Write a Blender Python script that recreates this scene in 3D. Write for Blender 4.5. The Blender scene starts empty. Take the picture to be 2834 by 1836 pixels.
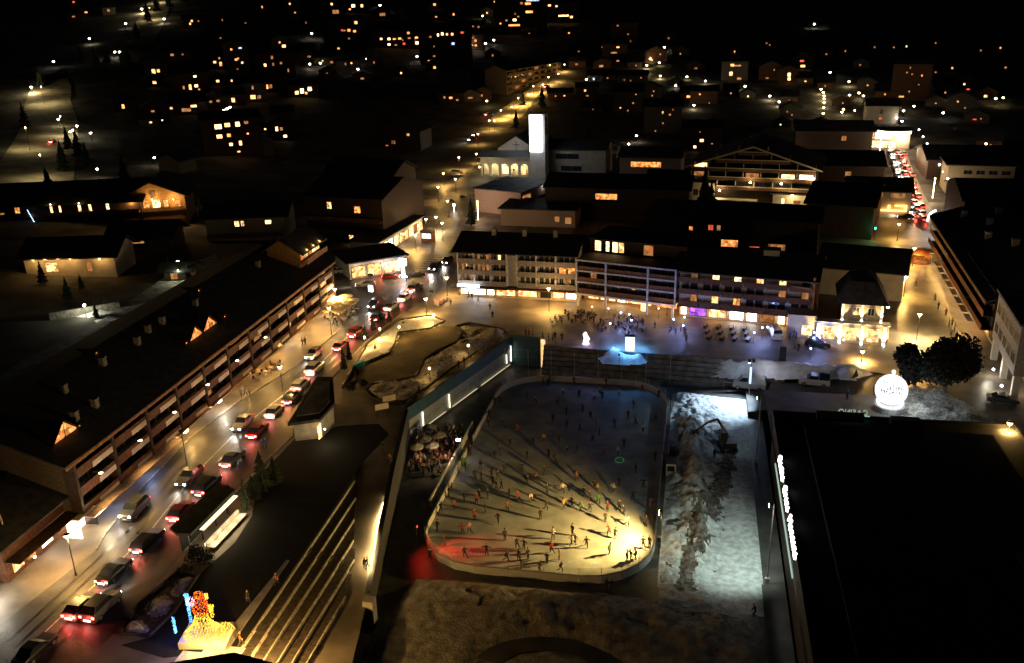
import bpy, math, random
from mathutils import Vector, Matrix, noise
from mathutils.geometry import tessellate_polygon

random.seed(7)
SC = bpy.context.scene
COL = SC.collection
R = math.radians

# ------------------------------------------------------------------ camera
CAM = Vector((18.437, -90.881, 66.889))
FPX, PITCH, ROLL, YAW = 2467.6, 0.355385, -0.030503, 0.209743
_fw = Vector((-math.sin(YAW) * math.cos(PITCH), math.cos(YAW) * math.cos(PITCH), -math.sin(PITCH)))
_rt0 = Vector((math.cos(YAW), math.sin(YAW), 0))
_up0 = _rt0.cross(_fw)
RT = math.cos(ROLL) * _rt0 + math.sin(ROLL) * _up0
UP = -math.sin(ROLL) * _rt0 + math.cos(ROLL) * _up0
cd = bpy.data.cameras.new('camera')
cam = bpy.data.objects.new('camera', cd)
COL.objects.link(cam)
mw = Matrix((RT, UP, -_fw)).transposed().to_4x4()
mw.translation = CAM
cam.matrix_world = mw
cd.sensor_width = 36
cd.lens = FPX / 2834 * 36
cd.clip_end = 6000
cd.clip_start = 1
SC.camera = cam

# ------------------------------------------------------------------ night sky, added moonlight, exposure
W = bpy.data.worlds.new('World')
SC.world = W
W.use_nodes = True
nt = W.node_tree
bg = nt.nodes['Background']
sky = nt.nodes.new('ShaderNodeTexSky')
sky.sky_type = 'NISHITA'
sky.sun_disc = False
sky.sun_elevation = R(35)
sky.sun_rotation = R(200)
nt.links.new(sky.outputs[0], bg.inputs[0])
bg.inputs[1].default_value = 0.0006
sd = bpy.data.lights.new('moonlight_fill', 'SUN')  # faint bluish fill added as moonlight on a moonless night
sd.energy = 0.0022
sd.angle = R(0.5)
sd.color = (0.8, 0.88, 1.0)
moonlight_fill = bpy.data.objects.new('moonlight_fill', sd)
COL.objects.link(moonlight_fill)
moonlight_fill.rotation_euler = (R(55), 0, R(160))
SC.view_settings.view_transform = 'Standard'
SC.view_settings.look = 'None'
SC.view_settings.exposure = 0
SC.view_settings.gamma = 1
SC.view_settings.use_curve_mapping = False
cy = SC.cycles
cy.use_denoising = True
cy.max_bounces = 4
cy.diffuse_bounces = 2
cy.glossy_bounces = 2
cy.transmission_bounces = 2
cy.volume_bounces = 0
cy.sample_clamp_indirect = 2
cy.use_light_tree = True
cy.caustics_reflective = False
cy.caustics_refractive = False
cy.filter_width = 1.5

# ------------------------------------------------------------------ survey helpers: photo survey point -> ground point
K = 2834 / 2380.0
TOWN = 5.0          # level of the plaza and the streets; the ice lies at 0


def ray(x, y):
    return (_fw * FPX + RT * (x * K - 1417) - UP * (y * K - 918)).normalized()


def G(x, y, z=TOWN):
    d = ray(x, y)
    return CAM + d * ((z - CAM.z) / d.z)


def sstep(a, b, t):
    t = max(0, min(1, (t - a) / (b - a)))
    return t * t * (3 - 2 * t)


def ramp(a, w, t):
    """0 below a, slope 1 well above it, smooth over w"""
    t -= a
    if t <= 0:
        return 0.0
    return t * t / (2 * w) if t < w else t - w / 2


def hill(x, y):
    h = TOWN
    h += 0.135 * ramp(300, 120, y + 0.25 * (abs(x) - x) * 0.5)
    h += 0.10 * ramp(88, 60, -x) * (1 - 0.6 * sstep(250, 500, -x))
    return h


def T(x, y):
    """point of the terrain seen at survey point x, y"""
    d = ray(x, y)
    t = 60.0
    while t < 4000:
        p = CAM + d * t
        if p.z < hill(p.x, p.y):
            a, b = t - 6, t
            for _ in range(12):
                m = (a + b) / 2
                p = CAM + d * m
                if p.z < hill(p.x, p.y):
                    b = m
                else:
                    a = m
            return CAM + d * b
        t += 6
    p = CAM + d * 1500
    return Vector((p.x, p.y, hill(p.x, p.y)))


def px(v):
    """survey x of a point, used to name things from left to right"""
    d = v - CAM
    return (1417 + FPX * d.dot(RT) / d.dot(_fw)) / K


def py(v):
    d = v - CAM
    return (918 - FPX * d.dot(UP) / d.dot(_fw)) / K


def at_plane(x, y, p, n):
    """ray through survey point x,y meets the vertical plane through p with normal n"""
    d = ray(x, y)
    t = (p - CAM).dot(n) / d.dot(n)
    return CAM + d * t


# ------------------------------------------------------------------ materials
MATS = {}


def M(name, col=(.5, .5, .5), rough=.8, metal=0, var=.15, scale=3, bump=0.0, bscale=None, col2=None, spec=None):
    if name in MATS:
        return MATS[name]
    m = bpy.data.materials.new(name)
    m.use_nodes = True
    n = m.node_tree
    b = n.nodes['Principled BSDF']
    b.inputs['Roughness'].default_value = rough
    b.inputs['Metallic'].default_value = metal
    if spec is not None:
        b.inputs['Specular IOR Level'].default_value = spec
    tc = n.nodes.new('ShaderNodeTexCoord')
    nz = n.nodes.new('ShaderNodeTexNoise')
    nz.inputs['Scale'].default_value = scale
    nz.inputs['Detail'].default_value = 5
    n.links.new(tc.outputs['Object'], nz.inputs['Vector'])
    mx = n.nodes.new('ShaderNodeMix')
    mx.data_type = 'RGBA'
    c2 = col2 or tuple(c * (1 - 2 * var) for c in col)
    c1 = col if col2 else tuple(min(1, c * (1 + var)) for c in col)
    mx.inputs[6].default_value = (*c2, 1)
    mx.inputs[7].default_value = (*c1, 1)
    rp = n.nodes.new('ShaderNodeMapRange')
    rp.inputs[1].default_value = .35
    rp.inputs[2].default_value = .65
    n.links.new(nz.outputs['Fac'], rp.inputs[0])
    n.links.new(rp.outputs[0], mx.inputs[0])
    n.links.new(mx.outputs[2], b.inputs['Base Color'])
    if bump:
        bp = n.nodes.new('ShaderNodeBump')
        bp.inputs['Strength'].default_value = bump
        bp.inputs['Distance'].default_value = .2
        n2 = n.nodes.new('ShaderNodeTexNoise')
        n2.inputs['Scale'].default_value = bscale or scale * 3
        n2.inputs['Detail'].default_value = 6
        n.links.new(tc.outputs['Object'], n2.inputs['Vector'])
        n.links.new(n2.outputs['Fac'], bp.inputs['Height'])
        n.links.new(bp.outputs[0], b.inputs['Normal'])
    MATS[name] = m
    return m


def E(name, col=(1, 1, 1), s=1, var=0.0, scale=2.0, col2=None):
    """something that gives off light; var > 0: a lit room or shop display, uneven in colour and brightness"""
    if name in MATS:
        return MATS[name]
    m = bpy.data.materials.new(name)
    m.use_nodes = True
    n = m.node_tree
    n.nodes.remove(n.nodes['Principled BSDF'])
    e = n.nodes.new('ShaderNodeEmission')
    e.inputs[0].default_value = (*col, 1)
    e.inputs[1].default_value = s
    if var:
        tc = n.nodes.new('ShaderNodeTexCoord')
        oi = n.nodes.new('ShaderNodeObjectInfo')
        ad = n.nodes.new('ShaderNodeVectorMath')
        vo = n.nodes.new('ShaderNodeTexVoronoi')
        vo.inputs['Scale'].default_value = scale
        n.links.new(tc.outputs['Object'], ad.inputs[0])
        n.links.new(oi.outputs['Location'], ad.inputs[1])
        n.links.new(ad.outputs[0], vo.inputs['Vector'])
        sp = n.nodes.new('ShaderNodeSeparateColor')
        n.links.new(vo.outputs['Color'], sp.inputs[0])
        mr = n.nodes.new('ShaderNodeMapRange')
        mr.inputs[3].default_value = s * (1 - var)
        mr.inputs[4].default_value = s * (1 + var)
        n.links.new(sp.outputs[0], mr.inputs[0])
        n.links.new(mr.outputs[0], e.inputs[1])
        mx = n.nodes.new('ShaderNodeMix')
        mx.data_type = 'RGBA'
        mx.inputs[6].default_value = (*col, 1)
        mx.inputs[7].default_value = (*(col2 or (col[0], col[1] * .6, col[2] * .4)), 1)
        n.links.new(sp.outputs[1], mx.inputs[0])
        n.links.new(mx.outputs[2], e.inputs[0])
    n.links.new(e.outputs[0], n.nodes['Material Output'].inputs[0])
    MATS[name] = m
    return m


# ------------------------------------------------------------------ mesh builder
class MB:
    def __init__(s):
        s.v, s.f, s.mi, s.m = [], [], [], 0

    def quad(s, *p):
        i = len(s.v)
        s.v += [tuple(q) for q in p]
        s.f.append(tuple(range(i, i + len(p))))
        s.mi.append(s.m)
        return s

    def box(s, x0, x1, y0, y1, z0, z1):
        i = len(s.v)
        s.v += [(x0, y0, z0), (x1, y0, z0), (x1, y1, z0), (x0, y1, z0), (x0, y0, z1), (x1, y0, z1), (x1, y1, z1), (x0, y1, z1)]
        for q in ((0, 3, 2, 1), (4, 5, 6, 7), (0, 1, 5, 4), (1, 2, 6, 5), (2, 3, 7, 6), (3, 0, 4, 7)):
            s.f.append(tuple(i + k for k in q))
            s.mi.append(s.m)
        return s

    def prism(s, pts, z0, z1):
        """pts: counter-clockwise outline; z0/z1 numbers or per-point functions"""
        n = len(pts)
        f0 = z0 if callable(z0) else (lambda x, y: z0)
        f1 = z1 if callable(z1) else (lambda x, y: z1)
        i = len(s.v)
        s.v += [(p[0], p[1], f0(p[0], p[1])) for p in pts] + [(p[0], p[1], f1(p[0], p[1])) for p in pts]
        tri = tessellate_polygon([[Vector((p[0], p[1], 0)) for p in pts]])
        for a, b, c in tri:
            va, vb, vc = pts[a], pts[b], pts[c]
            if (vb[0] - va[0]) * (vc[1] - va[1]) - (vb[1] - va[1]) * (vc[0] - va[0]) < 0:
                b, c = c, b
            s.f.append((i + n + a, i + n + b, i + n + c))
            s.f.append((i + c, i + b, i + a))
            s.mi += [s.m, s.m]
        for k in range(n):
            k2 = (k + 1) % n
            s.f.append((i + k, i + k2, i + n + k2, i + n + k))
            s.mi.append(s.m)
        return s

    def tube(s, a, b, r0, r1=None, n=8, cap=True):
        a, b = Vector(a), Vector(b)
        r1 = r0 if r1 is None else r1
        d = (b - a).normalized()
        u = d.orthogonal().normalized()
        w = d.cross(u)
        i = len(s.v)
        for p, r in ((a, r0), (b, r1)):
            for k in range(n):
                t = 2 * math.pi * k / n
                s.v.append(tuple(p + u * (r * math.cos(t)) + w * (r * math.sin(t))))
        for k in range(n):
            k2 = (k + 1) % n
            s.f.append((i + k, i + k2, i + n + k2, i + n + k))
            s.mi.append(s.m)
        if cap:
            s.f.append(tuple(i + n + k for k in range(n)))
            s.f.append(tuple(i + n - 1 - k for k in range(n)))
            s.mi += [s.m, s.m]
        return s

    def lathe(s, prof, n=12, c=(0, 0, 0)):
        i = len(s.v)
        for r, z in prof:
            for k in range(n):
                t = 2 * math.pi * k / n
                s.v.append((c[0] + r * math.cos(t), c[1] + r * math.sin(t), c[2] + z))
        for j in range(len(prof) - 1):
            for k in range(n):
                k2 = (k + 1) % n
                s.f.append((i + j * n + k, i + j * n + k2, i + (j + 1) * n + k2, i + (j + 1) * n + k))
                s.mi.append(s.m)
        return s

    def ball(s, c, r, n=8, sz=1.0):
        m = max(4, n // 2)
        return s.lathe([(max(.001, r * math.sin(math.pi * j / m)), -r * sz * math.cos(math.pi * j / m)) for j in range(m + 1)], n, c)

    def build(s, name, mats, parent=None, smooth=False, loc=None, rz=0):
        me = bpy.data.meshes.new(name)
        me.from_pydata(s.v, [], s.f)
        ms = mats if isinstance(mats, (list, tuple)) else [mats]
        for m in ms:
            me.materials.append(m)
        if len(ms) > 1:
            me.polygons.foreach_set('material_index', s.mi)
        if smooth:
            me.polygons.foreach_set('use_smooth', [True] * len(me.polygons))
        me.update()
        o = bpy.data.objects.new(name, me)
        COL.objects.link(o)
        if parent:
            o.parent = parent
        if loc is not None:
            o.location = loc
        o.rotation_euler.z = rz
        return o


def poly_sheet(name, loops, z, mat, kind='structure'):
    """flat polygon (with holes) at height z (number or function)"""
    L = [[Vector((p[0], p[1], 0)) for p in lp] for lp in loops]
    tri = tessellate_polygon(L)
    flat = [p for lp in L for p in lp]
    b = MB()
    fz = z if callable(z) else (lambda x, y: z)
    b.v = [(p.x, p.y, fz(p.x, p.y)) for p in flat]
    for a, c, d in tri:
        n = (flat[c] - flat[a]).cross(flat[d] - flat[a]).z
        if abs(n) < 1e-9:
            continue
        b.f.append((a, c, d) if n > 0 else (a, d, c))
        b.mi.append(0)
    o = b.build(name, mat)
    o['kind'] = kind
    return o


# ------------------------------------------------------------------ things, labels
LAB = []            # (object, label, point): labels that repeat get their order from left to right


def tag(o, label, cat, group=None, p=None, share=False):
    o['category'] = cat
    o['label'] = label
    if group:
        o['group'] = group
    if not share:
        LAB.append((o, label, p))
    return o


def thing(name, label, cat, loc, rz=0, group=None, share=False):
    o = bpy.data.objects.new(name, None)
    COL.objects.link(o)
    o.empty_display_size = .5
    o.location = loc
    o.rotation_euler.z = rz
    tag(o, label, cat, group, None, share)
    return o


def struct(o):
    o['kind'] = 'structure'
    return o


def copy_tree(o, parent=None, mats=None):
    c = o.copy()
    COL.objects.link(c)
    if parent:
        c.parent = parent
    for ch in o.children:
        copy_tree(ch, c)
    return c


ORD = ['', 'second', 'third', 'fourth', 'fifth', 'sixth', 'seventh', 'eighth', 'ninth', 'tenth', 'eleventh', 'twelfth', 'thirteenth', 'fourteenth', 'fifteenth', 'sixteenth', 'seventeenth', 'eighteenth', 'nineteenth', 'twentieth']
NUM = ['', 'one', 'two', 'three', 'four', 'five', 'six', 'seven', 'eight', 'nine', 'ten', 'eleven', 'twelve', 'thirteen', 'fourteen', 'fifteen', 'sixteen', 'seventeen', 'eighteen', 'nineteen', 'twenty']


def resolve_labels():
    by = {}
    for o, l, p in LAB:
        by.setdefault(l, []).append(o)
    for l, os_ in by.items():
        if len(os_) < 2:
            continue
        os_.sort(key=lambda o: px(o.matrix_basis.translation if o.matrix_basis.translation.length > .01 else sum((Vector(c) for c in o.bound_box), Vector()) / 8))
        n = len(os_)
        for i, o in enumerate(os_):
            nn = NUM[n] if n < len(NUM) else str(n)
            if i == 0:
                t = 'leftmost of ' + nn
            elif i == n - 1:
                t = 'rightmost of ' + nn
            else:
                t = (ORD[i] if i < len(ORD) else '%dth' % (i + 1)) + ' from left of ' + nn
            o['label'] = l + ', ' + t


# ------------------------------------------------------------------ light sources (some hang free, with no lamp built round them)
NL = [0]


def point(loc, w, col, r=.15, parent=None):
    l = bpy.data.lights.new('bulb', 'POINT')
    l.energy = w
    l.color = col
    l.shadow_soft_size = r
    o = bpy.data.objects.new('bulb', l)
    COL.objects.link(o)
    o.location = loc
    if parent:
        o.parent = parent
    NL[0] += 1
    return o


def strip(loc, size, w, col, rot, parent=None):
    l = bpy.data.lights.new('strip_bulb', 'AREA')
    l.shape = 'RECTANGLE'
    l.size, l.size_y = size
    l.energy = w
    l.color = col
    o = bpy.data.objects.new('strip_bulb', l)
    COL.objects.link(o)
    o.location = loc
    o.rotation_euler = rot
    if parent:
        o.parent = parent
    return o


def spot(loc, to, w, col, ang=90, blend=.4, r=.15, parent=None):
    l = bpy.data.lights.new('spot_bulb', 'SPOT')
    l.energy = w
    l.color = col
    l.spot_size = R(ang)
    l.spot_blend = blend
    l.shadow_soft_size = r
    o = bpy.data.objects.new('spot_bulb', l)
    COL.objects.link(o)
    o.location = loc
    d = Vector(to) - Vector(loc)
    o.rotation_euler = d.to_track_quat('-Z', 'Y').to_euler()
    if parent:
        o.parent = parent
    NL[0] += 1
    return o


WARM = (1.0, .55, .14)
AMB = (1.0, .52, .14)
COOL = (.75, .88, 1.0)
E_LAMP = E('lamp_glass_warm', (1, .72, .33), 28)
E_LAMPW = E('lamp_glass_white', (1, .93, .78), 34)
E_BLUE = E('lamp_glass_blue', (.3, .45, 1), 26)
E_FARW = E('far_lamp_white', (1, .9, .72), 30)
E_FARY = E('far_lamp_yellow', (1, .74, .32), 24)
E_WIN = E('lit_window_warm', (1, .66, .26), 1.7, .75, 1.8)
E_WIN2 = E('lit_window_yellow', (1, .78, .38), 3.2, .75, 1.8)
E_WINO = E('lit_window_orange', (1, .42, .12), 1.3, .75, 1.8)
E_WIND = E('dim_window', (1, .5, .18), .35, .6, .9)
E_WINR = E('lit_window_red', (1, .16, .08), 1.0, .5, .9)
E_WINB = E('lit_window_blue', (.4, .65, 1), 2.2, .3, .9)
E_WINW = E('lit_window_white', (1, .9, .7), 6, .3, .9)
E_SHOP = E('shop_display', (1, .64, .25), 3.0, .75, 1.3, (1, .25, .06))
E_SHOPW = E('shop_display_white', (1, .88, .62), 7, .5, 1.0, (1, .6, .3))
E_SIGN = E('white_neon', (.97, .97, 1), 9)
E_PURP = E('purple_display', (.75, .2, 1), 1.2, .7, 1.5, (.4, .1, .9))
SNOW = M('snow', (.72, .74, .78), .85, var=.12, scale=.6, bump=.7, bscale=2.2)
SNOWD = M('old_snow', (.42, .41, .40), .9, var=.25, scale=.5, bump=.8, bscale=1.6)
DIRT = M('dirt', (.12, .085, .06), .95, var=.3, scale=1.2, bump=.8)
ASPH = M('asphalt', (.085, .08, .075), .5, var=.22, scale=.35, bump=.15, bscale=4)
PAVE = M('plaza_paving', (.19, .165, .14), .6, var=.22, scale=.22, bump=.1, bscale=5)
GRASS = M('park_gravel', (.13, .105, .055), .95, var=.2, scale=.3, bump=.2)
CONC = M('concrete', (.42, .41, .38), .8, var=.12, scale=.8)
WHITE = M('white_render', (.7, .69, .66), .8, var=.06, scale=.5)
CREAM = M('cream_render', (.62, .56, .44), .85, var=.08, scale=.5)
WOOD = M('brown_wood', (.13, .055, .028), .7, var=.25, scale=2.5)
WOODL = M('light_wood', (.34, .2, .09), .7, var=.2, scale=2.5)
DARKW = M('dark_wood', (.05, .028, .018), .75, var=.25, scale=2)
ROOF = M('roof_slate', (.045, .047, .055), .8, var=.25, scale=.9)
ROOFS = M('roof_frost', (.16, .17, .2), .9, var=.3, scale=.4)
METAL = M('dark_metal', (.06, .06, .065), .45, .7)
STEEL = M('galvanised_steel', (.5, .5, .5), .4, .8)
TEAL = M('teal_cladding', (.045, .125, .17), .6, var=.1, scale=.6)
GLASSD = M('dark_glass', (.02, .024, .03), .12, var=.05)
FOL = M('conifer_needles', (.022, .034, .018), .9, var=.35, scale=1.5)
BARK = M('bark', (.09, .065, .045), .9, var=.3)
BLACK = M('black_plastic', (.02, .02, .022), .5)
STONE = M('stone', (.3, .29, .26), .9, var=.25, scale=2)
# ================================================================== GROUND
W1, W2, W3 = (-16.8, -10.0), (-25.8, 33.4), (-15.4, 67.6)
TIPS = [G(840, 1085, 5.0), G(838, 1122, 4.58), G(834, 1162, 4.16), G(830, 1212, 3.74), G(825, 1260, 3.32), G(818, 1305, 2.9)]
PIT = [(-10, -60), (31, -60), (31, 50), (52, 50), (52, 59.5), (47, 60.8), (15, 64.6), (-9, 66.6), W3, W2, (-25.2, 17), (-26.88, 16.9), (-26.9, -60)]
OUT = [(-84, -150), (130, -150), (130, 200), (-84, 200)]
town = poly_sheet('plaza_ground', [OUT, PIT], TOWN, PAVE)


def axis(a, b, inner, coarse):
    out, v = [], a
    return out


def make_terrain():
    xs = [-1500, -1200, -950] + [-800 + 16 * i for i in range(44)] + [-100, -84, 130, 150] + [150 + 18 * i for i in range(1, 22)] + [650, 850, 1200, 1600]
    ys = [-400, -150] + [-150 + 14 * i for i in range(1, 25)] + [200] + [200 + 14 * i for i in range(1, 62)] + [1150, 1350, 1700, 2200, 3000]
    b = MB()
    nx = len(xs)
    for y in ys:
        for x in xs:
            h = hill(x, y)
            b.v.append((x, y, h))
    for j in range(len(ys) - 1):
        for i in range(nx - 1):
            cx, cyy = (xs[i] + xs[i + 1]) / 2, (ys[j] + ys[j + 1]) / 2
            if -84 < cx < 130 and -150 < cyy < 200:
                continue
            b.f.append((j * nx + i, j * nx + i + 1, (j + 1) * nx + i + 1, (j + 1) * nx + i))
            b.mi.append(0)
    return struct(b.build('hillside', M('winter_hillside', (.15, .145, .13), .95, col2=(.025, .025, .02), scale=.09, bump=.4, bscale=.5), smooth=True))


make_terrain()
struct(poly_sheet('pit_floor', [[(-27, -60), (31, -60), (31, 50), (31, 62), (15, 64.6), (-9, 66.6), (-15.4, 67.6), (-26, 33.4), (-27, 17)]], -0.03, ASPH))

# ramp beside the wooden tiers, falling towards the rink entrance
RY0, RY1 = TIPS[0].y + 1, TIPS[5].y - 7


def ramp_z(x, y):
    return 5.0 - 2.5 * max(0, min(1, (RY0 - y) / (RY0 - RY1))) - .012


def wall_x(y):
    if y < W1[1]:
        return W1[0] + (W1[1] - y) * .2
    return W1[0] + (W2[0] - W1[0]) * (y - W1[1]) / (W2[1] - W1[1])


b = MB()
ys = [-58, RY1 - 12, RY1, -8, -3, 2, 6, 10, RY0, 16.86, 17.0, 24, 33.4]
for y in ys:
    xl = -26.9 if y < 16.9 else min(wall_x(y) - .02, -25.2 - (y - 17) * .0366)
    b.v += [(xl, y, ramp_z(0, y)), (wall_x(y), y, ramp_z(0, y))]
for i in range(len(ys) - 1):
    b.f.append((2 * i, 2 * i + 1, 2 * i + 3, 2 * i + 2))
    b.mi.append(0)
struct(b.build('walkway', PAVE))

# street, side streets: sheets a few millimetres above the plaza
ROAD_L = [(-60, 1500), (75, 1395), (225, 1278), (245, 1240), (330, 1135), (440, 1020), (560, 930), (690, 850), (790, 765), (830, 705), (800, 660), (800, 628), (900, 640), (985, 570), (1020, 510), (1015, 450), (1045, 395), (1095, 325), (1130, 297)]
ROAD_R = [(130, 1600), (290, 1450), (430, 1280), (520, 1175), (610, 1080), (690, 1005), (770, 880), (850, 795), (940, 725), (1010, 690), (1050, 650), (1080, 560), (1110, 500), (1085, 450), (1095, 400), (1125, 340), (1160, 305)]
main = [G(*p) for p in ROAD_L] + [G(*p) for p in reversed(ROAD_R)]
main_road = poly_sheet('main_street', [[(p.x, p.y) for p in main]], TOWN + .008, ASPH)
# kerb along the street, a real step
b = MB()
for chain in (ROAD_R[2:9], ROAD_L[2:9]):
    q = [G(*p) for p in chain]
    for a, c in zip(q, q[1:]):
        d = (c - a).normalized()
        n = Vector((-d.y, d.x, 0)) * .14
        b.prism([(a.x - n.x, a.y - n.y), (c.x - n.x, c.y - n.y), (c.x + n.x, c.y + n.y), (a.x + n.x, a.y + n.y)], TOWN, TOWN + .12)
struct(b.build('kerb', STONE))
# wet wheel tracks worn into both lanes
WETR = M('wet_asphalt', (.05, .047, .043), .3, var=.3, scale=.8, bump=.1)
q = [G(*p) for p in [(60, 1512), (215, 1365), (345, 1240), (455, 1100), (560, 995), (650, 925), (745, 845), (820, 770), (900, 712), (960, 668), (1010, 620)]]
for off in (-3.0, -1.5, 1.4, 2.9):
    b = MB()
    for a, c in zip(q, q[1:]):
        d = (c - a).normalized()
        nrm = Vector((-d.y, d.x, 0))
        a2, c2 = a + nrm * off, c + nrm * off
        m = 6
        for k in range(m):
            u, v = a2.lerp(c2, k / m), a2.lerp(c2, (k + 1) / m)
            w0, w1 = .22 + .07 * math.sin(u.y * 1.3 + off), .22 + .07 * math.sin(v.y * 1.3 + off)
            b.quad(*[(t.x, t.y, TOWN + .010) for t in (u + nrm * w0, u - nrm * w0, v - nrm * w1, v + nrm * w1)])
    struct(b.build('tyre_track', WETR))
# white centre line and zebra crossing
LINEM = M('road_paint', (.6, .59, .54), .7, var=.2, scale=2)
q = [G(*p) for p in [(60, 1512), (215, 1365), (345, 1240), (455, 1100), (560, 995), (650, 925), (745, 845), (820, 770)]]
b = MB()
for a, c in zip(q, q[1:]):
    d = (c - a).normalized()
    n = Vector((-d.y, d.x, 0)) * .09
    b.quad(*[(v.x, v.y, TOWN + .012) for v in (a + n, a - n, c - n, c + n)])
struct(b.build('road_marking', LINEM))
b = MB()
za, zb = G(985, 628), G(1020, 596)
for i in range(7):
    c = za.lerp(zb, i / 6)
    b.quad((c.x - 1.6, c.y - .3, TOWN + .014), (c.x + 1.6, c.y - .3, TOWN + .014), (c.x + 1.6, c.y + .3, TOWN + .014), (c.x - 1.6, c.y + .3, TOWN + .014))
struct(b.build('zebra_crossing', LINEM))


def terrain_road(name, pts, width, mat, lift=.25):
    q = [T(*p) for p in pts]
    fine = []
    for a, c in zip(q, q[1:]):
        n = max(1, int((c - a).length / 8))
        fine += [a.lerp(c, i / n) for i in range(n)]
    fine.append(q[-1])
    b = MB()
    for i, p in enumerate(fine):
        d = (fine[min(i + 1, len(fine) - 1)] - fine[max(i - 1, 0)])
        d.z = 0
        d.normalize()
        n = Vector((-d.y, d.x, 0))
        w = width if not callable(width) else width(i / (len(fine) - 1))
        for s in (-.5, 0, .5):
            v = p + n * (w * s)
            b.v.append((v.x, v.y, hill(v.x, v.y) + lift))
    for i in range(len(fine) - 1):
        for k in (0, 1):
            b.f.append((3 * i + k, 3 * i + k + 1, 3 * i + 4 + k, 3 * i + 3 + k))
            b.mi.append(0)
    return struct(b.build(name, mat))


ROADN = M('hill_road', (.42, .38, .26), .85, var=.25, scale=.12)
terrain_road('upper_street', [(1145, 301), (1195, 258), (1240, 225), (1300, 178), (1330, 150)], 15, ROADN)
terrain_road('left_lane', [(60, 460), (80, 400), (108, 330), (118, 285), (112, 240), (118, 205), (112, 188)], lambda t: 27 - 8 * t, ROADN)
terrain_road('ski_lane', [(318, 105), (340, 70), (355, 40), (372, 5), (385, -30)], 20, ROADN)
terrain_road('hill_path', [(1612, 192), (1640, 199), (1670, 206)], 9, SNOWD)
terrain_road('curved_lane', [(1778, 228), (1792, 241), (1810, 250), (1835, 256)], 9, SNOWD)
terrain_road('lamp_lane', [(1884, 288), (1900, 262), (1903, 240), (1905, 205)], 17, ROADN)
terrain_road('climbing_lane', [(1498, 168), (1508, 150), (1516, 122)], 12, SNOWD)
terrain_road('upper_climbing_lane', [(1532, 182), (1530, 155), (1533, 120)], 9, SNOWD)
RS_L = [(2110, 870), (2085, 760), (2085, 640), (2080, 600), (2020, 548), (2015, 500), (2090, 455), (2078, 400), (2062, 350), (2050, 315)]
RS_R = [(2380, 1010), (2310, 890), (2215, 750), (2185, 650), (2180, 560), (2172, 500), (2140, 440), (2115, 380), (2100, 340), (2088, 308)]
rs = [T(*p) for p in RS_L] + [T(*p) for p in reversed(RS_R)]
def _rz(x, y):
    return hill(x, y) + (.008 if y < 199 else .3)
# cut into strips so that it follows the ground
b = MB()
n = len(RS_L)
for i in range(n - 1):
    a0, a1, c0, c1 = T(*RS_L[i]), T(*RS_L[i + 1]), T(*RS_R[i]), T(*RS_R[i + 1])
    for k in range(4):
        p, q2 = a0.lerp(a1, k / 4), c0.lerp(c1, k / 4)
        p2, q3 = a0.lerp(a1, (k + 1) / 4), c0.lerp(c1, (k + 1) / 4)
        b.quad(*[(v.x, v.y, _rz(v.x, v.y)) for v in (p, q2, q3, p2)])
struct(b.build('shopping_street', M('wet_paving', (.17, .15, .11), .38, var=.25, scale=.25, bump=.12, bscale=3)))

# snow-lit bank strip behind the long row, top left
q = [G(-20, 935), (G(80, 872)), G(200, 800), G(330, 720), G(420, 660), G(510, 610)]
b = MB()
for i, p in enumerate(q):
    zz = max(hill(p.x, p.y), 5) + .05
    b.v += [(p.x - 5 - 1.3 * math.sin(i * 2.1), p.y + 5, zz + .6), (p.x - 1, p.y + 1, zz + .35), (p.x + 2.4 + math.sin(i * 1.7), p.y - 2, zz)]
for i in range(len(q) - 1):
    for k in (0, 1):
        b.f.append((3 * i + k, 3 * i + k + 1, 3 * i + 4 + k, 3 * i + 3 + k))
        b.mi.append(0)
struct(b.build('back_lane', SNOWD))

# ------------------------------------------------------------------ the park between street and rink
def blob(pts, z, mat, name, kind='structure'):
    return poly_sheet(name, [[(p.x, p.y) for p in pts]], z, mat, kind)


park = [G(*p) for p in [(800, 890), (835, 840), (920, 800), (925, 770), (1035, 752), (1075, 755), (1180, 770), (1175, 790), (1080, 850), (960, 940), (890, 970), (790, 990), (640, 1080), (590, 1190), (560, 1240), (470, 1400), (395, 1500), (560, 1500), (700, 1290), (838, 1080), (920, 990), (880, 960), (850, 935)]]
blob([G(*p) for p in [(840, 845), (915, 815), (925, 775), (1030, 757), (1065, 760), (1060, 775), (1100, 790), (1060, 815), (990, 845), (975, 880), (860, 905), (815, 880)]], TOWN + .004, GRASS, 'lawn')
blob([G(*p) for p in [(600, 1110), (690, 1015), (790, 990), (880, 985), (905, 1010), (846, 1072), (700, 1290), (575, 1490), (520, 1515), (380, 1530), (280, 1500), (345, 1482), (405, 1425), (470, 1330), (545, 1262), (585, 1200)]], TOWN + .004, M('dark_lawn', (.008, .0075, .006), .95, var=.3), 'dark_lawn')


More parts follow.
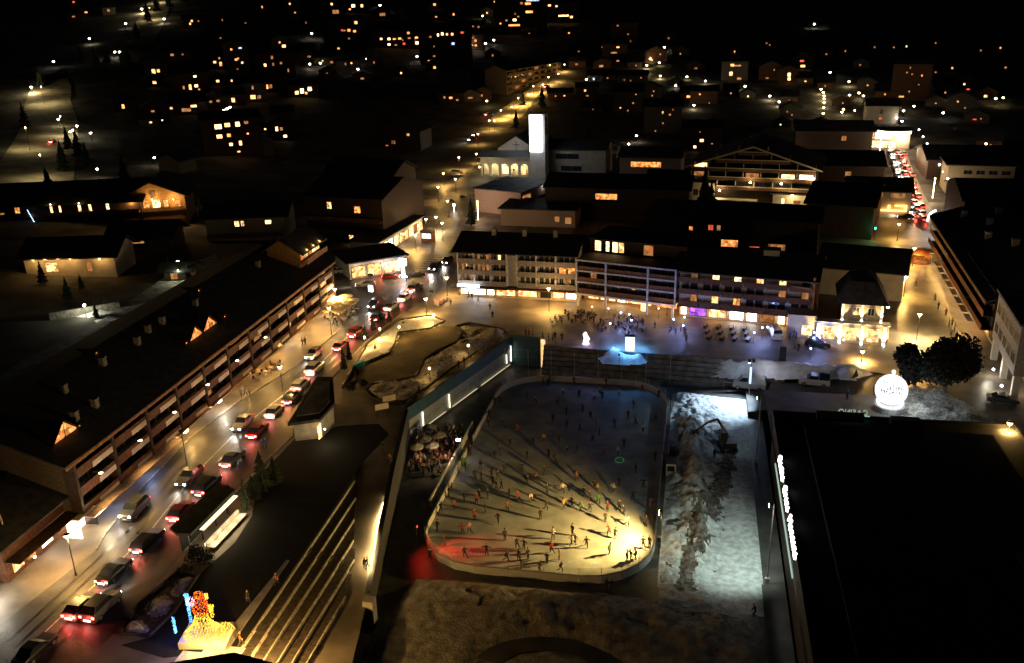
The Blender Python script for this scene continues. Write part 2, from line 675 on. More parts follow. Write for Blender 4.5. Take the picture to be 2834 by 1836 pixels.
def mound(name, outline, hmax, mat, z0=TOWN, step=.7, rough=.35, edge=1.6, kind='stuff', seed=0, dirt=None):
    """heap of snow: a height field inside an outline that rises from its rim"""
    P = [(p[0], p[1]) for p in outline]
    n = len(P)
    x0, x1 = min(p[0] for p in P), max(p[0] for p in P)
    y0, y1 = min(p[1] for p in P), max(p[1] for p in P)

    def dist(x, y):
        ins, dm = False, 1e9
        for i in range(n):
            ax, ay = P[i]
            bx, by = P[(i + 1) % n]
            if (ay > y) != (by > y) and x < (bx - ax) * (y - ay) / (by - ay) + ax:
                ins = not ins
            L = (bx - ax) ** 2 + (by - ay) ** 2
            t = max(0, min(1, ((x - ax) * (bx - ax) + (y - ay) * (by - ay)) / L))
            dm = min(dm, math.hypot(x - ax - t * (bx - ax), y - ay - t * (by - ay)))
        return dm if ins else -dm
    nx, ny = int((x1 - x0) / step) + 2, int((y1 - y0) / step) + 2
    b = MB()
    idx, mats = {}, [mat]
    D = {}
    for j in range(ny):
        for i in range(nx):
            x, y = x0 + i * step, y0 + j * step
            d = dist(x, y)
            D[i, j] = d
            if d < -step * .9:
                continue
            t = sstep(-.2, edge, d)
            h = hmax(x, y) if callable(hmax) else hmax
            v = Vector((x * .35 + seed, y * .35, seed * .7))
            nn = noise.fractal(v, .9, 2.1, 4) + noise.fractal(v * 3.1, .8, 2.1, 3) * .35
            idx[i, j] = len(b.v)
            zb = z0(x, y) if callable(z0) else z0
            rg = rough(x, y) if callable(rough) else rough
            b.v.append((x, y, zb + max(-.02, t * (h + nn * rg * (.4 + h)) + .01)))
    for j in range(ny - 1):
        for i in range(nx - 1):
            ks = [(i, j), (i + 1, j), (i + 1, j + 1), (i, j + 1)]
            if all(k in idx for k in ks):
                b.m = 1 if dirt and dirt(x0 + (i + .5) * step, y0 + (j + .5) * step) else 0
                b.f.append(tuple(idx[k] for k in ks))
                b.mi.append(b.m)
    if dirt:
        mats = [mat, M('dirty_snow', (.20, .17, .15), .95, var=.35, scale=1.6, bump=1.0, bscale=4)]
    o = b.build(name, mats, smooth=True)
    o['kind'] = kind
    return o


def og(*pts, z=TOWN):
    return [G(x, y, z) for x, y in pts]


mound('park_snow', og((795, 905), (830, 845), (855, 800), (930, 745), (1000, 735), (1035, 748), (1000, 765), (925, 775), (918, 800), (860, 840), (815, 865)), .5, SNOW, seed=1, rough=.5)
mound('park_snow', og((850, 905), (880, 885), (960, 890), (985, 840), (1060, 800), (1095, 785), (1060, 758), (1130, 765), (1180, 768), (1170, 790), (1060, 850), (985, 910), (950, 935), (890, 935)), .75, M('speckled_snow', (.66, .63, .56), .9, col2=(.24, .21, .16), scale=2.6, bump=1.0, bscale=6), seed=2, rough=.8, step=.5)
poly_sheet('planting_bed', [[(p.x, p.y) for p in og((283, 1474), (320, 1410), (420, 1328), (456, 1340), (402, 1425), (346, 1478))]], TOWN + .016, DIRT)
for k_, o_ in enumerate((((285, 1470), (300, 1446), (328, 1444), (346, 1462), (338, 1476)), ((340, 1425), (352, 1396), (385, 1384), (402, 1398), (388, 1425), (362, 1436)), ((396, 1382), (412, 1350), (440, 1340), (452, 1346), (436, 1372), (412, 1388)))):
    mound('garden_snow', og(*o_), .45, M('speckled_snow', ()), seed=30 + k_, rough=.7, edge=.8, step=.3)
for nm, o_ in (('bed_edging', ((795, 905), (830, 845), (855, 800), (930, 745), (1000, 735), (1035, 748), (1000, 765), (925, 775), (918, 800), (905, 822), (860, 840), (820, 860), (830, 885))), ('bed_edging', ((863, 925), (850, 909), (863, 896), (916, 887), (969, 876), (986, 836), (1016, 816), (1062, 796), (1075, 773), (1059, 760), (1090, 752), (1168, 766), (1178, 774), (1115, 816), (1049, 859), (989, 905), (943, 935), (903, 940))), ('bed_edging', ((280, 1476), (320, 1408), (420, 1325), (460, 1340), (405, 1425), (348, 1480)))):
    q = og(*o_)
    b = MB()
    for a, c in zip(q, q[1:] + q[:1]):
        if (c - a).length < .05:
            continue
        d = (c - a).normalized()
        n = Vector((-d.y, d.x, 0)) * .11
        b.prism([(a.x - n.x, a.y - n.y), (c.x - n.x, c.y - n.y), (c.x + n.x, c.y + n.y), (a.x + n.x, a.y + n.y)], TOWN, TOWN + .34)
    struct(b.build(nm, M('edging', (.06, .055, .045), .9)))
mound('plaza_snow_bank', [(16, 63.9), (16, 65.6), (30, 64.2), (47, 62.6), (51, 60), (46, 59), (38, 59.5), (27, 60.5)], lambda x, y: 3.6 - max(0, min(1, (x - 16) / 34)) * 2.0, SNOW, z0=lambda x, y: 1.2 + max(0, min(1, (x - 16) / 34)) * 3.2, edge=1.8, seed=4, step=.5, rough=.2)
mound('globe_snow', og((2085, 960), (2105, 900), (2180, 905), (2240, 935), (2320, 985), (2240, 985), (2140, 985)), .5, M('speckled_snow', ()), seed=5, rough=.9, step=.4)
mound('fence_snow', og((1945, 858), (1985, 852), (2005, 868), (1985, 885), (1950, 880)), .7, SNOW, seed=6)
mound('statue_snow', og((1380, 792), (1440, 788), (1480, 805), (1530, 815), (1490, 832), (1400, 830)), 1.1, SNOW, z0=3.6, seed=7, edge=2.2, step=.4)
mound('roadside_snow', og((1450, 1545), (1, 1)) if False else og((400, 1545), (420, 1520), (520, 1508), (560, 1512), (540, 1530), (470, 1545)), .35, SNOW, seed=8, rough=.5)
for (sx, sy, s) in ((205, 728, 3.0), (250, 752, 2.5), (410, 648, 2.2), (430, 660, 2.0), (445, 490, 5), (560, 520, 6)):
    c = T(sx, sy) if sx < 240 or sx > 440 else G(sx, sy)
    z0 = max(c.z, 5)
    mound('lane_snow', [(c.x + s * math.cos(a) * (1 + .3 * math.sin(3 * a)) * 1.5, c.y + s * math.sin(a)) for a in [k * .6283 for k in range(10)]], .6, SNOW, z0=z0, seed=sx, rough=.5)

# parking ramp
pk = MB()
for (x0, x1) in ((15.2, 22), (22, 28.6), (28.6, 31), (31, 38), (38, 45), (45, 52)):
    f = lambda x: .02 + max(0, (x - 24)) / 28 * 4.975
    yb = 58.7 if x1 < 29 else 50
    pk.quad((x0, yb, f(x0)), (x1, yb, f(x1)), (x1, 62.5, f(x1)), (x0, 65.5, f(x0)))
struct(pk.build('parking_ground', ASPH))


def park_z(x):
    return .02 + max(0, (x - 24)) / 28 * 4.975


# ================================================================== RINK
def rrect(x0, x1, y0, y1, r, n=8):
    P = []
    for cx, cyy, a0 in ((x1 - r, y0 + r, -90), (x1 - r, y1 - r, 0), (x0 + r, y1 - r, 90), (x0 + r, y0 + r, 180)):
        for k in range(n + 1):
            a = R(a0 + 90 * k / n)
            P.append((cx + r * math.cos(a), cyy + r * math.sin(a)))
    return P


ICE = M('rink_ice', (.34, .37, .40), .6, var=.16, scale=.3, bump=.06, bscale=9, spec=.2)
ice = rrect(-15, 15, 0, 60, 8.5)
poly_sheet('ice', [ice], .02, ICE)
ICEL = M('ice_paint', (.32, .4, .55), .4, var=.2)
for yy in (4, 21, 39, 56):
    w = 15 if 8 < yy < 52 else 11.5
    poly_sheet('ice_line', [[(-w, yy - .12), (w, yy - .12), (w, yy + .12), (-w, yy + .12)]], .024, ICEL)
# boards: short straight panels set end to end
bd = thing('rink_boards', 'low white board fence running round the whole ice rink', 'rink boards', (0, 0, 0))
BOARD = M('white_board', (.66, .66, .64), .5, var=.08, scale=1.2)
dense = rrect(-15.1, 15.1, -.1, 60.1, 8.6, 5)
loop = []
for a, c in zip(dense, dense[1:] + dense[:1]):
    d = math.hypot(c[0] - a[0], c[1] - a[1])
    n = max(1, round(d / 4.3))
    loop += [(a[0] + (c[0] - a[0]) * k / n, a[1] + (c[1] - a[1]) * k / n) for k in range(n)]
GL = bpy.data.materials.new('plexiglass')
GL.use_nodes = True
gb = GL.node_tree.nodes['Principled BSDF']
gb.inputs['Base Color'].default_value = (.7, .75, .75, 1)
gb.inputs['Alpha'].default_value = .1
gb.inputs['Roughness'].default_value = .15
MATS['plexiglass'] = GL
for a, c in zip(loop, loop[1:] + loop[:1]):
    m = ((a[0] + c[0]) / 2, (a[1] + c[1]) / 2)
    if m[0] < -14.9 and (29 < m[1] < 33 or 41 < m[1] < 45):
        continue                                  # gates towards the terrace
    L = math.hypot(c[0] - a[0], c[1] - a[1])
    ang = math.atan2(c[1] - a[1], c[0] - a[0])
    p = MB().box(-L / 2 + .01, L / 2 - .01, -.13, 0, 0, 1.12).build('board_panel', BOARD, bd, loc=(*m, 0), rz=ang)
    MB().box(-L / 2, L / 2, -.17, .03, 1.123, 1.18).build('top_rail', STEEL, p)
    if m[1] < 7 or m[1] > 54:
        MB().box(-L / 2, L / 2, -.08, -.06, 1.18, 2.2).build('glass_pane', GL, p)
        MB().box(-L / 2 - .03, -L / 2 + .03, -.1, -.04, 1.18, 2.25).build('glass_post', STEEL, p)

# safety net poles behind the far boards
net = thing('safety_net', 'tall netting on thin white poles behind the far end of the rink', 'net', (0, 61.6, 0))
POLE = M('white_pole', (.6, .62, .64), .4, .2)
for i in range(8):
    x = -15.5 + i * 4.4
    MB().tube((x, 0, 0), (x, 0, 5.6), .05, n=6).build('net_pole', POLE, net)
b = MB()
for z in (2.4, 4.0, 5.5):
    b.tube((-15.5, 0, z), (15.3, 0, z), .012, n=3)
for i in range(62):
    x = -15.5 + i * .5
    b.tube((x, 0, 1.2), (x, 0, 5.5), .008, n=3, cap=False)
b.build('net_mesh', POLE, net)['kind'] = 'stuff'

# stepped retaining wall between rink pit and plaza
st = thing('stepped_wall', 'terraced concrete steps rising from the far end of the rink to the plaza', 'steps', (0, 0, 0))
for k in range(6):
    z0, z1 = k * .83, (k + 1) * .83 - .02
    o = .52 * (5 - k)
    b = MB()
    b.prism([(-8.8, 65.6 - o), (15.2, 63.7 - o * .9), (33, 61.6 - o * .35), (33, 64.6), (15.2, 66.4), (-8.8, 68)], z0 if k else -.05, z1 + .02)
    b.build('step', M('step_concrete', (.2, .2, .2), .85, var=.25, scale=.8), st)

# snow heaped on the right of the rink, scraped by the excavator
def dirt_fn(x, y):
    t = y / 35.0
    if not 0 < t < 1.05:
        return False
    c = 19.3 + .155 * y - .5 * math.sin(t * 5)
    w = 1.9 * (1 - abs(t - .5) * 1.0)
    n = noise.fractal(Vector((x * .6, y * .45, 3)), .8, 2, 5)
    return abs(x - c) < w * (1 + 1.1 * n) and n + .35 * noise.noise(Vector((x * 3.2, y * 2.4, 7))) > -.42


def snow_h(x, y):
    h = .2
    h += 1.1 * math.exp(-((x - 19.6) / 2.2) ** 2 - ((y - 34) / 9) ** 2)
    h += 1.0 * math.exp(-((x - 19) / 2.0) ** 2 - ((y - 44) / 4) ** 2)
    h += .5 * math.exp(-((x - 19) / 2.5) ** 2 - ((y - 52) / 4) ** 2)
    h += .9 * math.exp(-((x - 20.5) / 2.0) ** 2 - ((y - 17) / 12) ** 2)
    h += .5 * sstep(-3, 1, -y) * 0
    return h


mound('cleared_snow', [(16.2, -3), (28.2, -3), (28.5, 40), (28.6, 56.5), (17.0, 58.5), (15.9, 48), (15.9, 8)], snow_h, M('scraped_snow', (.68, .70, .72), .85, col2=(.40, .41, .42), scale=1.3, bump=1.0, bscale=3.0), z0=-.02, edge=1.2, step=.22, rough=lambda x, y: .12 + .85 * sstep(24.0, 20.5, x - .06 * y) if False else .14 + .8 * (1 - sstep(20.5, 24.5, x - .05 * y)), seed=11, dirt=dirt_fn)


def near_h(x, y):
    h = .75 * math.exp(-((y + 6) / 4.0) ** 2) + .3
    d = math.hypot((x - 5.5) / 8.7, (y + 16.8) / 6.4)
    h *= max(sstep(.92, 1.2, d), .6 * (1 - sstep(.5, .66, d)))
    return h


mound('foreground_snow', [(-13.5, -2.5), (-6, -1.6), (8, -1.6), (16, -2.2), (27.5, -2.8), (28.2, -14), (27, -27), (-13.5, -27), (-15, -14)], near_h, M('rough_snow', (.34, .31, .27), .95, col2=(.16, .145, .13), scale=.9, bump=1.0, bscale=3.5), z0=-.02, edge=2.2, step=.3, rough=.3, seed=12, dirt=lambda x, y: 16 < x < 25 and -5.5 < y + .3 * (x - 20) < -2.8 and noise.noise(Vector((x, y, 0))) > -.25)
b = MB()
ring = []
for k in range(22):
    a = R(15 + 150 * k / 21)
    ring.append((5.5 + 8.6 * math.cos(a), -16.8 + 6.3 * math.sin(a)))
inner = [(5.5 + 5.6 * math.cos(R(15 + 150 * k / 21)), -16.8 + 4.1 * math.sin(R(15 + 150 * k / 21))) for k in range(22)]
b.prism(ring + inner[::-1], 0, .12)
struct(b.build('curved_path', ASPH))

# ------------------------------------------------------------------ retaining wall with teal cladding, its handrail and lights
tw = thing('retaining_wall', 'long teal clad wall dividing the walkway from the sunken rink', 'wall', (0, 0, 0))


def wall_run(a, c, z0, z1, th, name, mat, parent, n, off=0.0, gap=.02):
    a, c = Vector((*a, 0)), Vector((*c, 0))
    d = (c - a)
    L = d.length / n
    ang = math.atan2(d.y, d.x)
    for i in range(n):
        p = a.lerp(c, i / n)
        MB().box(gap / 2, L - gap / 2, -th / 2 + off, th / 2 + off, z0, z1).build(name, mat, parent, loc=(p.x, p.y, 0), rz=ang)


TEALW = M('translucent_panel', (.35, .42, .45), .5, var=.12, scale=.8)
n = 14
for i in range(n):
    a, c = Vector((*W1, 0)).lerp(Vector((*W2, 0)), i / n), Vector((*W1, 0)).lerp(Vector((*W2, 0)), (i + 1) / n)
    zt = [ramp_z(0, a.y) + .42, ramp_z(0, c.y) + .42]
    for nm, m, hw, f0, f1 in (('wall_panel', M('dark_concrete', (.07, .07, .07), .9), .25, -5, 0), ('coping', METAL, .32, .005, .1)):
        b = MB()
        d = (c - a).normalized()
        nn = Vector((-d.y, d.x, 0)) * hw
        a2, c2 = a + d * .01, c - d * .01
        q = [a2 - nn, c2 - nn, c2 + nn, a2 + nn]
        zz = [zt[0], zt[1], zt[1], zt[0]]
        b.v = [(v.x, v.y, -.03 if f0 == -5 else z + f0) for v, z in zip(q, zz)] + [(v.x, v.y, z + f1) for v, z in zip(q, zz)]
        for f in ((0, 3, 2, 1), (4, 5, 6, 7), (0, 1, 5, 4), (1, 2, 6, 5), (2, 3, 7, 6), (3, 0, 4, 7)):
            b.f.append(f)
            b.mi.append(0)
        b.build(nm, m, tw)
wall_run(W2, W3, -.03, 5.0, .4, 'wall_core', CONC, tw, 3, off=.15)
wall_run(W2, W3, 3.55, 5.75, .16, 'teal_panel', TEAL, tw, 12, off=-.16)
wall_run(W2, W3, .7, 3.5, .1, 'white_panel', TEALW, tw, 12, off=-.14)
wall_run(W2, W3, 5.76, 5.86, .5, 'coping', METAL, tw, 4, gap=0)
wall_run(W3, (-9.6, 66.9), -.03, 6.1, .4, 'teal_panel', TEAL, tw, 2)
MB().box(-9.55, -8.5, 66.2, 66.9, 0, 6.1).build('wall_end', WHITE, tw)
MB().box(-9.4, -8.62, 66.08, 66.19, .3, 5.9).build('light_panel', E('warm_light_panel', (1, .72, .36), 1.5, .25, .5), tw)
for t, z0, z1 in ((.11, .7, 3.4), (.34, .7, 3.2), (.97, 1, 4.2), (.92, 1.2, 3)):
    p = Vector((*W2, 0)).lerp(Vector((*W3, 0)), t)
    MB().box(-.05, .05, -.05, .05, z0, z1).build('light_strip', E('strip_light', (1, .88, .6), 5), tw, loc=(p.x + .32, p.y - .12, 0))
d = Vector((*W3, 0)) - Vector((*W2, 0))
for t0, t1 in ((.1, .3), (.36, .6), (.64, .95)):
    p = Vector((*W2, 0)).lerp(Vector((*W3, 0)), t0)
    MB().box(0, d.length * (t1 - t0), -.08, -.02, .55, .63).build('light_strip', E('strip_light_dim', (1, .8, .45), 1.2), tw, loc=(p.x + .35, p.y - .1, 0), rz=math.atan2(d.y, d.x))
# bright strip at the foot of the wall along the ramp
d = (Vector((*W2, 0)) - Vector((*W1, 0)))
for t0, t1 in ((.09, .44),):
    p = Vector((*W1, 0)).lerp(Vector((*W2, 0)), t0)
    ang = math.atan2(d.y, d.x)
    zz = lambda t: ramp_z(0, W1[1] + d.y * t)
    b = MB()
    n = 8
    for i in range(n):
        ta, tb = t0 + (t1 - t0) * i / n, t0 + (t1 - t0) * (i + 1) / n
        pa, pb = Vector((*W1, 0)) + d * ta, Vector((*W1, 0)) + d * tb
        b.quad((pa.x - .3, pa.y, zz(ta) + .05), (pb.x - .3, pb.y, zz(tb) + .05), (pb.x - .3, pb.y, zz(tb) + .3), (pa.x - .3, pa.y, zz(ta) + .3))

    b.build('light_strip', E('ramp_strip', (1, .73, .3), 10), tw)
    pm = Vector((*W1, 0)) + d * ((t0 + t1) / 2)
    strip((pm.x - .45, pm.y, zz((t0 + t1) / 2) + .55), (d.length * (t1 - t0), .12), 1500, (1, .68, .25), Matrix((((d / d.length)), (Vector((0, 0, 1)).cross(d / d.length)), (0, 0, 1))).transposed().to_euler(), tw)
MB().box(-.6, .6, -.6, .6, 0, 3.2).build('end_pillar', CONC, tw, loc=(-16.2, -11.2, 0))

# wooden seating tiers
tr = thing('seating_tiers', 'broad stepped seating tiers descending beside the lit ramp', 'steps', (0, 0, 0))
TREAD = M('tier_boards', (.07, .055, .045), .8, var=.25, scale=2)
NOSE = M('tier_nosing', (.55, .52, .42), .7, var=.15, scale=2)


def tier_x(i, y):
    return -26.75 + 1.28 * i - (y + 23.5) / 38.6 * 1.0 * (1 - i * .12)


for i in range(6):
    z = 5.0 - .42 * i
    yt = TIPS[i].y
    xa = tier_x(i, -30)
    yn = TIPS[i + 1].y if i < 5 else yt - 6.5
    pts = [(tier_x(i, -30), -30), (tier_x(i + 1, -30) - .03, -30), (tier_x(i + 1, yn) - .03, yn), (tier_x(i, yt), yt)]
    b = MB().prism(pts, .5, z)
    b.build('tier', TREAD, tr)
    e = MB()
    for k in range(9):
        ya, yb = -30 + (yn + 30) * k / 9, -30 + (yn + 30) * (k + 1) / 9 - .15
        xa, xb = tier_x(i + 1, ya) - .03, tier_x(i + 1, yb) - .03
        e.prism([(xa - .13, ya), (xa + .03, ya), (xb + .03, yb), (xb - .13, yb)], z - .36, z + .03)
    e.build('tier_edge', NOSE, tr)
b = MB()
for (ya) in (-5.5, -19.5):
    for i in range(6):
        for s in (0, 1):
            x = tier_x(i + 1, ya) - .03
            MB().box(x - .1 + s * .35, x + .2 + s * .35, ya - .7, ya + .7, 4.2 - .42 * i - .21 * s, 4.83 - .42 * i - .21 * s).build('small_step', TREAD, tr)
MB().prism([(-28.6, -30), (tier_x(0, -30) - .02, -30), (tier_x(0, -8) - .02, -8), (-27.6, -8)], 4.6, 5.05).build('side_slab', CONC, tr)
# ================================================================== BUILDINGS
FRAME = M('window_frame', (.4, .38, .34), .6)
FRAMED = M('dark_frame', (.06, .05, .045), .6)
WINM = {'w': E_WIN, 'y': E_WIN2, 'o': E_WINO, 'd': E_WIND, 'r': E_WINR, 'b': E_WINB, 'W': E_WINW, 'k': GLASSD}


def window(parent, x0, x1, z0, z1, y, mat, frame=FRAME, t=.08, mull=1, out=-1):
    """a framed window on the plane y; the pane sits back in its frame, the frame stands proud of the wall"""
    cx, cz = (x0 + x1) / 2, (z0 + z1) / 2
    w, h = (x1 - x0) / 2, (z1 - z0) / 2
    b = MB()
    ya, yb = sorted((y, y + out * .07))
    b.box(-w, w, 0, yb - ya, -h, -h + t).box(-w, w, 0, yb - ya, h - t, h)
    b.box(-w, -w + t, 0, yb - ya, -h + t, h - t).box(w - t, w, 0, yb - ya, -h + t, h - t)
    for k in range(1, mull + 1):
        xm = -w + 2 * w * k / (mull + 1)
        b.box(xm - t / 3, xm + t / 3, .01, yb - ya - .01, -h + t, h - t)
    f = b.build('window', frame, parent, loc=(cx, ya, cz))
    MB().box(-w + t, w - t, .02, .05, -h + t, h - t).build('pane', mat, f)
    return f


def gable_roof(parent, w, d, z, rise, oh=.8, mat=ROOF, axis='x', th=.25, frost=None, x0=0, y0=0):
    """ridge along x (or y); returns the roof part"""
    b = MB()
    if axis == 'x':
        ym = y0 + d / 2
        for s in (0, 1):
            ye = y0 - oh if s == 0 else y0 + d + oh
            ze = z - rise * oh / (d / 2)
            b.quad((x0 - oh, ye, ze), (x0 + w + oh, ye, ze), (x0 + w + oh, ym, z + rise), (x0 - oh, ym, z + rise))
            b.quad((x0 - oh, ye, ze - th), (x0 + w + oh, ye, ze - th), (x0 + w + oh, ym, z + rise - th), (x0 - oh, ym, z + rise - th))
            b.quad((x0 - oh, ye, ze - th), (x0 + w + oh, ye, ze - th), (x0 + w + oh, ye, ze), (x0 - oh, ye, ze))
            for xx in (x0 - oh, x0 + w + oh):
                b.quad((xx, ye, ze - th), (xx, ye, ze), (xx, ym, z + rise), (xx, ym, z + rise - th))
    else:
        xm = x0 + w / 2
        for s in (0, 1):
            xe = x0 - oh if s == 0 else x0 + w + oh
            ze = z - rise * oh / (w / 2)
            b.quad((xe, y0 - oh, ze), (xe, y0 + d + oh, ze), (xm, y0 + d + oh, z + rise), (xm, y0 - oh, z + rise))
            b.quad((xe, y0 - oh, ze - th), (xe, y0 + d + oh, ze - th), (xm, y0 + d + oh, z + rise - th), (xm, y0 - oh, z + rise - th))
            b.quad((xe, y0 - oh, ze - th), (xe, y0 + d + oh, ze - th), (xe, y0 + d + oh, ze), (xe, y0 - oh, ze))
            for yy in (y0 - oh, y0 + d + oh):
                b.quad((xe, yy, ze - th), (xe, yy, ze), (xm, yy, z + rise), (xm, yy, z + rise - th))
    return b.build('roof', mat, parent)


def gable_wall(b, w, d, z0, z1, rise, axis='x', x0=0, y0=0):
    b.box(x0, x0 + w, y0, y0 + d, z0, z1)
    if not rise:
        return b
    if axis == 'x':
        for xx in (x0, x0 + w):
            b.quad((xx, y0, z1), (xx, y0 + d, z1), (xx, y0 + d / 2, z1 + rise - .05))
    else:
        for yy in (y0, y0 + d):
            b.quad((x0, yy, z1), (x0 + w, yy, z1), (x0 + w / 2, yy, z1 + rise - .05))
    return b


def flat_roof(parent, w, d, z, mat=ROOFS, x0=0, y0=0, oh=.4):
    r = MB().box(x0 - oh, x0 + w + oh, y0 - oh, y0 + d + oh, z, z + .3).build('roof', mat, parent)
    return r


def chimney(roof, x, y, z, h=1.4, w=.9, mat=CREAM):
    c = MB().box(x - w / 2, x + w / 2, y - w / 2, y + w / 2, z, z + h).box(x - w / 2 - .08, x + w / 2 + .08, y - w / 2 - .08, y + w / 2 + .08, z + h, z + h + .12).build('chimney', mat, roof)
    return c


def facade(t, W, fl, bays, wall, rail, slab=CONC, y=0.0, out=1.3, divider=None, rail_h=1.0, win_h=1.7, lit=None, rail_fn=None, frame=FRAME):
    """balcony storeys: fl = list of floor heights (z of floor, storey height); bays = list of (x0,x1); lit[(floor,bay)] = list of window codes"""
    lit = lit or {}
    for fi, (z, h) in enumerate(fl):
        for bi, (x0, x1) in enumerate(bays):
            codes = lit.get((fi, bi), 'kk')
            n = len(codes)
            cw = (x1 - x0 - .6) / n
            for k, c in enumerate(codes):
                if c == '-':
                    continue
                xa = x0 + .3 + cw * k + .15
                window(t, xa, xa + cw - .3, z + .35, min(z + .35 + win_h, z + h - .3), y, WINM[c], frame)
            if out:
                MB().box(x0, x1, y - out, y - .08, z - .18, z).build('balcony', slab, t)
                if rail_fn:
                    rail_fn(t, x0, x1, y - out, z, fi, bi)
                else:
                    MB().box(x0, x1, y - out - .06, y - out, z - .22, z + rail_h).build('railing', rail, t)
        if divider and out:
            for xx in sorted({x for bxy in bays for x in bxy}):
                MB().box(xx - .1, xx + .1, y - out - .03, y - .09, z, z + h - .2).build('divider', divider, t)


def shops(t, z0, z1, y, items, frame=FRAMED):
    for x0, x1, m in items:
        window(t, x0, x1, z0, z1, y, m, frame, .1, max(0, int((x1 - x0) / 1.6) - 1))


def light_row(t, xs, y, z, w, col, r=.3):
    for x in xs:
        point((x, y, z), w, col, r, t)


# ---- A: long apartment row along the main street (facade towards the street)
pA, pB = Vector((-57.1, -6.2, 0)), Vector((-59.2, 82.5, 0))
dA = pB - pA
LA = math.hypot(dA.x, dA.y)
aA = math.atan2(dA.y, dA.x)
A = thing('apartment_row', 'long apartment row with brown balconies and shops along the busy street', 'apartments', (pA.x, pA.y, TOWN), aA)
DA = 23
LOC = lambda x, y, o=A: o.matrix_basis @ Vector((x, y, 0))
gable_wall(MB(), LA, DA, 2.42, 10.6, 4.2).build('wall', M('beige_render', (.13, .115, .09), .85), A)
MB().box(0, LA, .6, DA, 0, 2.4).build('ground_floor', CREAM, A)
rfA = gable_roof(A, LA, DA, 10.6, 4.2, 1.7, ROOF)
MB().box(-1.7, LA + 1.7, -1.78, -1.7, 9.55, 9.98).build('eave_board', WOODL, rfA)
MB().box(-1.7, LA + 1.7, -1.7, -1.2, 9.99, 10.03).build('gutter', STEEL, rfA)
nb = 11
bw = LA / nb
bays = [(i * bw + .25, (i + 1) * bw - .25) for i in range(nb)]


def railA(t, x0, x1, y, z, fi, bi):
    L = x1 - x0
    s = .42 + .1 * ((bi + fi) % 2)
    xa = x0 + L * s
    MB().box(x0, xa, y - .07, y, z - .3, z + .95).build('railing', WOOD, t)
    MB().box(xa + .01, x1, y - .05, y + .02, z - .42, z + .35).build('parapet', WHITE, t)
    MB().box(xa + .01, x1, y - .03, y, z + .36, z + .9).build('railing', WOOD, t)


flA = [(2.55, 2.6), (5.15, 2.6), (7.75, 2.5)]
litA = {(0, 8): 'wk', (0, 10): 'dk', (1, 10): 'kw', (2, 10): 'wkw', (1, 6): 'kd', (0, 4): 'dk', (2, 5): 'kd'}
facade(A, LA, flA, bays, None, WOOD, CONC, 0, 1.4, None, lit=litA, rail_fn=railA, frame=FRAMED)
for i in range(nb + 1):
    MB().box(i * bw - .22, i * bw + .22, -1.62, -.02, 2.42, 9.7).build('column', DARKW, A)
sh = []
for i in range(nb):
    x0 = i * bw
    m = [GLASSD, E_WIND, E_WIND, GLASSD, E_WINO, E_WIN, E_SHOP, E_SHOP, E_SHOPW, E_SHOP, E_SHOP][i]
    sh += [(x0 + .4, x0 + bw / 2 - .1, m), (x0 + bw / 2 + .1, x0 + bw - .4, GLASSD if i < 4 else m)]
shops(A, .4, 2.3, .6, sh)
MB().box(-.3, LA * .24, -3.1, -1.45, 2.3, 2.42).build('awning', M('pink_awning', (.5, .36, .31), .8), A)
for x0, x1 in ((LA * .25, LA * .36), (LA * .37, LA * .52), (LA * .53, LA * .66), (LA * .68, LA * .9)):
    MB().box(x0, x1, -2.0, -1.42, 2.2, 2.36).build('shop_fascia', WOODL, A)
for i in range(3, nb):
    x = (i + .5) * bw
    MB().ball((x, -1.0, 2.15), .16, 8).build('ceiling_light', E_LAMP, A)
    point((x, -1.6, 2.0), 260 if i < 6 else 650, WARM, .2, A)
for k_, x in enumerate((3, 12, 21, 31, 41, 52)):  # lamps added along the facade to light the street
    MB().box(x - .12, x + .12, -2.6, -1.6, 6.9, 7.0).build('lamp_arm', METAL, A)
    MB().box(x - .16, x + .16, -2.9, -2.5, 6.82, 6.9).build('wall_lamp', E_LAMP, A)
    v = A.matrix_basis @ Vector((x, -2.75, 6.7))
    v2 = A.matrix_basis @ Vector((x, -8.5, 0))
    o = spot(v, v2, 2500, (1, .58, .17), 122, 1.0, .2)
    o.parent = A
    o.matrix_parent_inverse = A.matrix_basis.inverted()
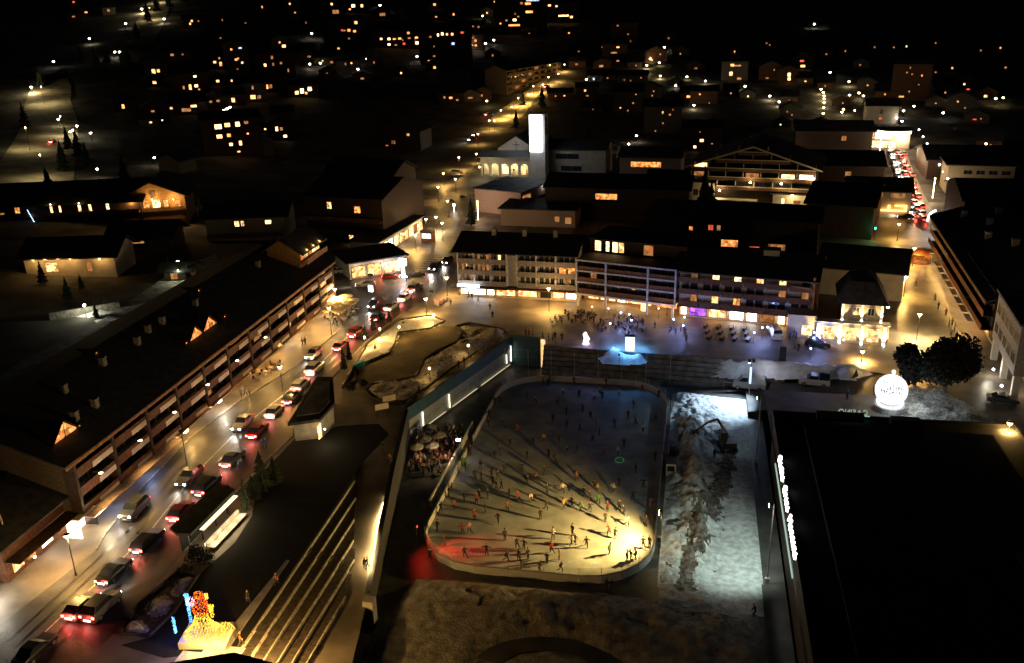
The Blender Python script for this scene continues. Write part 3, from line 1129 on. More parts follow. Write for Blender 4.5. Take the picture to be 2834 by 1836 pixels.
# dormer windows and chimneys on its dark roof
for sx, sy, w, m in ((152, 1015, 5.0, E_WINO), (487, 762, 4.8, E_WINO), (455, 785, 4.4, E_WINO), (521, 738, .9, E_WINO), (432, 800, .9, E_WINO), (183, 993, .8, E_WIND), (457, 676, .9, E_WINO), (220, 822, .9, E_WIND), (615, 556, .9, E_WIND)):
    d = ray(sx, sy)
    # meet the street-side roof slope
    inv = A.matrix_basis.inverted()
    o_, d_ = inv @ CAM, inv.to_3x3() @ d
    sl = 4.2 / (DA / 2)
    t_ = (10.6 + sl * o_.y - o_.z) / (d_.z - sl * d_.y)
    q = o_ + d_ * t_
    q.x = max(.5, min(LA - 3, q.x))
    if q.y > DA / 2 - 1:
        q.y = DA / 2 - 1.2
    h = w * .40
    dm = MB()
    z = 10.6 + sl * q.y
    dm.quad((q.x - w / 2 - .3, q.y - .3, z - .1), (q.x, q.y - .3, z + h + .35), (q.x, q.y + 3.5, z + h + .35), (q.x - w / 2 - .3, q.y + h / sl, z + .1))
    dm.quad((q.x + w / 2 + .3, q.y - .3, z - .1), (q.x, q.y - .3, z + h + .35), (q.x, q.y + 3.5, z + h + .35), (q.x + w / 2 + .3, q.y + h / sl, z + .1))
    do = dm.build('dormer', ROOF, rfA)
    gl = MB()
    gl.quad((q.x - w / 2, q.y, z), (q.x + w / 2, q.y, z), (q.x, q.y, z + h + .1))
    gl.build('dormer_window', m, rfA)
    if w > 2:
        MB().box(q.x - .04, q.x + .04, q.y - .06, q.y - .02, z, z + h).build('glazing_bar', FRAMED, rfA)
for sx, sy in ((240, 848), (175, 975), (222, 945), (150, 912), (320, 800), (345, 772), (378, 752), (455, 710), (600, 620)):
    d = ray(sx, sy)
    inv = A.matrix_basis.inverted()
    o_, d_ = inv @ CAM, inv.to_3x3() @ d
    t_ = (10.6 + 4.2 / 11.5 * o_.y - o_.z) / (d_.z - 4.2 / 11.5 * d_.y)
    q = o_ + d_ * t_
    y = min(q.y, DA / 2)
    chimney(rfA, max(1, min(LA - 1, q.x)), y, 10.6 + .365 * y - .2, 1.3, .8, M('chimney_render', (.3, .3, .29), .9))

# lit top-floor balcony at the far end of the row
c = T(728, 612)
gp = at_plane(728, 600, Vector((c.x, c.y, 0)), Vector((_fw.x, _fw.y, 0)).normalized())
P1 = thing('penthouse', 'small top floor loggia glowing orange above the far end of the balcony row', 'house', (G(697, 612, 17.4).x, G(697, 612, 17.4).y, 17.4), aA)
gable_wall(MB(), 11, 7, -4, 3.0, 2.2, 'x', 0, 0).build('wall', WOODL, P1)
gable_roof(P1, 11, 7, 3.0, 2.2, 1.4, ROOF)
for k, c in enumerate('owoyw'):
    window(P1, .4 + 2.1 * k, 2.3 + 2.1 * k, .3, 2.4, 0, WINM[c], FRAMED)
MB().box(0, 11, -1.7, -.08, -.2, 0).build('balcony', WOODL, P1)
MB().box(0, 11, -1.8, -1.7, -.25, .8).build('railing', WOODL, P1)
for x in (2, 5.5, 9):
    point((x, -1.0, 2.4), 200, AMB, .15, P1)

# ---- C: three joined blocks along the far side of the plaza
def block(name, label, p0, p1, H, D, cat='apartments'):
    d = p1 - p0
    L = math.hypot(d.x, d.y)
    t = thing(name, label, cat, (p0.x, p0.y, TOWN), math.atan2(d.y, d.x))
    return t, L


c1a, c1b = G(1066, 690), G(1345, 705)
C1, L1 = block('white_apartment_block', 'white balcony block with a lit corner shop at the left end of the plaza', c1a, c1b, 11, 14)
c1w = M('pale_render', (.72, .72, .7), .8)
gable_wall(MB(), L1 - .05, 15, 3.1, 10.9, 2.4).build('wall', c1w, C1)
MB().box(0, L1 - .05, .8, 15, 0, 3.08).build('ground_floor', CREAM, C1)
rf = gable_roof(C1, L1 - 1, 15, 10.9, 2.4, 1.0, ROOF)
for x in (7, 14, 21):
    chimney(rf, x, 6.5, 12.8)
fl1 = [(3.4, 2.5), (5.9, 2.5), (8.4, 2.4)]
bl = [(.6, 4.2), (4.3, 7.9), (8.0, 11.6), (14, 18.2), (18.3, 22.5), (22.6, L1 - .3)]
lit1 = {(2, 2): 'kyk', (2, 0): 'kkk', (2, 1): 'dkd', (1, 1): 'ddd', (1, 0): 'dkk', (0, 0): 'dkd', (1, 5): 'oo', (0, 3): 'kkk', (0, 4): 'kkk', (0, 5): 'kdk', (1, 3): 'kkk', (1, 4): 'kkk', (2, 3): 'kkk', (2, 4): 'kkk', (2, 5): 'kkk'}
facade(C1, L1, fl1, bl, None, M('grey_railing', (.27, .25, .22), .7), CONC, 0, 1.2, c1w, .95, lit=lit1)
shops(C1, .5, 2.5, .8, [(.4, 2.0, E_SHOPW), (2.1, 6.2, E_SIGN), (6.5, 8.2, E_SHOPW), (8.6, 13.0, E_SHOP), (13.6, 18, E_SHOP), (18.6, 21, GLASSD), (21.4, 24, E_SHOP), (24.3, L1 - .6, E_SHOPW)])
MB().box(-1.2, 12, -2.2, .75, 2.75, 3.05).build('canopy', METAL, C1)
MB().box(12.05, L1 - .1, -1.9, .75, 2.75, 3.0).build('canopy', WOOD, C1)
MB().box(.6, 5.6, -2.3, -2.22, 3.15, 3.75).build('sign', E_SIGN, C1)
light_row(C1, (2, 5, 10, 15.5, 22, 25.5), -.9, 2.3, 130, WARM)
MB().box(2.2, 11.8, -2.35, -2.21, 2.8, 3.0).build('fascia', FRAMED, C1)

c2b = G(1575, 735)
C2, L2 = block('framed_apartment_block', 'dark balcony block behind a pale grid frame in the middle of the plaza row', G(1346, 705), c2b, 11, 16)
gable_wall(MB(), L2 - .05, 16, 3.1, 10.0, 0).build('wall', DARKW, C2)
MB().box(0, L2 - .05, 2.8, 16, 0, 3.08).build('ground_floor', WOODL, C2)
GRID = M('pale_frame', (.46, .52, .6), .7)
xs2 = [0, 6.6, 15.8, L2 - .35]
for x in xs2:
    MB().box(x, x + .32, -1.9, -1.5, 2.6, 10.4).build('frame_post', GRID, C2)
for z in (2.9, 5.45, 7.9, 10.2):
    for a, c in zip(xs2, xs2[1:]):
        MB().box(a + .33, c - .01, -1.86, -1.56, z - .16, z + .16).build('frame_beam', GRID, C2)
facade(C2, L2, [(3.1, 2.5), (5.6, 2.5), (8.0, 2.3)], [(.4, 6.4), (7, 15.6), (16.2, L2 - .4)], None, WOOD, CONC, 0, 1.5, None, .9, lit={(0, 0): 'kkk', (0, 1): 'kkkk', (1, 0): 'kdk', (1, 1): 'kkkk', (2, 1): 'kkkk', (0, 2): 'kkk', (1, 2): 'kkk', (2, 2): 'kkk', (2, 0): 'kkk'}, frame=FRAMED)
MB().box(0, L2 - .05, -2.2, 2.75, 2.62, 3.05).build('canopy', WHITE, C2)
MB().box(1, L2, 5, 15, 10.05, 13.4).build('penthouse_wall', DARKW, C2)
flat_roof(C2, L2 - 1, 11.5, 13.42, ROOF, 1, 4)
for x0, x1, m in ((1.6, 3.1, E_WIN2), (4.1, 5.0, E_WIN2), (5.6, 6.9, E_WIN2), (7.0, 8.3, E_WIN), (12.6, 14.8, E_WIND)):
    window(C2, x0, x1, 10.7, 13.0, 5, m, FRAMED, .07, 0)
MB().box(.2, L2, -1.5, 5, 10.06, 10.3).build('terrace', DARKW, C2)
shops(C2, .4, 2.4, 2.8, [(1, 3.5, E_SHOP), (3.8, 7.4, E_SHOP), (7.8, 9.6, E_SHOPW), (9.8, 13.2, E_SHOP), (13.8, 15.4, E_WIN2), (16.4, 21, E_WINO)])
for x in (.5, 6.7, 15.9, L2 - .6):
    MB().box(x - .2, x + .2, -1.9, -1.4, 0, 2.6).build('column', WHITE, C2)
MB().lathe([(.05, 0), (.75, .1), (.75, 2.4), (.05, 2.5)], 16, (14.6, .6, 0)).build('revolving_door', E('lit_drum', (1, .68, .3), 2.4, .2, 1), C2)
light_row(C2, (2.5, 6, 9, 12, 14.6, 18), 1.2, 2.4, 190, WARM)

c3a, c3b = G(1576, 737), G(1880, 768)
C3, L3 = block('brown_apartment_block', 'brown balcony block with lit top floor windows at the right of the plaza row', c3a, c3b, 11, 15)
c3w = M('grey_render', (.56, .56, .56), .85)
gable_wall(MB(), L3, 15, 3.1, 10.6, 2.6).build('wall', c3w, C3)
MB().box(0, L3, .8, 15, 0, 3.08).build('ground_floor', CREAM, C3)
rf = gable_roof(C3, L3, 15, 10.6, 2.6, 1.3, ROOF)
chimney(rf, 17, 7, 12.8, 1.0, 3)
MB().box(L3 + .02, L3 + .5, -1.0, 15, 0, 11).build('end_wall', M('brick_red', (.35, .16, .09), .85), C3)
b3 = [(i * (L3 / 6) + .1, (i + 1) * (L3 / 6) - .1) for i in range(6)]
facade(C3, L3, [(3.3, 2.5), (5.8, 2.5), (8.2, 2.3)], b3, None, WOOD, CONC, 0, 1.4, None, .9, lit={(2, 0): '-d', (2, 1): '-y', (2, 2): '-y', (2, 3): '-w', (2, 4): '-w', (2, 5): '-k', (1, 4): '-d', (1, 5): '-d', (0, 0): '-d', (0, 1): '-w', (0, 2): '-o', (1, 0): 'kk', (1, 1): 'kk', (1, 2): 'kk', (1, 3): 'kk', (0, 3): 'kk', (0, 4): 'kk', (0, 5): 'kk'}, frame=FRAMED, win_h=1.6)
MB().box(0, L3, -1.5, .75, 2.8, 3.06).build('canopy', WOOD, C3)
shops(C3, .35, 2.5, .8, [(.3, 1.6, E_SHOPW), (2.0, 5.6, E_PURP), (6, 9.6, E_SHOP), (10.2, 13.0, E_SIGN), (13.6, 15.6, E_SIGN), (16, 19, E_WIND), (19.6, 21, E_SHOPW), (21.2, L3 - .6, E_SHOP)])
light_row(C3, (1, 7, 11, 14.5, 20.2, 23.5), -.6, 2.3, 170, WARM)

# ---- villa with floodlit pilasters
v0, v1 = G(1950, 793), G(2045, 800)
V = thing('floodlit_villa', 'cream villa with dark hipped roof and bright floodlit pilasters', 'villa', (v0.x, v0.y, TOWN), math.atan2(v1.y - v0.y, v1.x - v0.x))
VW = (v1 - v0).length
VM = M('villa_render', (.34, .30, .22), .85, var=.1)
MB().box(0, VW, 1.2, 12, 0, 7.3).build('wall', VM, V)
MB().box(-4.2, VW + 1.2, -.6, 1.15, 0, 3.7).build('veranda', VM, V)
MB().box(-4.4, VW + 1.4, -.8, 1.17, 3.72, 3.95).build('cornice', WHITE, V)
MB().box(-9.5, -4.25, .6, 9, 0, 4.4).build('side_wing', CREAM, V)
hr = MB()
oh = .9
hz, rz_ = 7.3, 5.2
a_, b_, c_, d_ = (-oh, 1.2 - oh), (VW + oh, 1.2 - oh), (VW + oh, 12 + oh), (-oh, 12 + oh)
lo = [(-oh, 1.2 - oh, hz), (VW + oh, 1.2 - oh, hz), (VW + oh, 12 + oh, hz), (-oh, 12 + oh, hz)]
mid = [(1.2, 3.2, hz + 3.6), (VW - 1.2, 3.2, hz + 3.6), (VW - 1.2, 10, hz + 3.6), (1.2, 10, hz + 3.6)]
tp = [(3, 6, hz + 4.6), (VW - 3, 6, hz + 4.6), (VW - 3, 7.4, hz + 4.6), (3, 7.4, hz + 4.6)]
for L_, U_ in ((lo, mid), (mid, tp)):
    for k in range(4):
        hr.quad(L_[k], L_[(k + 1) % 4], U_[(k + 1) % 4], U_[k])
hr.quad(*tp)
hr.quad(*lo)
hr.build('roof', ROOF, V)
for i in range(3):
    xw = 1.0 + i * (VW - 2.0) / 2
    if i < 2:
        x0 = xw + .9
        window(V, x0, x0 + 1.3, 4.9, 6.5, 1.2, GLASSD, WHITE, .12, 1)
for i in range(4):
    x = -3.9 + i * (VW + 4.4) / 3
    MB().box(x - .32, x + .32, -.9, -.62, 0, 3.7).build('pilaster', WHITE, V)
    MB().ball((x, -1.25, .2), .14).build('uplight', E_LAMPW, V)
    spot((x, -2.2, .3), (x, -.7, 2.3), 3000, (1, .70, .30), 62, .6, .08, V)
    if i < 3:
        window(V, x + .9, x + 3.0, .5, 3.1, -.6, E_WIN, WHITE, .12, 2)
for i in range(3):
    x = .2 + i * (VW - .4) / 2
    MB().box(x - .25, x + .25, .92, 1.18, 3.97, 7.2).build('pilaster', WHITE, V)
    MB().ball((x, .75, 4.05), .1).build('uplight', E_LAMPW, V)
    spot((x, -.3, 4.15), (x, 1.0, 6.0), 1500, (1, .70, .30), 55, .6, .06, V)
window(V, -6.9, -4.9, .4, 2.6, .6, E_WIN2, WHITE, .1, 1)
MB().ball((VW + .7, .9, 7.0), .25).build('eave_light', E_LAMP, V)
point((VW + 1.2, .3, 6.8), 160, WARM, .1, V)

# ---- generic boxes with roofs for the dark houses around
def house(name, label, p, w, d, h, rz=0.0, roof='gable', rise=2.5, axis='x', wall=WHITE, roofm=ROOF, cat='house', wins=(), group=None, oh=.8, z=None, base=2.0, balc=None):
    """p: middle of the facade foot; wins: (x0,x1,z0,z1,code) on the facade"""
    t = thing(name, label, cat, (p.x, p.y, p.z if z is None else z), rz, group)
    ri = rise if roof == 'gable' else 0
    gable_wall(MB(), w, d, -base, h, ri, axis, -w / 2, 0).build('wall', wall, t)
    if roof == 'gable':
        gable_roof(t, w, d, h, rise, oh, roofm, axis, x0=-w / 2)
    else:
        flat_roof(t, w, d, h, roofm, -w / 2, 0, oh)
    for x0, x1, z0, z1, c in wins:
        window(t, x0, x1, z0, z1, 0, WINM[c], FRAMED if wall in (WOOD, DARKW, WOODL) else FRAME)
    if balc:
        for z0 in balc:
            MB().box(-w / 2 + .3, w / 2 - .3, -1.4, -.09, z0 - .2, z0).build('balcony', WOODL if wall is WOODL else CONC, t)
            MB().box(-w / 2 + .3, w / 2 - .3, -1.5, -1.4, z0 - .25, z0 + .9).build('railing', WOOD if wall is not WOODL else WOODL, t)
    return t


# church
p = G(1185, 411)
CH = thing('church', 'white gabled church with lit arcade porch and a small dark cross', 'church', (p.x, p.y, TOWN), R(-4))
CHW = (G(1233, 413) - G(1098, 410)).length
MB().box(-CHW / 2, CHW / 2, .0, 4, 5.3, 7.2).build('porch_wall', WHITE, CH)
gable_wall(MB(), 14.4, 26, 0, 10.2, 4.4, 'y', -5.5, 4).build('wall', WHITE, CH)
gable_roof(CH, 14.4, 26, 10.2, 4.4, .5, ROOF, 'y', x0=-5.5, y0=4)
b = MB()
b.quad((-CHW / 2 - .6, -.8, 7.25), (CHW / 2 + .4, -.8, 7.25), (CHW / 2 + .4, 4, 9.2), (-CHW / 2 - .6, 4, 9.2))
b.box(-CHW / 2 - .6, CHW / 2 + .4, -.9, -.8, 6.9, 7.26)
b.build('porch_roof', M('frosted_metal', (.35, .4, .42), .5, .3), CH)
na = 6
aw = CHW / na
for i in range(na):
    x0 = -CHW / 2 + i * aw
    b = MB()
    r = aw / 2 - .5
    cx = x0 + aw / 2
    zs = 3.4
    for k in range(10):
        a0, a1 = math.pi - math.pi * k / 10, math.pi - math.pi * (k + 1) / 10
        q0, q1 = (cx + r * math.cos(a0), zs + r * math.sin(a0)), (cx + r * math.cos(a1), zs + r * math.sin(a1))
        for yy in (0, .6):
            b.quad((q0[0], yy, q0[1]), (q1[0], yy, q1[1]), (q1[0], yy, 5.31), (q0[0], yy, 5.31))
        b.quad((q0[0], 0, q0[1]), (q0[0], .6, q0[1]), (q1[0], .6, q1[1]), (q1[0], 0, q1[1]))
    b.box(x0, x0 + .5, 0, .6, 0, 5.31).box(x0 + aw - .5, x0 + aw, 0, .6, 0, 5.31)
    b.build('arch', WHITE, CH)
MB().box(-CHW / 2, CHW / 2, 3.9, 4.0, 0, 5.3).build('porch_back', CREAM, CH)
window(CH, -4.0, -1.4, .3, 3.2, 3.88, E_WIN2, WOODL)
window(CH, 2.4, 5.4, .1, 3.6, 3.88, E_WIN, WOODL, .1, 2)
for x in (-8.5, -4, 1.2, 6, 9):
    MB().ball((x, 2.2, 4.9), .2).build('porch_light', E_LAMPW, CH)
    point((x, 1.9, 4.3), 620, (1, .76, .38), .3, CH)
MB().box(1.6, 1.78, 3.9, 3.98, 8.9, 12.6).box(.4, 3.0, 3.9, 3.98, 11.2, 11.4).build('cross', FRAMED, CH)
MB().ball((-9, -9, 5), .3).build('flood_lamp', E_LAMP, CH)
point((-9, -9, 4.8), 1500, (1, .76, .4), .3, CH)

p = G(1250, 415)
TW = thing('bell_tower', 'slim square bell tower with a blazing white light panel beside the church', 'tower', (p.x, p.y, TOWN), R(-4))
MB().box(-2.9, 2.9, 0, 5.5, 0, 23.2).build('wall', WHITE, TW)
MB().box(-2.75, 1.9, -.3, -.02, 9.8, 22.9).build('light_panel', E('tower_light', (.93, .95, 1), 6, .1, 1.2, (1, 1, 1)), TW)
MB().box(-.55, -.35, -.36, -.31, 20.2, 21.6).box(-.8, -.1, -.36, -.31, 21.0, 21.2).build('cross', M('grey_cross', (.25, .25, .25)), TW)
MB().box(2.4, 2.95, 1, 4, 15.5, 22).build('louvre', FRAMED, TW)
point((-.4, -6, 16), 1500, (.8, .88, 1), 2.0, TW)

# pink flat-roofed house, big chalets and dark roofs behind the plaza
q0, q1 = G(1105, 492), G(1212, 503)
t, L = block('pink_house', 'blank pinkish house wall with flat roof below the church', q0, q1, 7, 22)
PINK = M('pink_render', (.58, .44, .40), .85)
MB().box(0, L, 0, 20, 0, 7.2).build('wall', PINK, t)
flat_roof(t, L, 20, 7.2, M('blue_roof', (.12, .14, .2), .7, var=.4, scale=.3), oh=.5)
MB().box(L + .02, L + 1.2, .5, 19.5, 3.6, 3.8).box(L + 1.1, L + 1.2, .5, 19.5, 3.8, 4.6).build('balcony', WOOD, t)
MB().box(L + .01, L + .06, 1, 6, 4.2, 6).build('window', E_WIND, t)
MB().ball((L + .5, 14, 6.6), .2).build('wall_light', E_LAMPW, t)
point((L * .4, -9, 5.5), 1300, (1, .62, .45), .4, t)
MB().tube((L * .4, -9, 0), (L * .4, -9, 5.3), .08).ball((L * .4, -9, 5.5), .2).build('yard_lamp', E_LAMP, t)
point((-6, -3, 2.2), 900, WARM, .2, t)
MB().tube((-6, -3, 0), (-6, -3, 2.2), .06).ball((-6, -3, 2.2), .38).build('yard_light', E_LAMPW, t)

NV = lambda x, y: math.atan2(-(_rt0.x * 0), 1)
SP = [
    # name, label, foot x, foot y, w, d, h, rz, roof, rise, axis, wall, cat, windows
    ('low_house', 'low pale house with dark flat roof directly behind the white plaza block', 1250, 527, 22, 14, 5, -3, 'flat', 0, 'x', PINK, [(5, 6.5, 1.5, 3.2, 'd'), (8, 10.0, 1, 3.0, 'd')]),
    ('cream_house', 'cream house wall with small windows between dark roofs behind the plaza', 1580, 478, 21, 14, 8, -6, 'gable', 2, 'x', CREAM, [(-6, -4.5, 3, 5, 'k'), (-1.2, .3, 3.4, 5.4, 'y'), (4, 5.5, 3.4, 5.4, 'k'), (-4, 0, 0, 2, 'k'), (6.5, 9.5, -1, 1, 'd')]),
    ('dark_long_house', 'long dark roofed house with one wide orange window behind the plaza blocks', 1430, 515, 42, 18, 10, -4, 'gable', 2.5, 'x', DARKW, [(-6, .5, 6.4, 8.2, 'o')]),
    ('rear_apartments', 'dark apartment house with scattered orange windows above the brown plaza block', 1690, 625, 40, 18, 12, -8, 'flat', 0, 'x', DARKW, [(-9.5, -8.5, 8.9, 10, 'o'), (-5, -3.7, 9.2, 10.6, 'r'), (-3, -2, 9.2, 10.6, 'd'), (-1.8, 2.2, 5.4, 7.2, 'o'), (4.8, 7.2, 5.6, 5.9, 'r'), (9, 13, 5.2, 6.8, 'd')]),
    ('pink_back_house', 'small pinkish house with dark gable roof left of the big chalet hotel', 1510, 415, 22, 14, 8, -4, 'gable', 2.4, 'x', PINK, [(-7, 4, 4, 6, 'o')]),
    ('grey_back_house', 'dim grey house with dark windows right of the bell tower', 1340, 408, 22, 14, 10, -4, 'gable', 2.5, 'x', CREAM, [(-8, 1, 6, 8, 'k'), (-6, 2, 1.5, 3.5, 'k')]),
    ('yard_house', 'yellowish low house with curved yard wall below the chalet hotel', 1850, 492, 14, 10, 5, -8, 'flat', 0, 'x', CREAM, [(-4.5, -3.5, 1, 3.8, 'y'), (-1, 1, 1, 3.4, 'd'), (3, 4, 1, 3.4, 'd')]),
    ('side_shop_house', 'cream corner house with plain gable end left of the shopping street', 1995, 692, 17, 16, 6.5, -14, 'gable', 3, 'x', CREAM, []),
    ('dark_corner_block', 'large black roofed block between plaza and shopping street', 1945, 552, 17, 30, 9, -14, 'gable', 3, 'x', DARKW, []),
]
for nm, lb, fx, fy, w, d, h, rz, roof, rise, ax, wall, wins in SP:
    p = T(fx, fy)
    house(nm, lb, p, w, d, h, R(rz), roof, rise, ax, wall, wins=wins)

# the chalet hotel: wide gable front with rows of pale balcony edges
h0, h1 = G(1605, 478), G(1888, 492)
HT, LH = block('chalet_hotel', 'wide chalet hotel with stacked balcony lines under one broad gable', h0, h1, 12, 24, 'hotel')
gable_wall(MB(), LH, 24, 0, 13.2, 6.0, 'y').build('wall', DARKW, HT)
gable_roof(HT, LH, 24, 13.2, 6.0, 1.9, ROOF, 'y')
PALE = M('pale_trim', (.5, .46, .36), .8)
for s_ in (0, 1):
    xa, xb = (-1.9, LH / 2) if s_ == 0 else (LH + 1.9, LH / 2)
    za, zb = 13.2 - 6.0 * 1.9 / (LH / 2), 19.2
    MB().quad((xa, -1.96, za - .5), (xb, -1.96, zb - .5), (xb, -1.96, zb), (xa, -1.96, za)).quad((xa, -2.02, za - .5), (xb, -2.02, zb - .5), (xb, -2.02, zb), (xa, -2.02, za)).build('bargeboard', PALE, HT)
for i, (z, x0, x1) in enumerate(((6.2, 8, LH - 1), (9.0, 0, LH), (11.7, 0, LH), (14.3, 7.5, LH - 7.5), (16.7, 14, LH - 14))):
    MB().box(x0, x1, -1.7, -.02, z - .2, z).build('balcony', DARKW, HT)
    MB().box(x0, x1, -1.8, -1.7, z + .6, z + .85).build('balcony_rail', PALE, HT)
    MB().box(x0, x1, -1.78, -1.72, z - .3, z + .58).build('railing', WOOD, HT)
    n = int((x1 - x0) / 4.6)
    for k in range(n + 1):
        xx = x0 + (x1 - x0) * k / n
        MB().box(xx - .07, xx + .07, -1.69, -.05, z, z + 2.3).build('divider', PALE, HT)
        if k < n:
            c = 'k'
            if i == 1 and k in (5, 6, 7):
                c = 'W' if k > 5 else 'y'
            if i == 2 and k == 0:
                c = 'y'
            if i in (1,) and k in (0, 3):
                c = 'd'
            window(HT, xx + .6, xx + (x1 - x0) / n - .6, z + .3, z + 1.9, 0, WINM[c], FRAMED)
for x, z in ((LH - .5, 10.2), (LH + 1, 3.4), (9, 5.6), (LH - 6, 5.0), (9.5, 2.6), (18, 8.4), (27, 8.4)):
    MB().ball((x, -2.2, z), .32).build('wall_lamp', E_LAMP, HT)
    point((x, -3.4, z - .3), 520, (1, .72, .32), .3, HT)
MB().box(8, 20, -5, -1.9, 0, 3.0).build('porch', CREAM, HT)
flat_roof(HT, 12.6, 3.4, 3.02, PALE, 7.7, -5.2, .1)

# right side: long timber front, white office block, church-white house, arched shop
tA, tB = G(2268, 806, 5), G(2150, 590, 5)
TR, LT = block('timber_row', 'long dark timber row with reddish balcony rails on the right of the shopping street', tB, tA, 12, 20)
TRz = math.atan2((tA - tB).y, (tA - tB).x)
gable_wall(MB(), LT, 20, 3.2, 10, 3.5, 'x', 0, 2.0).build('wall', DARKW, TR)
MB().box(0, LT, 3, 20, 0, 3.18).build('ground_floor', CREAM, TR)
rf = gable_roof(TR, LT, 20, 10, 3.5, 2.0, ROOF, y0=2.0)
REDW = M('red_wood', (.22, .075, .035), .7, var=.2)
for z in (3.4, 6.0, 8.4):
    n = 10
    for k in range(n):
        MB().box(LT * k / n + .1, LT * (k + 1) / n - .1, .4, 1.98, z - .2, z).build('balcony', DARKW, TR)
        MB().box(LT * k / n + .1, LT * (k + 1) / n - .1, .3, .4, z - .25, z + .85).build('railing', REDW, TR)
        window(TR, LT * k / n + .9, LT * (k + 1) / n - .9, z + .3, z + 2.0, 2.0, GLASSD, FRAMED)
shops(TR, .4, 2.6, 3, [(LT * k / 12 + .5, LT * (k + 1) / 12 - .5, [GLASSD, E_SHOP, E_SHOPW, E_SHOP, E_SHOP, E_SHOPW, E_SHOP, E_SHOP, E_SHOPW, E_SHOP, E_SHOP, GLASSD][k]) for k in range(12)])
for k in range(1, 11):
    MB().ball((LT * (k + .5) / 12, 1.2, 2.9), .16).build('shop_lamp', E_LAMP, TR)
    point((LT * (k + .5) / 12, .2, 2.5), 260, WARM, .2, TR)
    MB().box(LT * (k + .1) / 12, LT * (k + .9) / 12, -.8, .3, 2.75, 2.85).build('awning', CREAM, TR)
for x, y in ((LT * .12, 6), (LT * .3, 9), (LT * .45, 7), (LT * .6, 10), (LT * .2, 12)):
    chimney(rf, x, y, 10 + .35 * (y - 2) - .4, 1.6, 1.2, WHITE)
MB().box(0, LT, -.05, 0, .02, .03).build('floor_strip', STONE, TR)

q0, q1 = G(2345, 932), G(2500, 1020)
q0, q1 = G(2296, 838), G(2340, 928)
OB = thing('white_office_block', 'white block on stilts with dark ribbon windows at the right edge', 'building', (q1.x, q1.y, TOWN), math.atan2(q1.y - q0.y, q1.x - q0.x))
MB().box(-18, 0, .3, 16, 4.0, 12.4).build('wall', M('grey_white_render', (.42, .41, .39), .85), OB)
MB().box(-18.4, .4, -.1, 16.4, 12.42, 12.8).build('roof', ROOFS, OB)
for z in (5.6, 9.0):
    for k in range(5):
        window(OB, -17 + k * 3.4, -14.4 + k * 3.4, z, z + 1.8, .3, GLASSD, FRAME)
for x in (-17.5, -9, -.5):
    MB().box(x - .5, x + .5, .5, 1.5, 0, 3.98).build('pillar', WHITE, OB)
MB().box(-18, 0, 4, 15, 0, 3.98).build('ground_floor', CREAM, OB)
window(OB, -3, -1, .3, 2.8, 4, E_WINW, FRAMED)
for x in (-2, -9):
    MB().ball((x, -.6, 1.4), .2).build('door_light', E_LAMPW, OB)
    point((x, -1.3, 1.8), 240, (1, .9, .7), .25, OB)

p = T(2048, 290)
t = house('white_station_house', 'plain white two storey house at the top of the glowing street', p, 14, 12, 9, R(-3), 'gable', 2.5, 'x', CREAM, wins=[(-1.2, .2, 5, 7, 'k'), (-1.2, .2, 2.2, 3.6, 'r')])
point((-13, -6, 7), 260, (1, .85, .65), .5, t)
MB().tube((-13, -6, 0), (-13, -6, 7), .1).build('lamp_pole', METAL, t)
MB().ball((-13, -6, 7.2), .3).build('lamp', E_LAMPW, t)
p = T(2045, 345)
t = house('bright_bar', 'brightly lit bar with curved glowing canopy edge beside the far street', p, 22, 12, 7, R(-10), 'flat', 0, 'x', CREAM, wins=[(-9, -3, 3.8, 6.4, 'y'), (-2.4, 4, 3.8, 6.4, 'W'), (-9, 6, .3, 3, 'y')], cat='bar')
b = MB()
for k in range(12):
    a0, a1 = R(200 + 130 * k / 12), R(200 + 130 * (k + 1) / 12)
    b.quad(*[(5 + r * math.cos(a), -1 + r * math.sin(a), z) for a, r, z in ((a0, 7, 6.8), (a1, 7, 6.8), (a1, 7, 7.9), (a0, 7, 7.9))])
b.build('light_band', E('white_band', (1, .85, .6), 8), t)
point((0, -9, 6), 700, (1, .75, .45), .6, t)
MB().tube((0, -9, 0), (0, -9, 6), .08).ball((0, -9, 6.1), .25).build('lamp', E_LAMPW, t)
p = T(2038, 505)
t = house('cafe_house', 'corner cafe under red and orange illuminated signs on the far street', p, 17, 14, 8, R(-6), 'gable', 2.5, 'x', CREAM, wins=[(-3, 1, 5.6, 7.2, 'd'), (3, 7, 5.6, 7.2, 'd')], cat='cafe')
EO = E('orange_sign', (1, .48, .1), 5)
ER = E('red_sign', (1, .1, .03), 1.6, .5, 1.2)
MB().box(-8, -5, -.6, -.1, 4.2, 4.9).build('sign', EO, t)
MB().ball((-3, -.5, 4.4), .8, 10, .7).build('sign', EO, t)
MB().box(-8, .5, -.4, -.1, 1.2, 4.0).build('sign_board', ER, t)
MB().box(.8, 7.6, -.7, -.3, 2.0, 2.4).box(2.6, 3.2, -.7, -.3, 2.4, 3.7).box(4.4, 7.6, -.7, -.3, 3.4, 3.8).box(7.0, 7.6, -.7, -.3, 2.4, 3.4).build('neon_sign', EO, t)
point((-3, -4, 4), 900, (1, .35, .1), .5, t)
p = T(2272, 452)
t = house('side_white_house', 'white house with strip of small windows right of the glowing street', p, 19, 14, 9, R(-6), 'flat', 0, 'x', M('dim_render', (.34, .3, .2)), wins=[(k * 3.6 - 5, k * 3.6 - 2.4, 6.2, 7.6, 'k') for k in range(4)])
point((-14, -8, 6), 400, (1, .75, .45), .6, t)
MB().tube((-14, -8, 0), (-14, -8, 6), .08).ball((-14, -8, 6.1), .25).build('lamp', E_LAMP, t)
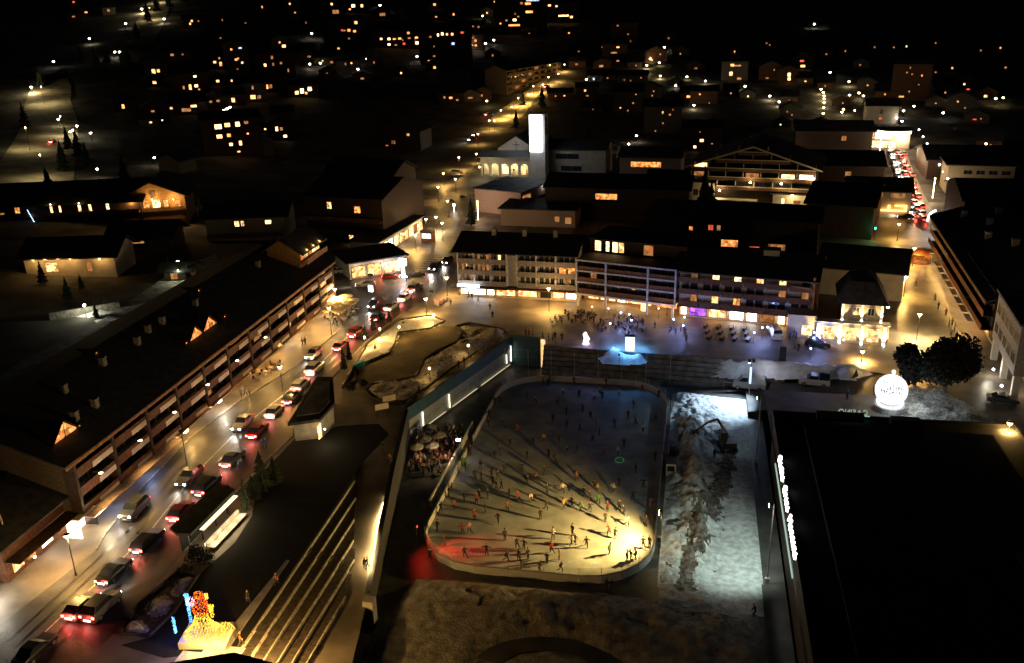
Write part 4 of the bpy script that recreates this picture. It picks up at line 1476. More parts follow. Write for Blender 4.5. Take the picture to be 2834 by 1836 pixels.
for (fx, fy, w, d, h, lb) in ((2285, 420, 36, 26, 7, 'black roofed block right of the glowing street'), (2350, 600, 24, 24, 14, 'black house mass behind the timber row on the right'), (1938, 440, 30, 26, 8, 'dark long roof left of the glowing street'), (1935, 350, 30, 22, 8, 'dark roofs up the street beyond the chalet hotel')):
    p = T(fx, fy)
    house('dark_block', lb, p, w, d, h, R(-4), 'gable', 3, 'x', DARKW, wins=[(3, 5, 4, 6, 'd')] if fx < 2000 else [(-1, 1.2, 5, 7, 'w'), (3, 5.2, 5, 7, 'w')] if fy == 620 else [])

# casino in the right foreground: only its dark flat roof, its edge and its signs show
CA = thing('casino', 'large dark flat roofed casino with white edge lettering filling the lower right', 'casino', (31.0, -60, 0))
x1c = 31.5
MB().box(.25, 33, 0, 94.2, -.03, 7.9).build('wall', M('dark_cladding', (.05, .05, .055), .7), CA)
MB().box(0, 33.3, -.2, 94.5, 7.92, 8.1).build('roof', M('roof_membrane', (.02, .02, .024), .85, var=.35, scale=.25), CA)
for (xa, xb, ya, yb) in ((0, .3, -.2, 94.5), (33, 33.3, -.2, 94.5), (.32, 32.98, 94.2, 94.5)):
    MB().box(xa, xb, ya, yb, 8.11, 8.6).build('parapet', M('parapet_metal', (.035, .035, .04), .5, .4), CA)
MB().box(4, 29, 4, 90, 8.11, 8.9).build('upper_roof', M('roof_membrane', ()), CA)
for (xa, ya, w, d) in ((6, 93.0, 6.5, 1.1), (16, 92.6, 4, 1.4), (23, 60, 3, 4), (10, 40, 2, 2)):
    MB().box(xa, xa + w, ya - d, ya, 8.92 if ya < 90 else 8.61, 9.7).build('roof_unit', METAL, CA)


def text(name, s, size, mat, loc, rot, parent, extrude=.08, fit=None):
    """each letter a part of its own, set side by side"""
    got, x = [], 0.0
    for ch in s:
        if ch == ' ':
            x += size * .32
            continue
        cu = bpy.data.curves.new(name, 'FONT')
        cu.body = ch
        cu.size = size
        cu.extrude = extrude
        o = bpy.data.objects.new(name + '_tmp', cu)
        COL.objects.link(o)
        dg = bpy.context.evaluated_depsgraph_get()
        me = bpy.data.meshes.new_from_object(o.evaluated_get(dg))
        bpy.data.objects.remove(o)
        me.materials.clear()
        me.materials.append(mat)
        x0, x1 = min(v.co.x for v in me.vertices), max(v.co.x for v in me.vertices)
        got.append((me, x - x0))
        x += x1 - x0 + size * .13
    k = fit / x if fit else 1
    m = Matrix.Rotation(rot[2], 4, 'Z') @ Matrix.Rotation(rot[0], 4, 'X')
    for me, dx in got:
        for v in me.vertices:
            v.co.x = (v.co.x + dx) * k
        q = bpy.data.objects.new(name, me)
        COL.objects.link(q)
        q.parent = parent
        q.location = loc
        q.rotation_euler = rot


sa, sb = G(1824, 1070, 8.0), G(1858, 1308, 8.0)
LET = E('letter_white', (1, .98, .9), 11)
text('letter', 'Casino  Crans  Montana', 1.25, LET, (-.14, sa.y + 60, 8.1), (R(72), 0, R(-90)), CA, .1, sa.y - sb.y)
MB().box(-.5, -.36, sb.y + 58.5, sa.y + 60.5, 6.9, 7.2).build('sign_rail', E('rail_glow', (.7, 1, .8), .55), CA)
g = G(1985, 957, 9.2)
text('letter', 'CASINO', 1.15, E('letter_dim', (.6, .8, .55), .45), (g.x - 31 + 1.9, g.y + 60, 8.7), (R(90), 0, R(180)), CA, .1, 4.2)
MB().box(g.x - 31 - 2.5, g.x - 31 + 2.2, g.y + 59.7, g.y + 59.9, 8.62, 8.7).build('sign_rail', E('rail_glow', ()), CA)

# roof corner in the lower left corner of the view
r0 = G(545, 1516, 9)
NR = thing('near_roof', 'dark roof corner of a building cut off by the bottom edge', 'building', (r0.x, r0.y, 0))
l0, l1 = G(380, 1543, 9) - r0, G(650, 1545, 9) - r0
MB().prism([(0, 0), (l0.x * 2.2, l0.y * 2.2), (l0.x * 2.2, -22), (l1.x * 2.2, -22), (l1.x * 2.2, l1.y * 2.2)][::1], 8.8, 9.0).build('roof', M('roof_felt', (.06, .065, .055), .85, var=.2), NR)
MB().prism([(-.2, -.8), (l0.x * 2.1, l0.y * 2.1 - .8), (l0.x * 2.1, -21.5), (l1.x * 2.1, -21.5), (l1.x * 2.1, l1.y * 2.1 - .8)], 2.0, 8.78).build('wall', DARKW, NR)
MB().ball((4.2, 1.2, 6.6), .2).build('wall_lamp', E_LAMP, NR)
point((4.2, 1.2, 6.6), 1100, WARM, .3, NR)

# long dim apartment block above the church road
q0, q1 = T(1178, 222), T(1296, 168)
t, L = block('hillside_apartments', 'long dim apartment block with faint balcony lines above the church road', q0, q1, 14, 14)
t.location.z = min(q0.z, q1.z) - 1
gable_wall(MB(), L, 14, -4, 15, 2.5).build('wall', M('dusk_wall', (.2, .17, .14), .9), t)
gable_roof(t, L, 14, 15, 2.5, 1.0, ROOF)
for z in (3, 6, 9, 12):
    MB().box(.5, L - .5, -1.3, -.05, z - .2, z + .02).build('balcony', CONC, t)
    MB().box(.5, L - .5, -1.4, -1.3, z - .2, z + .9).build('railing', WOOD, t)
    for k in range(8):
        window(t, L * (k + .2) / 8, L * (k + .8) / 8, z + .3, z + 2.2, 0, E_WIND if (k * 7 + z) % 5 == 0 else GLASSD, FRAMED)
# buildings left of the street
q0, q1 = G(-30, 1262, 5), G(200, 1120, 5)
t = thing('low_shop_building', 'low dark shop building with small lit displays before the balcony row', 'shop', (G(20, 1355).x, G(20, 1355).y, TOWN), aA)
gable_wall(MB(), 22, 14, 0, 5.5, 2.5, 'x').build('wall', WOOD, t)
gable_roof(t, 22, 14, 5.5, 2.5, 1.2, ROOF)
shops(t, .5, 2.3, 0, [(1, 3, E_SHOP), (3.4, 5, E_WINO), (6, 8.2, E_SHOPW), (9, 11, E_WIND), (12, 14, GLASSD)])
window(t, 14.5, 15.6, 1, 2.6, 0, E_WINO, FRAMED)
MB().box(0, 20, -2.2, -.1, 2.7, 2.8).build('awning', DARKW, t)
point((2, -2.5, 2.2), 160, WARM, .2, t)
MB().ball((2, -2.5, 2.4), .15).build('lamp', E_LAMP, t)
point((7, -1.5, 2.2), 160, (1, .9, .8), .2, t)
MB().ball((7, -1.5, 2.4), .13).build('lamp', E_LAMPW, t)
b0 = G(222, 1232)
t = thing('shop_entrance', 'small glass shop porch glaring white under the pink awning', 'porch', (b0.x, b0.y, TOWN), aA)
MB().box(-2.2, 1.4, .3, 2.4, 2.6, 2.75).build('roof', WHITE, t)
MB().box(-2.1, 1.3, 2.2, 2.3, 0, 2.55).build('back_wall', E('porch_glow', (1, .9, .68), 5, .3, 1), t)
MB().box(-2.1, -1.95, .4, 2.2, 0, 2.55).build('side_wall', E('porch_glow', ()), t)
MB().box(1.15, 1.3, .4, 2.2, 0, 2.55).build('side_wall', GLASSD, t)
point((.5, -1.2, 2.1), 800, (1, .82, .5), .25, t)

CH1 = [
    ('dark_apartment_house', 'dark stacked chalet apartments with two orange windows near the street bend', 850, 572, 44, 26, 13, 84, [(10, 12, 5.6, 7.6, 'o'), (14.6, 16.6, 6.2, 8, 'd')], DARKW, 'gable', (3.2, 6.2, 9.2)),
]
p = G(885, 585)
t = house('dark_apartment_house', 'dark stacked chalet apartments with two orange windows near the street bend', G(805, 565), 24, 26, 13.0, R(-8), 'gable', 3.5, 'x', DARKW, wins=[(-5, -3.5, 9.4, 11.4, 'w'), (3.4, 5.4, 8.6, 10.6, 'o'), (1, 2.5, 1, 2.4, 'w'), (4.5, 8.5, .4, 2.0, 'o')], cat='apartments', balc=(3.4, 6.6))
t = house('grey_top_block', 'dark upper apartment block behind the stacked chalet apartments', G(838, 468), 26, 16, 9.5, R(-10), 'gable', 3.5, 'x', DARKW, wins=[(-1, 1, 6, 7.5, 'o'), (6, 9, 7.2, 8.0, 'd')], cat='apartments')
q0 = G(815, 652)
t = thing('flat_shop', 'low white flat roofed shop at the street bend', 'shop', (q0.x, q0.y, TOWN), R(38))
MB().box(0, 14, .3, 12, 0, 4.2).build('wall', WHITE, t)
flat_roof(t, 14, 12, 4.2, ROOF, oh=.9)
shops(t, .3, 3.2, .3, [(.5, 4, E_WIN), (4.4, 8, E_WIN), (8.6, 12.8, E_WIN2)])
for x in (2, 8):
    point((x, -1.2, 2.8), 90, (1, .85, .55), .2, t)
    MB().ball((x, -1.2, 3), .13).build('lamp', E_LAMPW, t)
q0, q1 = G(880, 600), G(985, 535)
t, L = block('arcade', 'row of small lit shopfronts along the far left pavement', q0, q1, 4, 8, 'shops')
MB().box(0, L, .3, 8, 0, 4).build('wall', CREAM, t)
flat_roof(t, L, 8, 4.02, ROOF, oh=.6)
n = 9
shops(t, .3, 3, .3, [(L * k / n + .4, L * (k + 1) / n - .4, [E_SHOPW, E_SHOPW, E_SIGN, E_WIN2, E_WIN, E_WIN, E_WIN2, E_WIND, E_WIN][k]) for k in range(n)])
for k in (1, 4, 7):
    point((L * k / n, -1.5, 2.6), 200, (1, .8, .5), .2, t)
    MB().ball((L * k / n, -1.2, 3), .12).build('lamp', E_LAMPW, t)

# chalets on the left slope
def chalet(label, fx, fy, w, d, h, rz, rise, axis, wins, balc=None, wall=WOODL, lights=(), lw=120, lcol=AMB, cat='chalet', name='chalet', roofm=ROOF):
    t = house(name, label, T(fx, fy), w, d, h, R(rz), 'gable', rise, axis, wall, wins=wins, cat=cat, oh=1.5, base=4, balc=balc, roofm=roofm)
    for x, y, z in lights:
        MB().ball((x, y, z), .14).build('wall_lamp', E_LAMP, t)
        point((x, y - .5, z), lw, lcol, .15, t)
    return t


chalet('timber chalet with glowing gable front and lit balcony on the left slope', 365, 520, 18, 16, 8.5, 22, 4.2, 'y', [(-7.5, -5.8, 4.6, 6.8, 'w'), (-3, -1.2, 4.8, 7, 'o'), (-.4, 2, 4.8, 7.2, 'y'), (2.8, 4.2, 4.8, 7, 'w'), (6, 7.6, 4.8, 6.8, 'o'), (-.8, .9, 8, 10, 'd')], (4.2, 1.4), WOODL, ((-6, -1.4, 7.2), (0, -1.4, 7.6), (6, -1.4, 7.2)), 900)
chalet('long timber chalet with hanging lamps and blue string lights at the far left', 155, 515, 44, 18, 6, 16, 4.5, 'x', [(-14, -12.5, 3, 5, 'o'), (-4, -3.2, 2.4, 5, 'y'), (-1.5, -.8, 2.4, 5, 'y'), (4, 4.9, 2.6, 5.2, 'y'), (7, 7.9, 2.6, 5.2, 'y'), (12, 13, 3, 5, 'y'), (-19, -17, 2, 3.4, 'd')], (2.2,), DARKW, ((5, -1.4, 5.5), (-3, -1.4, 5.5)), 60)
b = MB()
for k in range(9):
    b.ball((-9.5 + k * .14, -2, 4.2 - k * .42), .12, 6)
b.build('string_lights', E('icy_light', (.5, .8, 1), 6), bpy.data.objects['chalet.001'])
chalet('low house with amber lit yellow wall and string of bulbs on the left', 168, 642, 22, 12, 5.6, 12, 3, 'x', [(-6, -3, 1.2, 3.6, 'w'), (4, 5.4, 1, 3.4, 'd')], None, CREAM, ((-8, -1.2, 4.6), (-5, -1.2, 4.7), (-2, -1.2, 4.7), (1, -1.2, 4.6), (8, -1.2, 4.4)), 230)
chalet('dim grey house with two yellow windows above the row', 575, 560, 22, 15, 7.4, 14, 2.4, 'x', [(-3, -1.6, 4.2, 5.8, 'y'), (-1.2, -.2, 4.2, 5.8, 'w'), (5.6, 7.4, 4.6, 5.8, 'y')], (1.4,), M('dim_render', (.34, .3, .2), .85))
chalet('little garage hut under a green white lamp behind the row', 414, 655, 6, 5, 3.4, 15, 1, 'x', [(-1.6, .2, .6, 2.2, 'd')], None, CREAM, ((0.8, -1.2, 3.2),), 300, (.95, 1, .6))
chalet('pale house end lit from the lane lamp on the left slope', 395, 400, 10, 9, 5, -10, 2.5, 'y', [], None, M('dim_render', ()))
chalet('shadowy house below the glowing chalet', 330, 592, 16, 12, 5, 14, 3, 'x', [(-2, 1.2, 3, 4.2, 'd')], None, DARKW)
chalet('round shouldered house with faint windows on the middle slope', 930, 348, 20, 14, 9, -5, 4, 'y', [(3.6, 5, 6, 7.2, 'o'), (-7, -5.6, 1.4, 2, 'r'), (-4, -2, 2.4, 4, 'd')], None, DARKW)
# left-hand white-lit terraced wall under the lane lamp
t = thing('garden_wall', 'garden retaining wall glaring under a lamp behind the balcony row', 'wall', G(212, 735) + Vector((0, 0, 0)), R(40))
MB().box(-8, 6, -.3, .3, 0, 2.2).build('stonework', STONE, t)
MB().tube((-1, -2.2, 0), (-1, -2.2, 3.2), .05).build('lamp_post', METAL, t)
MB().ball((-1, -2.2, 3.3), .3).build('lamp_head', E_LAMPW, t)
point((-1, -2.6, 2.9), 700, (1, .95, .66), .25, t)
# ================================================================== VEHICLES
HEADL = E('headlight', (.92, .96, 1), 40)
TAILL = E('tail_light', (1, .05, .03), 9)
BRAKE = E('brake_light', (1, .07, .04), 30)
PLATE = M('licence_plate', (.8, .8, .76), .4)
TYRE = M('tyre', (.02, .02, .02), .9)
RIM = M('wheel_rim', (.35, .35, .36), .4, .8)
CARPAINT = {k: M('paint_' + k, c, .28, .25, var=.04) for k, c in dict(black=(.018, .018, .02), grey=(.10, .105, .11), silver=(.42, .43, .44), white=(.72, .72, .7), red=(.26, .02, .02), blue=(.02, .035, .09)).items()}
SHAPES = {
    # stations: (y from front, half width, belt z, roof z or None)
    'hatchback': dict(L=4.2, hood=[(0, .72, .62), (.12, .84, .78), (1.15, .88, .95)], cab=[(1.2, .95), (1.95, 1.44), (3.3, 1.46), (4.0, 1.02)], tail=[(4.12, .85, .95), (4.2, .78, .7)]),
    'estate': dict(L=4.7, hood=[(0, .72, .62), (.14, .86, .78), (1.3, .9, .96)], cab=[(1.35, .97), (2.15, 1.46), (4.1, 1.45), (4.5, 1.05)], tail=[(4.6, .87, .97), (4.7, .8, .7)]),
    'suv': dict(L=4.6, hood=[(0, .78, .8), (.12, .9, 1.0), (1.1, .94, 1.15)], cab=[(1.15, 1.16), (1.8, 1.72), (3.9, 1.74), (4.4, 1.2)], tail=[(4.5, .9, 1.15), (4.6, .84, .85)]),
    'van': dict(L=5.2, hood=[(0, .85, .8), (.1, .95, 1.1), (.7, .97, 1.3)], cab=[(.75, 1.3), (1.45, 2.05), (5.0, 2.08), (5.14, 1.4)], tail=[(5.16, .96, 1.3), (5.2, .94, .8)]),
    'sedan': dict(L=4.6, hood=[(0, .72, .6), (.14, .85, .76), (1.35, .88, .93)], cab=[(1.4, .94), (2.2, 1.42), (3.2, 1.40), (3.95, .98)], tail=[(4.5, .86, .95), (4.6, .78, .68)]),
}


def make_car(shape, paint, label, cat='car', name='parked_car', lights='t'):
    """front towards -y; origin on the ground in the middle; lights: h both ends lit and driving, b braking, '' off"""
    s = SHAPES[shape]
    L = s['L']
    t = thing(name, label, cat, (0, 0, 0), 0)
    st = [(y, w, z) for y, w, z in s['hood']] + [(s['cab'][0][0], s['hood'][-1][1], s['cab'][0][1]), (s['cab'][-1][0], s['hood'][-1][1], s['cab'][-1][1])] + [(y, w, z) for y, w, z in s['tail']]
    b = MB()
    for y, w, z in st:
        yy = y - L / 2
        b.v += [(-w * .92, yy, .24), (-w, yy, .45), (-w, yy, z - .18), (-w * .9, yy, z), (w * .9, yy, z), (w, yy, z - .18), (w, yy, .45), (w * .92, yy, .24)]
    n = len(st)
    for i in range(n - 1):
        for k in range(8):
            k2 = (k + 1) % 8
            b.f.append((8 * i + k, 8 * i + k2, 8 * i + 8 + k2, 8 * i + 8 + k))
            b.mi.append(0)
    b.f += [tuple(range(8)), tuple(8 * (n - 1) + 7 - k for k in range(8))]
    b.mi += [0, 0]
    b.build('body', paint, t, smooth=False)
    W0 = s['hood'][-1][1]
    c = s['cab']
    wr = W0 * .78
    (ya, za), (yb, zb), (yc, zc), (yd, zd) = [(y - L / 2, z) for y, z in c]
    g = .02
    r = MB()
    r.quad((-wr, yb, zb), (wr, yb, zb), (wr, yc, zc), (-wr, yc, zc))
    r.quad((-wr, yb, zb - .05), (-wr, yb, zb), (-wr, yc, zc), (-wr, yc, zc - .05))
    r.quad((wr, yb, zb - .05), (wr, yb, zb), (wr, yc, zc), (wr, yc, zc - .05))
    wb = W0 * .9
    for sx in (-1, 1):      # pillars
        for (p, q, u, v) in (((sx * wb, ya, za), (sx * wb, ya + .1, za), (sx * wr, yb + .08, zb), (sx * wr, yb, zb)), ((sx * wb, yd - .12, zd), (sx * wb, yd, zd), (sx * wr, yc, zc), (sx * wr, yc - .1, zc))):
            r.quad(p, q, u, v)
    r.build('roof', paint, t)
    MB().quad((-wb + g, ya, za), (wb - g, ya, za), (wr - g, yb, zb - .01), (-wr + g, yb, zb - .01)).build('windscreen', GLASSD, t)
    MB().quad((-wb + g, yd, zd), (wb - g, yd, zd), (wr - g, yc, zc - .01), (-wr + g, yc, zc - .01)).build('rear_window', GLASSD, t)
    for sx in (-1, 1):
        if shape == 'van':
            MB().quad((sx * wb, ya, za), (sx * wb, ya + 1.6, za), (sx * wr, yb + .9, zb - .02), (sx * wr, yb, zb - .02)).build('side_window', GLASSD, t)
            MB().quad((sx * wb, ya + 1.62, za), (sx * wb, yd, zd), (sx * wr, yc, zc - .02), (sx * wr, yb + .92, zb - .02)).build('side_panel', paint, t)
        else:
            MB().quad((sx * wb * .995, ya + .08, za), (sx * wb * .995, yd - .1, zd), (sx * wr * .995, yc - .08, zc - .02), (sx * wr * .995, yb + .08, zb - .02)).build('side_window', GLASSD, t)
        MB().box(sx * W0 + sx * .02 - .07, sx * W0 + sx * .02 + .07, ya + .25, ya + .4, za - .02, za + .14).build('mirror', paint, t)
        for yw in (.85, L - .9):
            wh = MB().tube((-.11, 0, 0), (.11, 0, 0), .33, n=12).build('wheel', TYRE, t, loc=(sx * (W0 - .1), yw - L / 2, .33))
            MB().tube((sx * .112, 0, 0), (sx * .125, 0, 0), .2, n=8).build('rim', RIM, wh)
        zf, wf = s['hood'][1][2], s['hood'][0][1]
        zt, wt = s['tail'][1][2], s['tail'][1][1]
        MB().quad((sx * (wf - .16) - .16, -L / 2 - .035, zf - .28), (sx * (wf - .16) + .16, -L / 2 - .035, zf - .28), (sx * (wf - .16) + .16, -L / 2 + .02, zf - .1), (sx * (wf - .16) - .16, -L / 2 + .02, zf - .1)).build('headlight', HEADL if lights else RIM, t)
        MB().box(sx * (wt - .12) - .14, sx * (wt - .12) + .14, L / 2 - .03, L / 2 + .035, zt - .08, zt + .14).build('tail_light', (BRAKE if 'b' in lights else TAILL) if lights else CARPAINT['red'], t)
    MB().box(-.38, .38, L / 2 + .003, L / 2 + .03, .42, .6).build('licence_plate', E('plate_glow', (1, .85, .75), 9) if 'b' in lights else PLATE, t)  # braking cars: the plate itself glows in place of a lit bumper
    MB().box(-.26, .26, -L / 2 - .02, -L / 2, .42, .53).build('licence_plate', PLATE, t)
    if lights:
        zf = s['hood'][1][2] - .1
        spot((0, -L / 2 - .12, zf), (0, -L / 2 - 7, -.4), 1000 if 'h' in lights else 520, (1, .9, .74), 66, .8, .25, t)
        point((0, L / 2 + .4, .8), 130 if 'b' in lights else 90 if lights == 'r' else 30, (1, .08, .05), .25, t)
    return t


CARS = [
    # x, y, shape, paint, away?, label
    (85, 1520, 'sedan', 'black', 1, '', 'dark sedan at the lower left corner, lights dim'),
    (193, 1418, 'hatchback', 'silver', 1, 'b', 'silver hatchback braking on the left of a side by side pair'),
    (238, 1420, 'suv', 'grey', 1, 'b', 'grey suv braking beside the silver hatchback'),
    (268, 1337, 'sedan', 'black', 1, 'b', 'black sedan with white lit bumper ahead of the braking pair'),
    (345, 1266, 'estate', 'black', 1, 'b', 'black estate car braking under the red glow near the bus shelter'),
    (422, 1197, 'hatchback', 'red', 1, 'b', 'dark red hatchback with wide red tail light beside the bus shelter'),
    (483, 1138, 'suv', 'black', 1, 'b', 'large black suv braking at the end of the bus shelter'),
    (542, 1073, 'sedan', 'grey', 1, 'b', 'grey saloon braking alone between shelter and pavilion'),
    (600, 1008, 'sedan', 'red', 1, 'b', 'glossy red saloon braking opposite the pale oncoming car'),
    (640, 963, 'hatchback', 'silver', 1, 'b', 'silver hatchback braking beside the pavilion front'),
    (680, 930, 'sedan', 'black', 1, 'b', 'black saloon braking level with the pavilion roof'),
    (700, 901, 'estate', 'silver', 1, 'b', 'pale estate car braking behind the white lit van'),
    (732, 864, 'suv', 'white', 1, 'b', 'white suv lit brightly from behind near the park trees'),
    (793, 810, 'hatchback', 'red', 1, 'b', 'red hatchback braking beside the lit snow bed'),
    (830, 779, 'suv', 'red', 1, 'b', 'tall red suv braking next to the park conifers'),
    (878, 743, 'hatchback', 'black', 1, 'b', 'black hatchback braking at the tip of the snow bed'),
    (911, 718, 'sedan', 'silver', 1, 'b', 'silver saloon braking next to an oncoming car at the plaza'),
    (942, 697, 'hatchback', 'white', 1, 'b', 'white hatchback braking in the queue short of the crossing'),
    (965, 676, 'suv', 'grey', 1, 'b', 'grey suv braking in the queue at the junction'),
    (315, 1192, 'suv', 'grey', 0, 'h', 'grey suv coming towards the white lit shop porch'),
    (442, 1115, 'estate', 'grey', 0, 'h', 'grey estate car with glaring white headlights beside the black suv'),
    (565, 990, 'sedan', 'silver', 0, 'h', 'silver saloon with white headlights coming down the street'),
    (730, 829, 'hatchback', 'white', 0, 'h', 'white hatchback with headlights on nearing the terrace tables'),
    (874, 714, 'suv', 'grey', 0, 'h', 'grey suv with bright headlights by the cafe terrace'),
    (1012, 627, 'suv', 'black', 0, 'h', 'black suv with headlights waiting at the zebra crossing'),
    (1040, 611, 'hatchback', 'grey', 0, 'h', 'grey hatchback with headlights beside the white plaza block'),
]
road_dir = {}
pts = [(c, G(c[0], c[1])) for c in CARS]
order = [p for c, p in pts if c[4]]
order.sort(key=lambda v: v.y)
for c, p in pts:
    near = sorted(order, key=lambda v: abs(v.y - p.y))[:6]
    a, e = min(near, key=lambda v: v.y), max(near, key=lambda v: v.y)
    d = e - a
    ang = math.atan2(d.y, d.x)          # heading away from the camera
    t = make_car(c[2], CARPAINT[c[3]], c[6], name='passenger_car', lights=c[5])
    t['group'] = 'cars queueing along the main street'
    t.location = (p.x, p.y, TOWN + .012)
    t.scale = (1.07,) * 3
    h = ang if c[4] else ang + math.pi
    t.rotation_euler.z = h + math.pi / 2
for x, y, sh, pa, li, hd, lb in (
        (850, 666, 'estate', 'silver', 'h', 200, 'silver estate car turning across the street by the white sign'),
        (846, 643, 'sedan', 'black', 'h', 20, 'black saloon leaving the side street with headlights glowing'),
        (909, 648, 'hatchback', 'red', 'b', 10, 'red hatchback crossing the junction beside the blue white sign'),
        (966, 645, 'sedan', 'black', 'h', 215, 'black saloon turning at the junction beside the glowing sign'),
        (797, 634, 'estate', 'white', '', 40, 'pale car parked at the roof ramp by the flat shop')):
    p = G(x, y)
    t = make_car(sh, CARPAINT[pa], lb, name='passenger_car', lights=li)
    t.location = (p.x, p.y, TOWN + .012)
    t.rotation_euler.z = R(hd) + math.pi / 2
for x, y, sh, pa, li, hd, lb in (
        (1097, 329, 'sedan', 'grey', 'h', -118, 'car with white headlights nearest to the church on the upper road'),
        (1107, 318, 'hatchback', 'grey', 'h', -118, 'second car with headlights coming down past the church'),
        (1135, 270, 'hatchback', 'red', 'b', 62, 'car with red tail lights far up the church road'),
        (1271, 205, 'hatchback', 'black', 'b', 62, 'tiny car with red tail light at the top of the church road'),
        (124, 334, 'hatchback', 'red', 'b', 100, 'red car climbing the empty lane at the upper left'),
        (2105, 508, 'sedan', 'black', 'b', 175, 'dark car turning at the bright end of the shopping street'),
        (1062, 407, 'suv', 'white', '', 20, 'pale parked car at the church forecourt')):
    p = T(x, y)
    t = make_car(sh, CARPAINT[pa], lb, name='passenger_car', lights=li)
    t.location = (p.x, p.y, p.z + (.3 if p.y > 199 and x > 500 else .03))
    t.rotation_euler.z = R(hd) + math.pi / 2
    if x == 124:
        t.location.z += .28
# queue in the far shopping street
k = 0
far_shape = make_car('hatchback', CARPAINT['grey'], 'x', name='passenger_car', lights='r')
LAB.pop()
for i in range(22):
    f = i / 21
    x, y = 2084 + 58 * f + (5 if i % 2 else -4) + 2.5 * math.sin(i * 2.3), 338 + 178 * f + 3 * math.sin(i * 4.1)
    p = T(x, y)
    c = far_shape if i == 0 else copy_tree(far_shape)
    tag(c, 'small car with red tail lights queueing up the glowing shopping street', 'car', 'cars in the far shopping street', share=True)
    c.location = (p.x, p.y, p.z + (.32 if p.y > 199 else .02))
    c.rotation_euler.z = R(98) + math.pi / 2
far2 = make_car('sedan', CARPAINT['silver'], 'x', name='passenger_car', lights='h')
LAB.pop()
for i in range(9):
    f = i / 8
    x, y = 2064 + 44 * f, 345 + 140 * f
    p = T(x, y)
    c = far2 if i == 0 else copy_tree(far2)
    tag(c, 'small car with white headlights coming down the glowing shopping street', 'car', 'cars in the far shopping street', share=True)
    c.location = (p.x, p.y, p.z + .32)
    c.rotation_euler.z = R(-78) + math.pi / 2
# parked by the rink and on the plaza
p = G(1741, 908, .5)
t = make_car('van', CARPAINT['white'], 'white delivery van parked under the blue lit mast', 'van', 'delivery_van', '')
t.location, t.rotation_euler.z = (p.x, p.y, park_z(p.x) + .02), R(-8) + math.pi / 2 + math.pi
t.scale = (1.1, 1.1, 1.1)


def pickup(label, p, rz, canopy):
    t = make_car('suv', CARPAINT['white'], label, 'pickup truck', 'pickup_truck', '')
    for ch in list(t.children):
        if ch.name.split('.')[0] in ('roof', 'rear_window', 'side_window'):
            bpy.data.objects.remove(ch)
    L = 4.6
    MB().box(-.72, .72, -.55, .55, 1.72, 1.78).build('roof', CARPAINT['white'], t)
    for sx in (-1, 1):
        MB().quad((sx * .84, -1.1, 1.17), (sx * .84, .6, 1.17), (sx * .72, .5, 1.72), (sx * .72, -.5, 1.72)).build('side_window', GLASSD, t)
    MB().quad((-.84, .62, 1.17), (.84, .62, 1.17), (.72, .55, 1.74), (-.72, .55, 1.74)).build('rear_window', GLASSD, t)
    if canopy:
        MB().box(-.82, .82, .68, 2.2, 1.17, 1.75).build('canopy', CARPAINT['white'] if canopy == 1 else GLASSD, t)
    else:
        MB().box(-.78, .78, .7, 2.15, 1.16, 1.2).build('load_bed', METAL, t)
    t.location, t.rotation_euler.z = (p.x, p.y, park_z(p.x) + .02), rz
    t.scale = (1.12, 1.12, 1.12)
    return t


p = G(1790, 886, 1.6)
pickup('white pickup truck with canopy parked behind the delivery van', p, R(82), 1)
p = G(1892, 893, 3.0)
pickup('white pickup truck with dark load bed parked alone near the snow bank', p, R(-98), 2)
p = G(1802, 782)
t = make_car('van', CARPAINT['white'], 'white van standing on the plaza before the red lit shop window', 'van', 'delivery_van', '')
t.location, t.rotation_euler.z = (p.x, p.y, TOWN + .02), R(185)
p = G(1900, 806)
t = make_car('suv', CARPAINT['black'], 'black suv parked beside the villa garden', 'car', 'passenger_car', '')
t.location, t.rotation_euler.z = (p.x, p.y, TOWN + .02), R(80)
p = G(2330, 935)
t = make_car('sedan', CARPAINT['grey'], 'grey car parked under the white block on stilts', 'car', 'passenger_car', '')
t.location, t.rotation_euler.z = (p.x, p.y, TOWN + .02), R(80)

# excavator on the snow
p = G(1690, 1040, .6)
EX = thing('excavator', 'dark tracked excavator with raised arm on the cleared snow', 'excavator', (p.x, p.y, .35), R(12))
for s in (-1, 1):
    b = MB().box(s * 1.0 - .25, s * 1.0 + .25, -1.5, 1.5, .08, .72)
    b.tube((s * 1.0 - .25, -1.5, .4), (s * 1.0 + .25, -1.5, .4), .34).tube((s * 1.0 - .25, 1.5, .4), (s * 1.0 + .25, 1.5, .4), .34)
    b.build('track', TYRE, EX)
EXM = M('excavator_paint', (.05, .037, .015), .5)
MB().prism([(-1.1, -1.6), (1.1, -1.6), (1.2, 1.0), (-1.2, 1.0)], .8, 1.7).build('body', EXM, EX)
cb = MB().prism([(-1.15, -.3), (-.1, -.3), (-.1, 1.2), (-1.15, 1.2)], 1.7, 2.9).build('cab', EXM, EX)
MB().quad((-1.05, 1.21, 1.85), (-.2, 1.21, 1.85), (-.2, 1.21, 2.8), (-1.05, 1.21, 2.8)).build('window', GLASSD, cb)
MB().quad((-1.16, -.15, 1.9), (-1.16, 1.05, 1.9), (-1.16, 1.05, 2.8), (-1.16, -.15, 2.8)).build('window', GLASSD, cb)
a0, a1, a2, a3 = (.35, .9, 1.6), (-1.0, 3.0, 3.7), (-2.3, 3.3, 3.1), (-4.3, 3.1, 1.8)
MB().tube(a0, a1, .24, .2, 6).tube(a1, a2, .2, .17, 6).build('boom', EXM, EX)
MB().tube(a2, a3, .17, .12, 6).build('stick', EXM, EX)
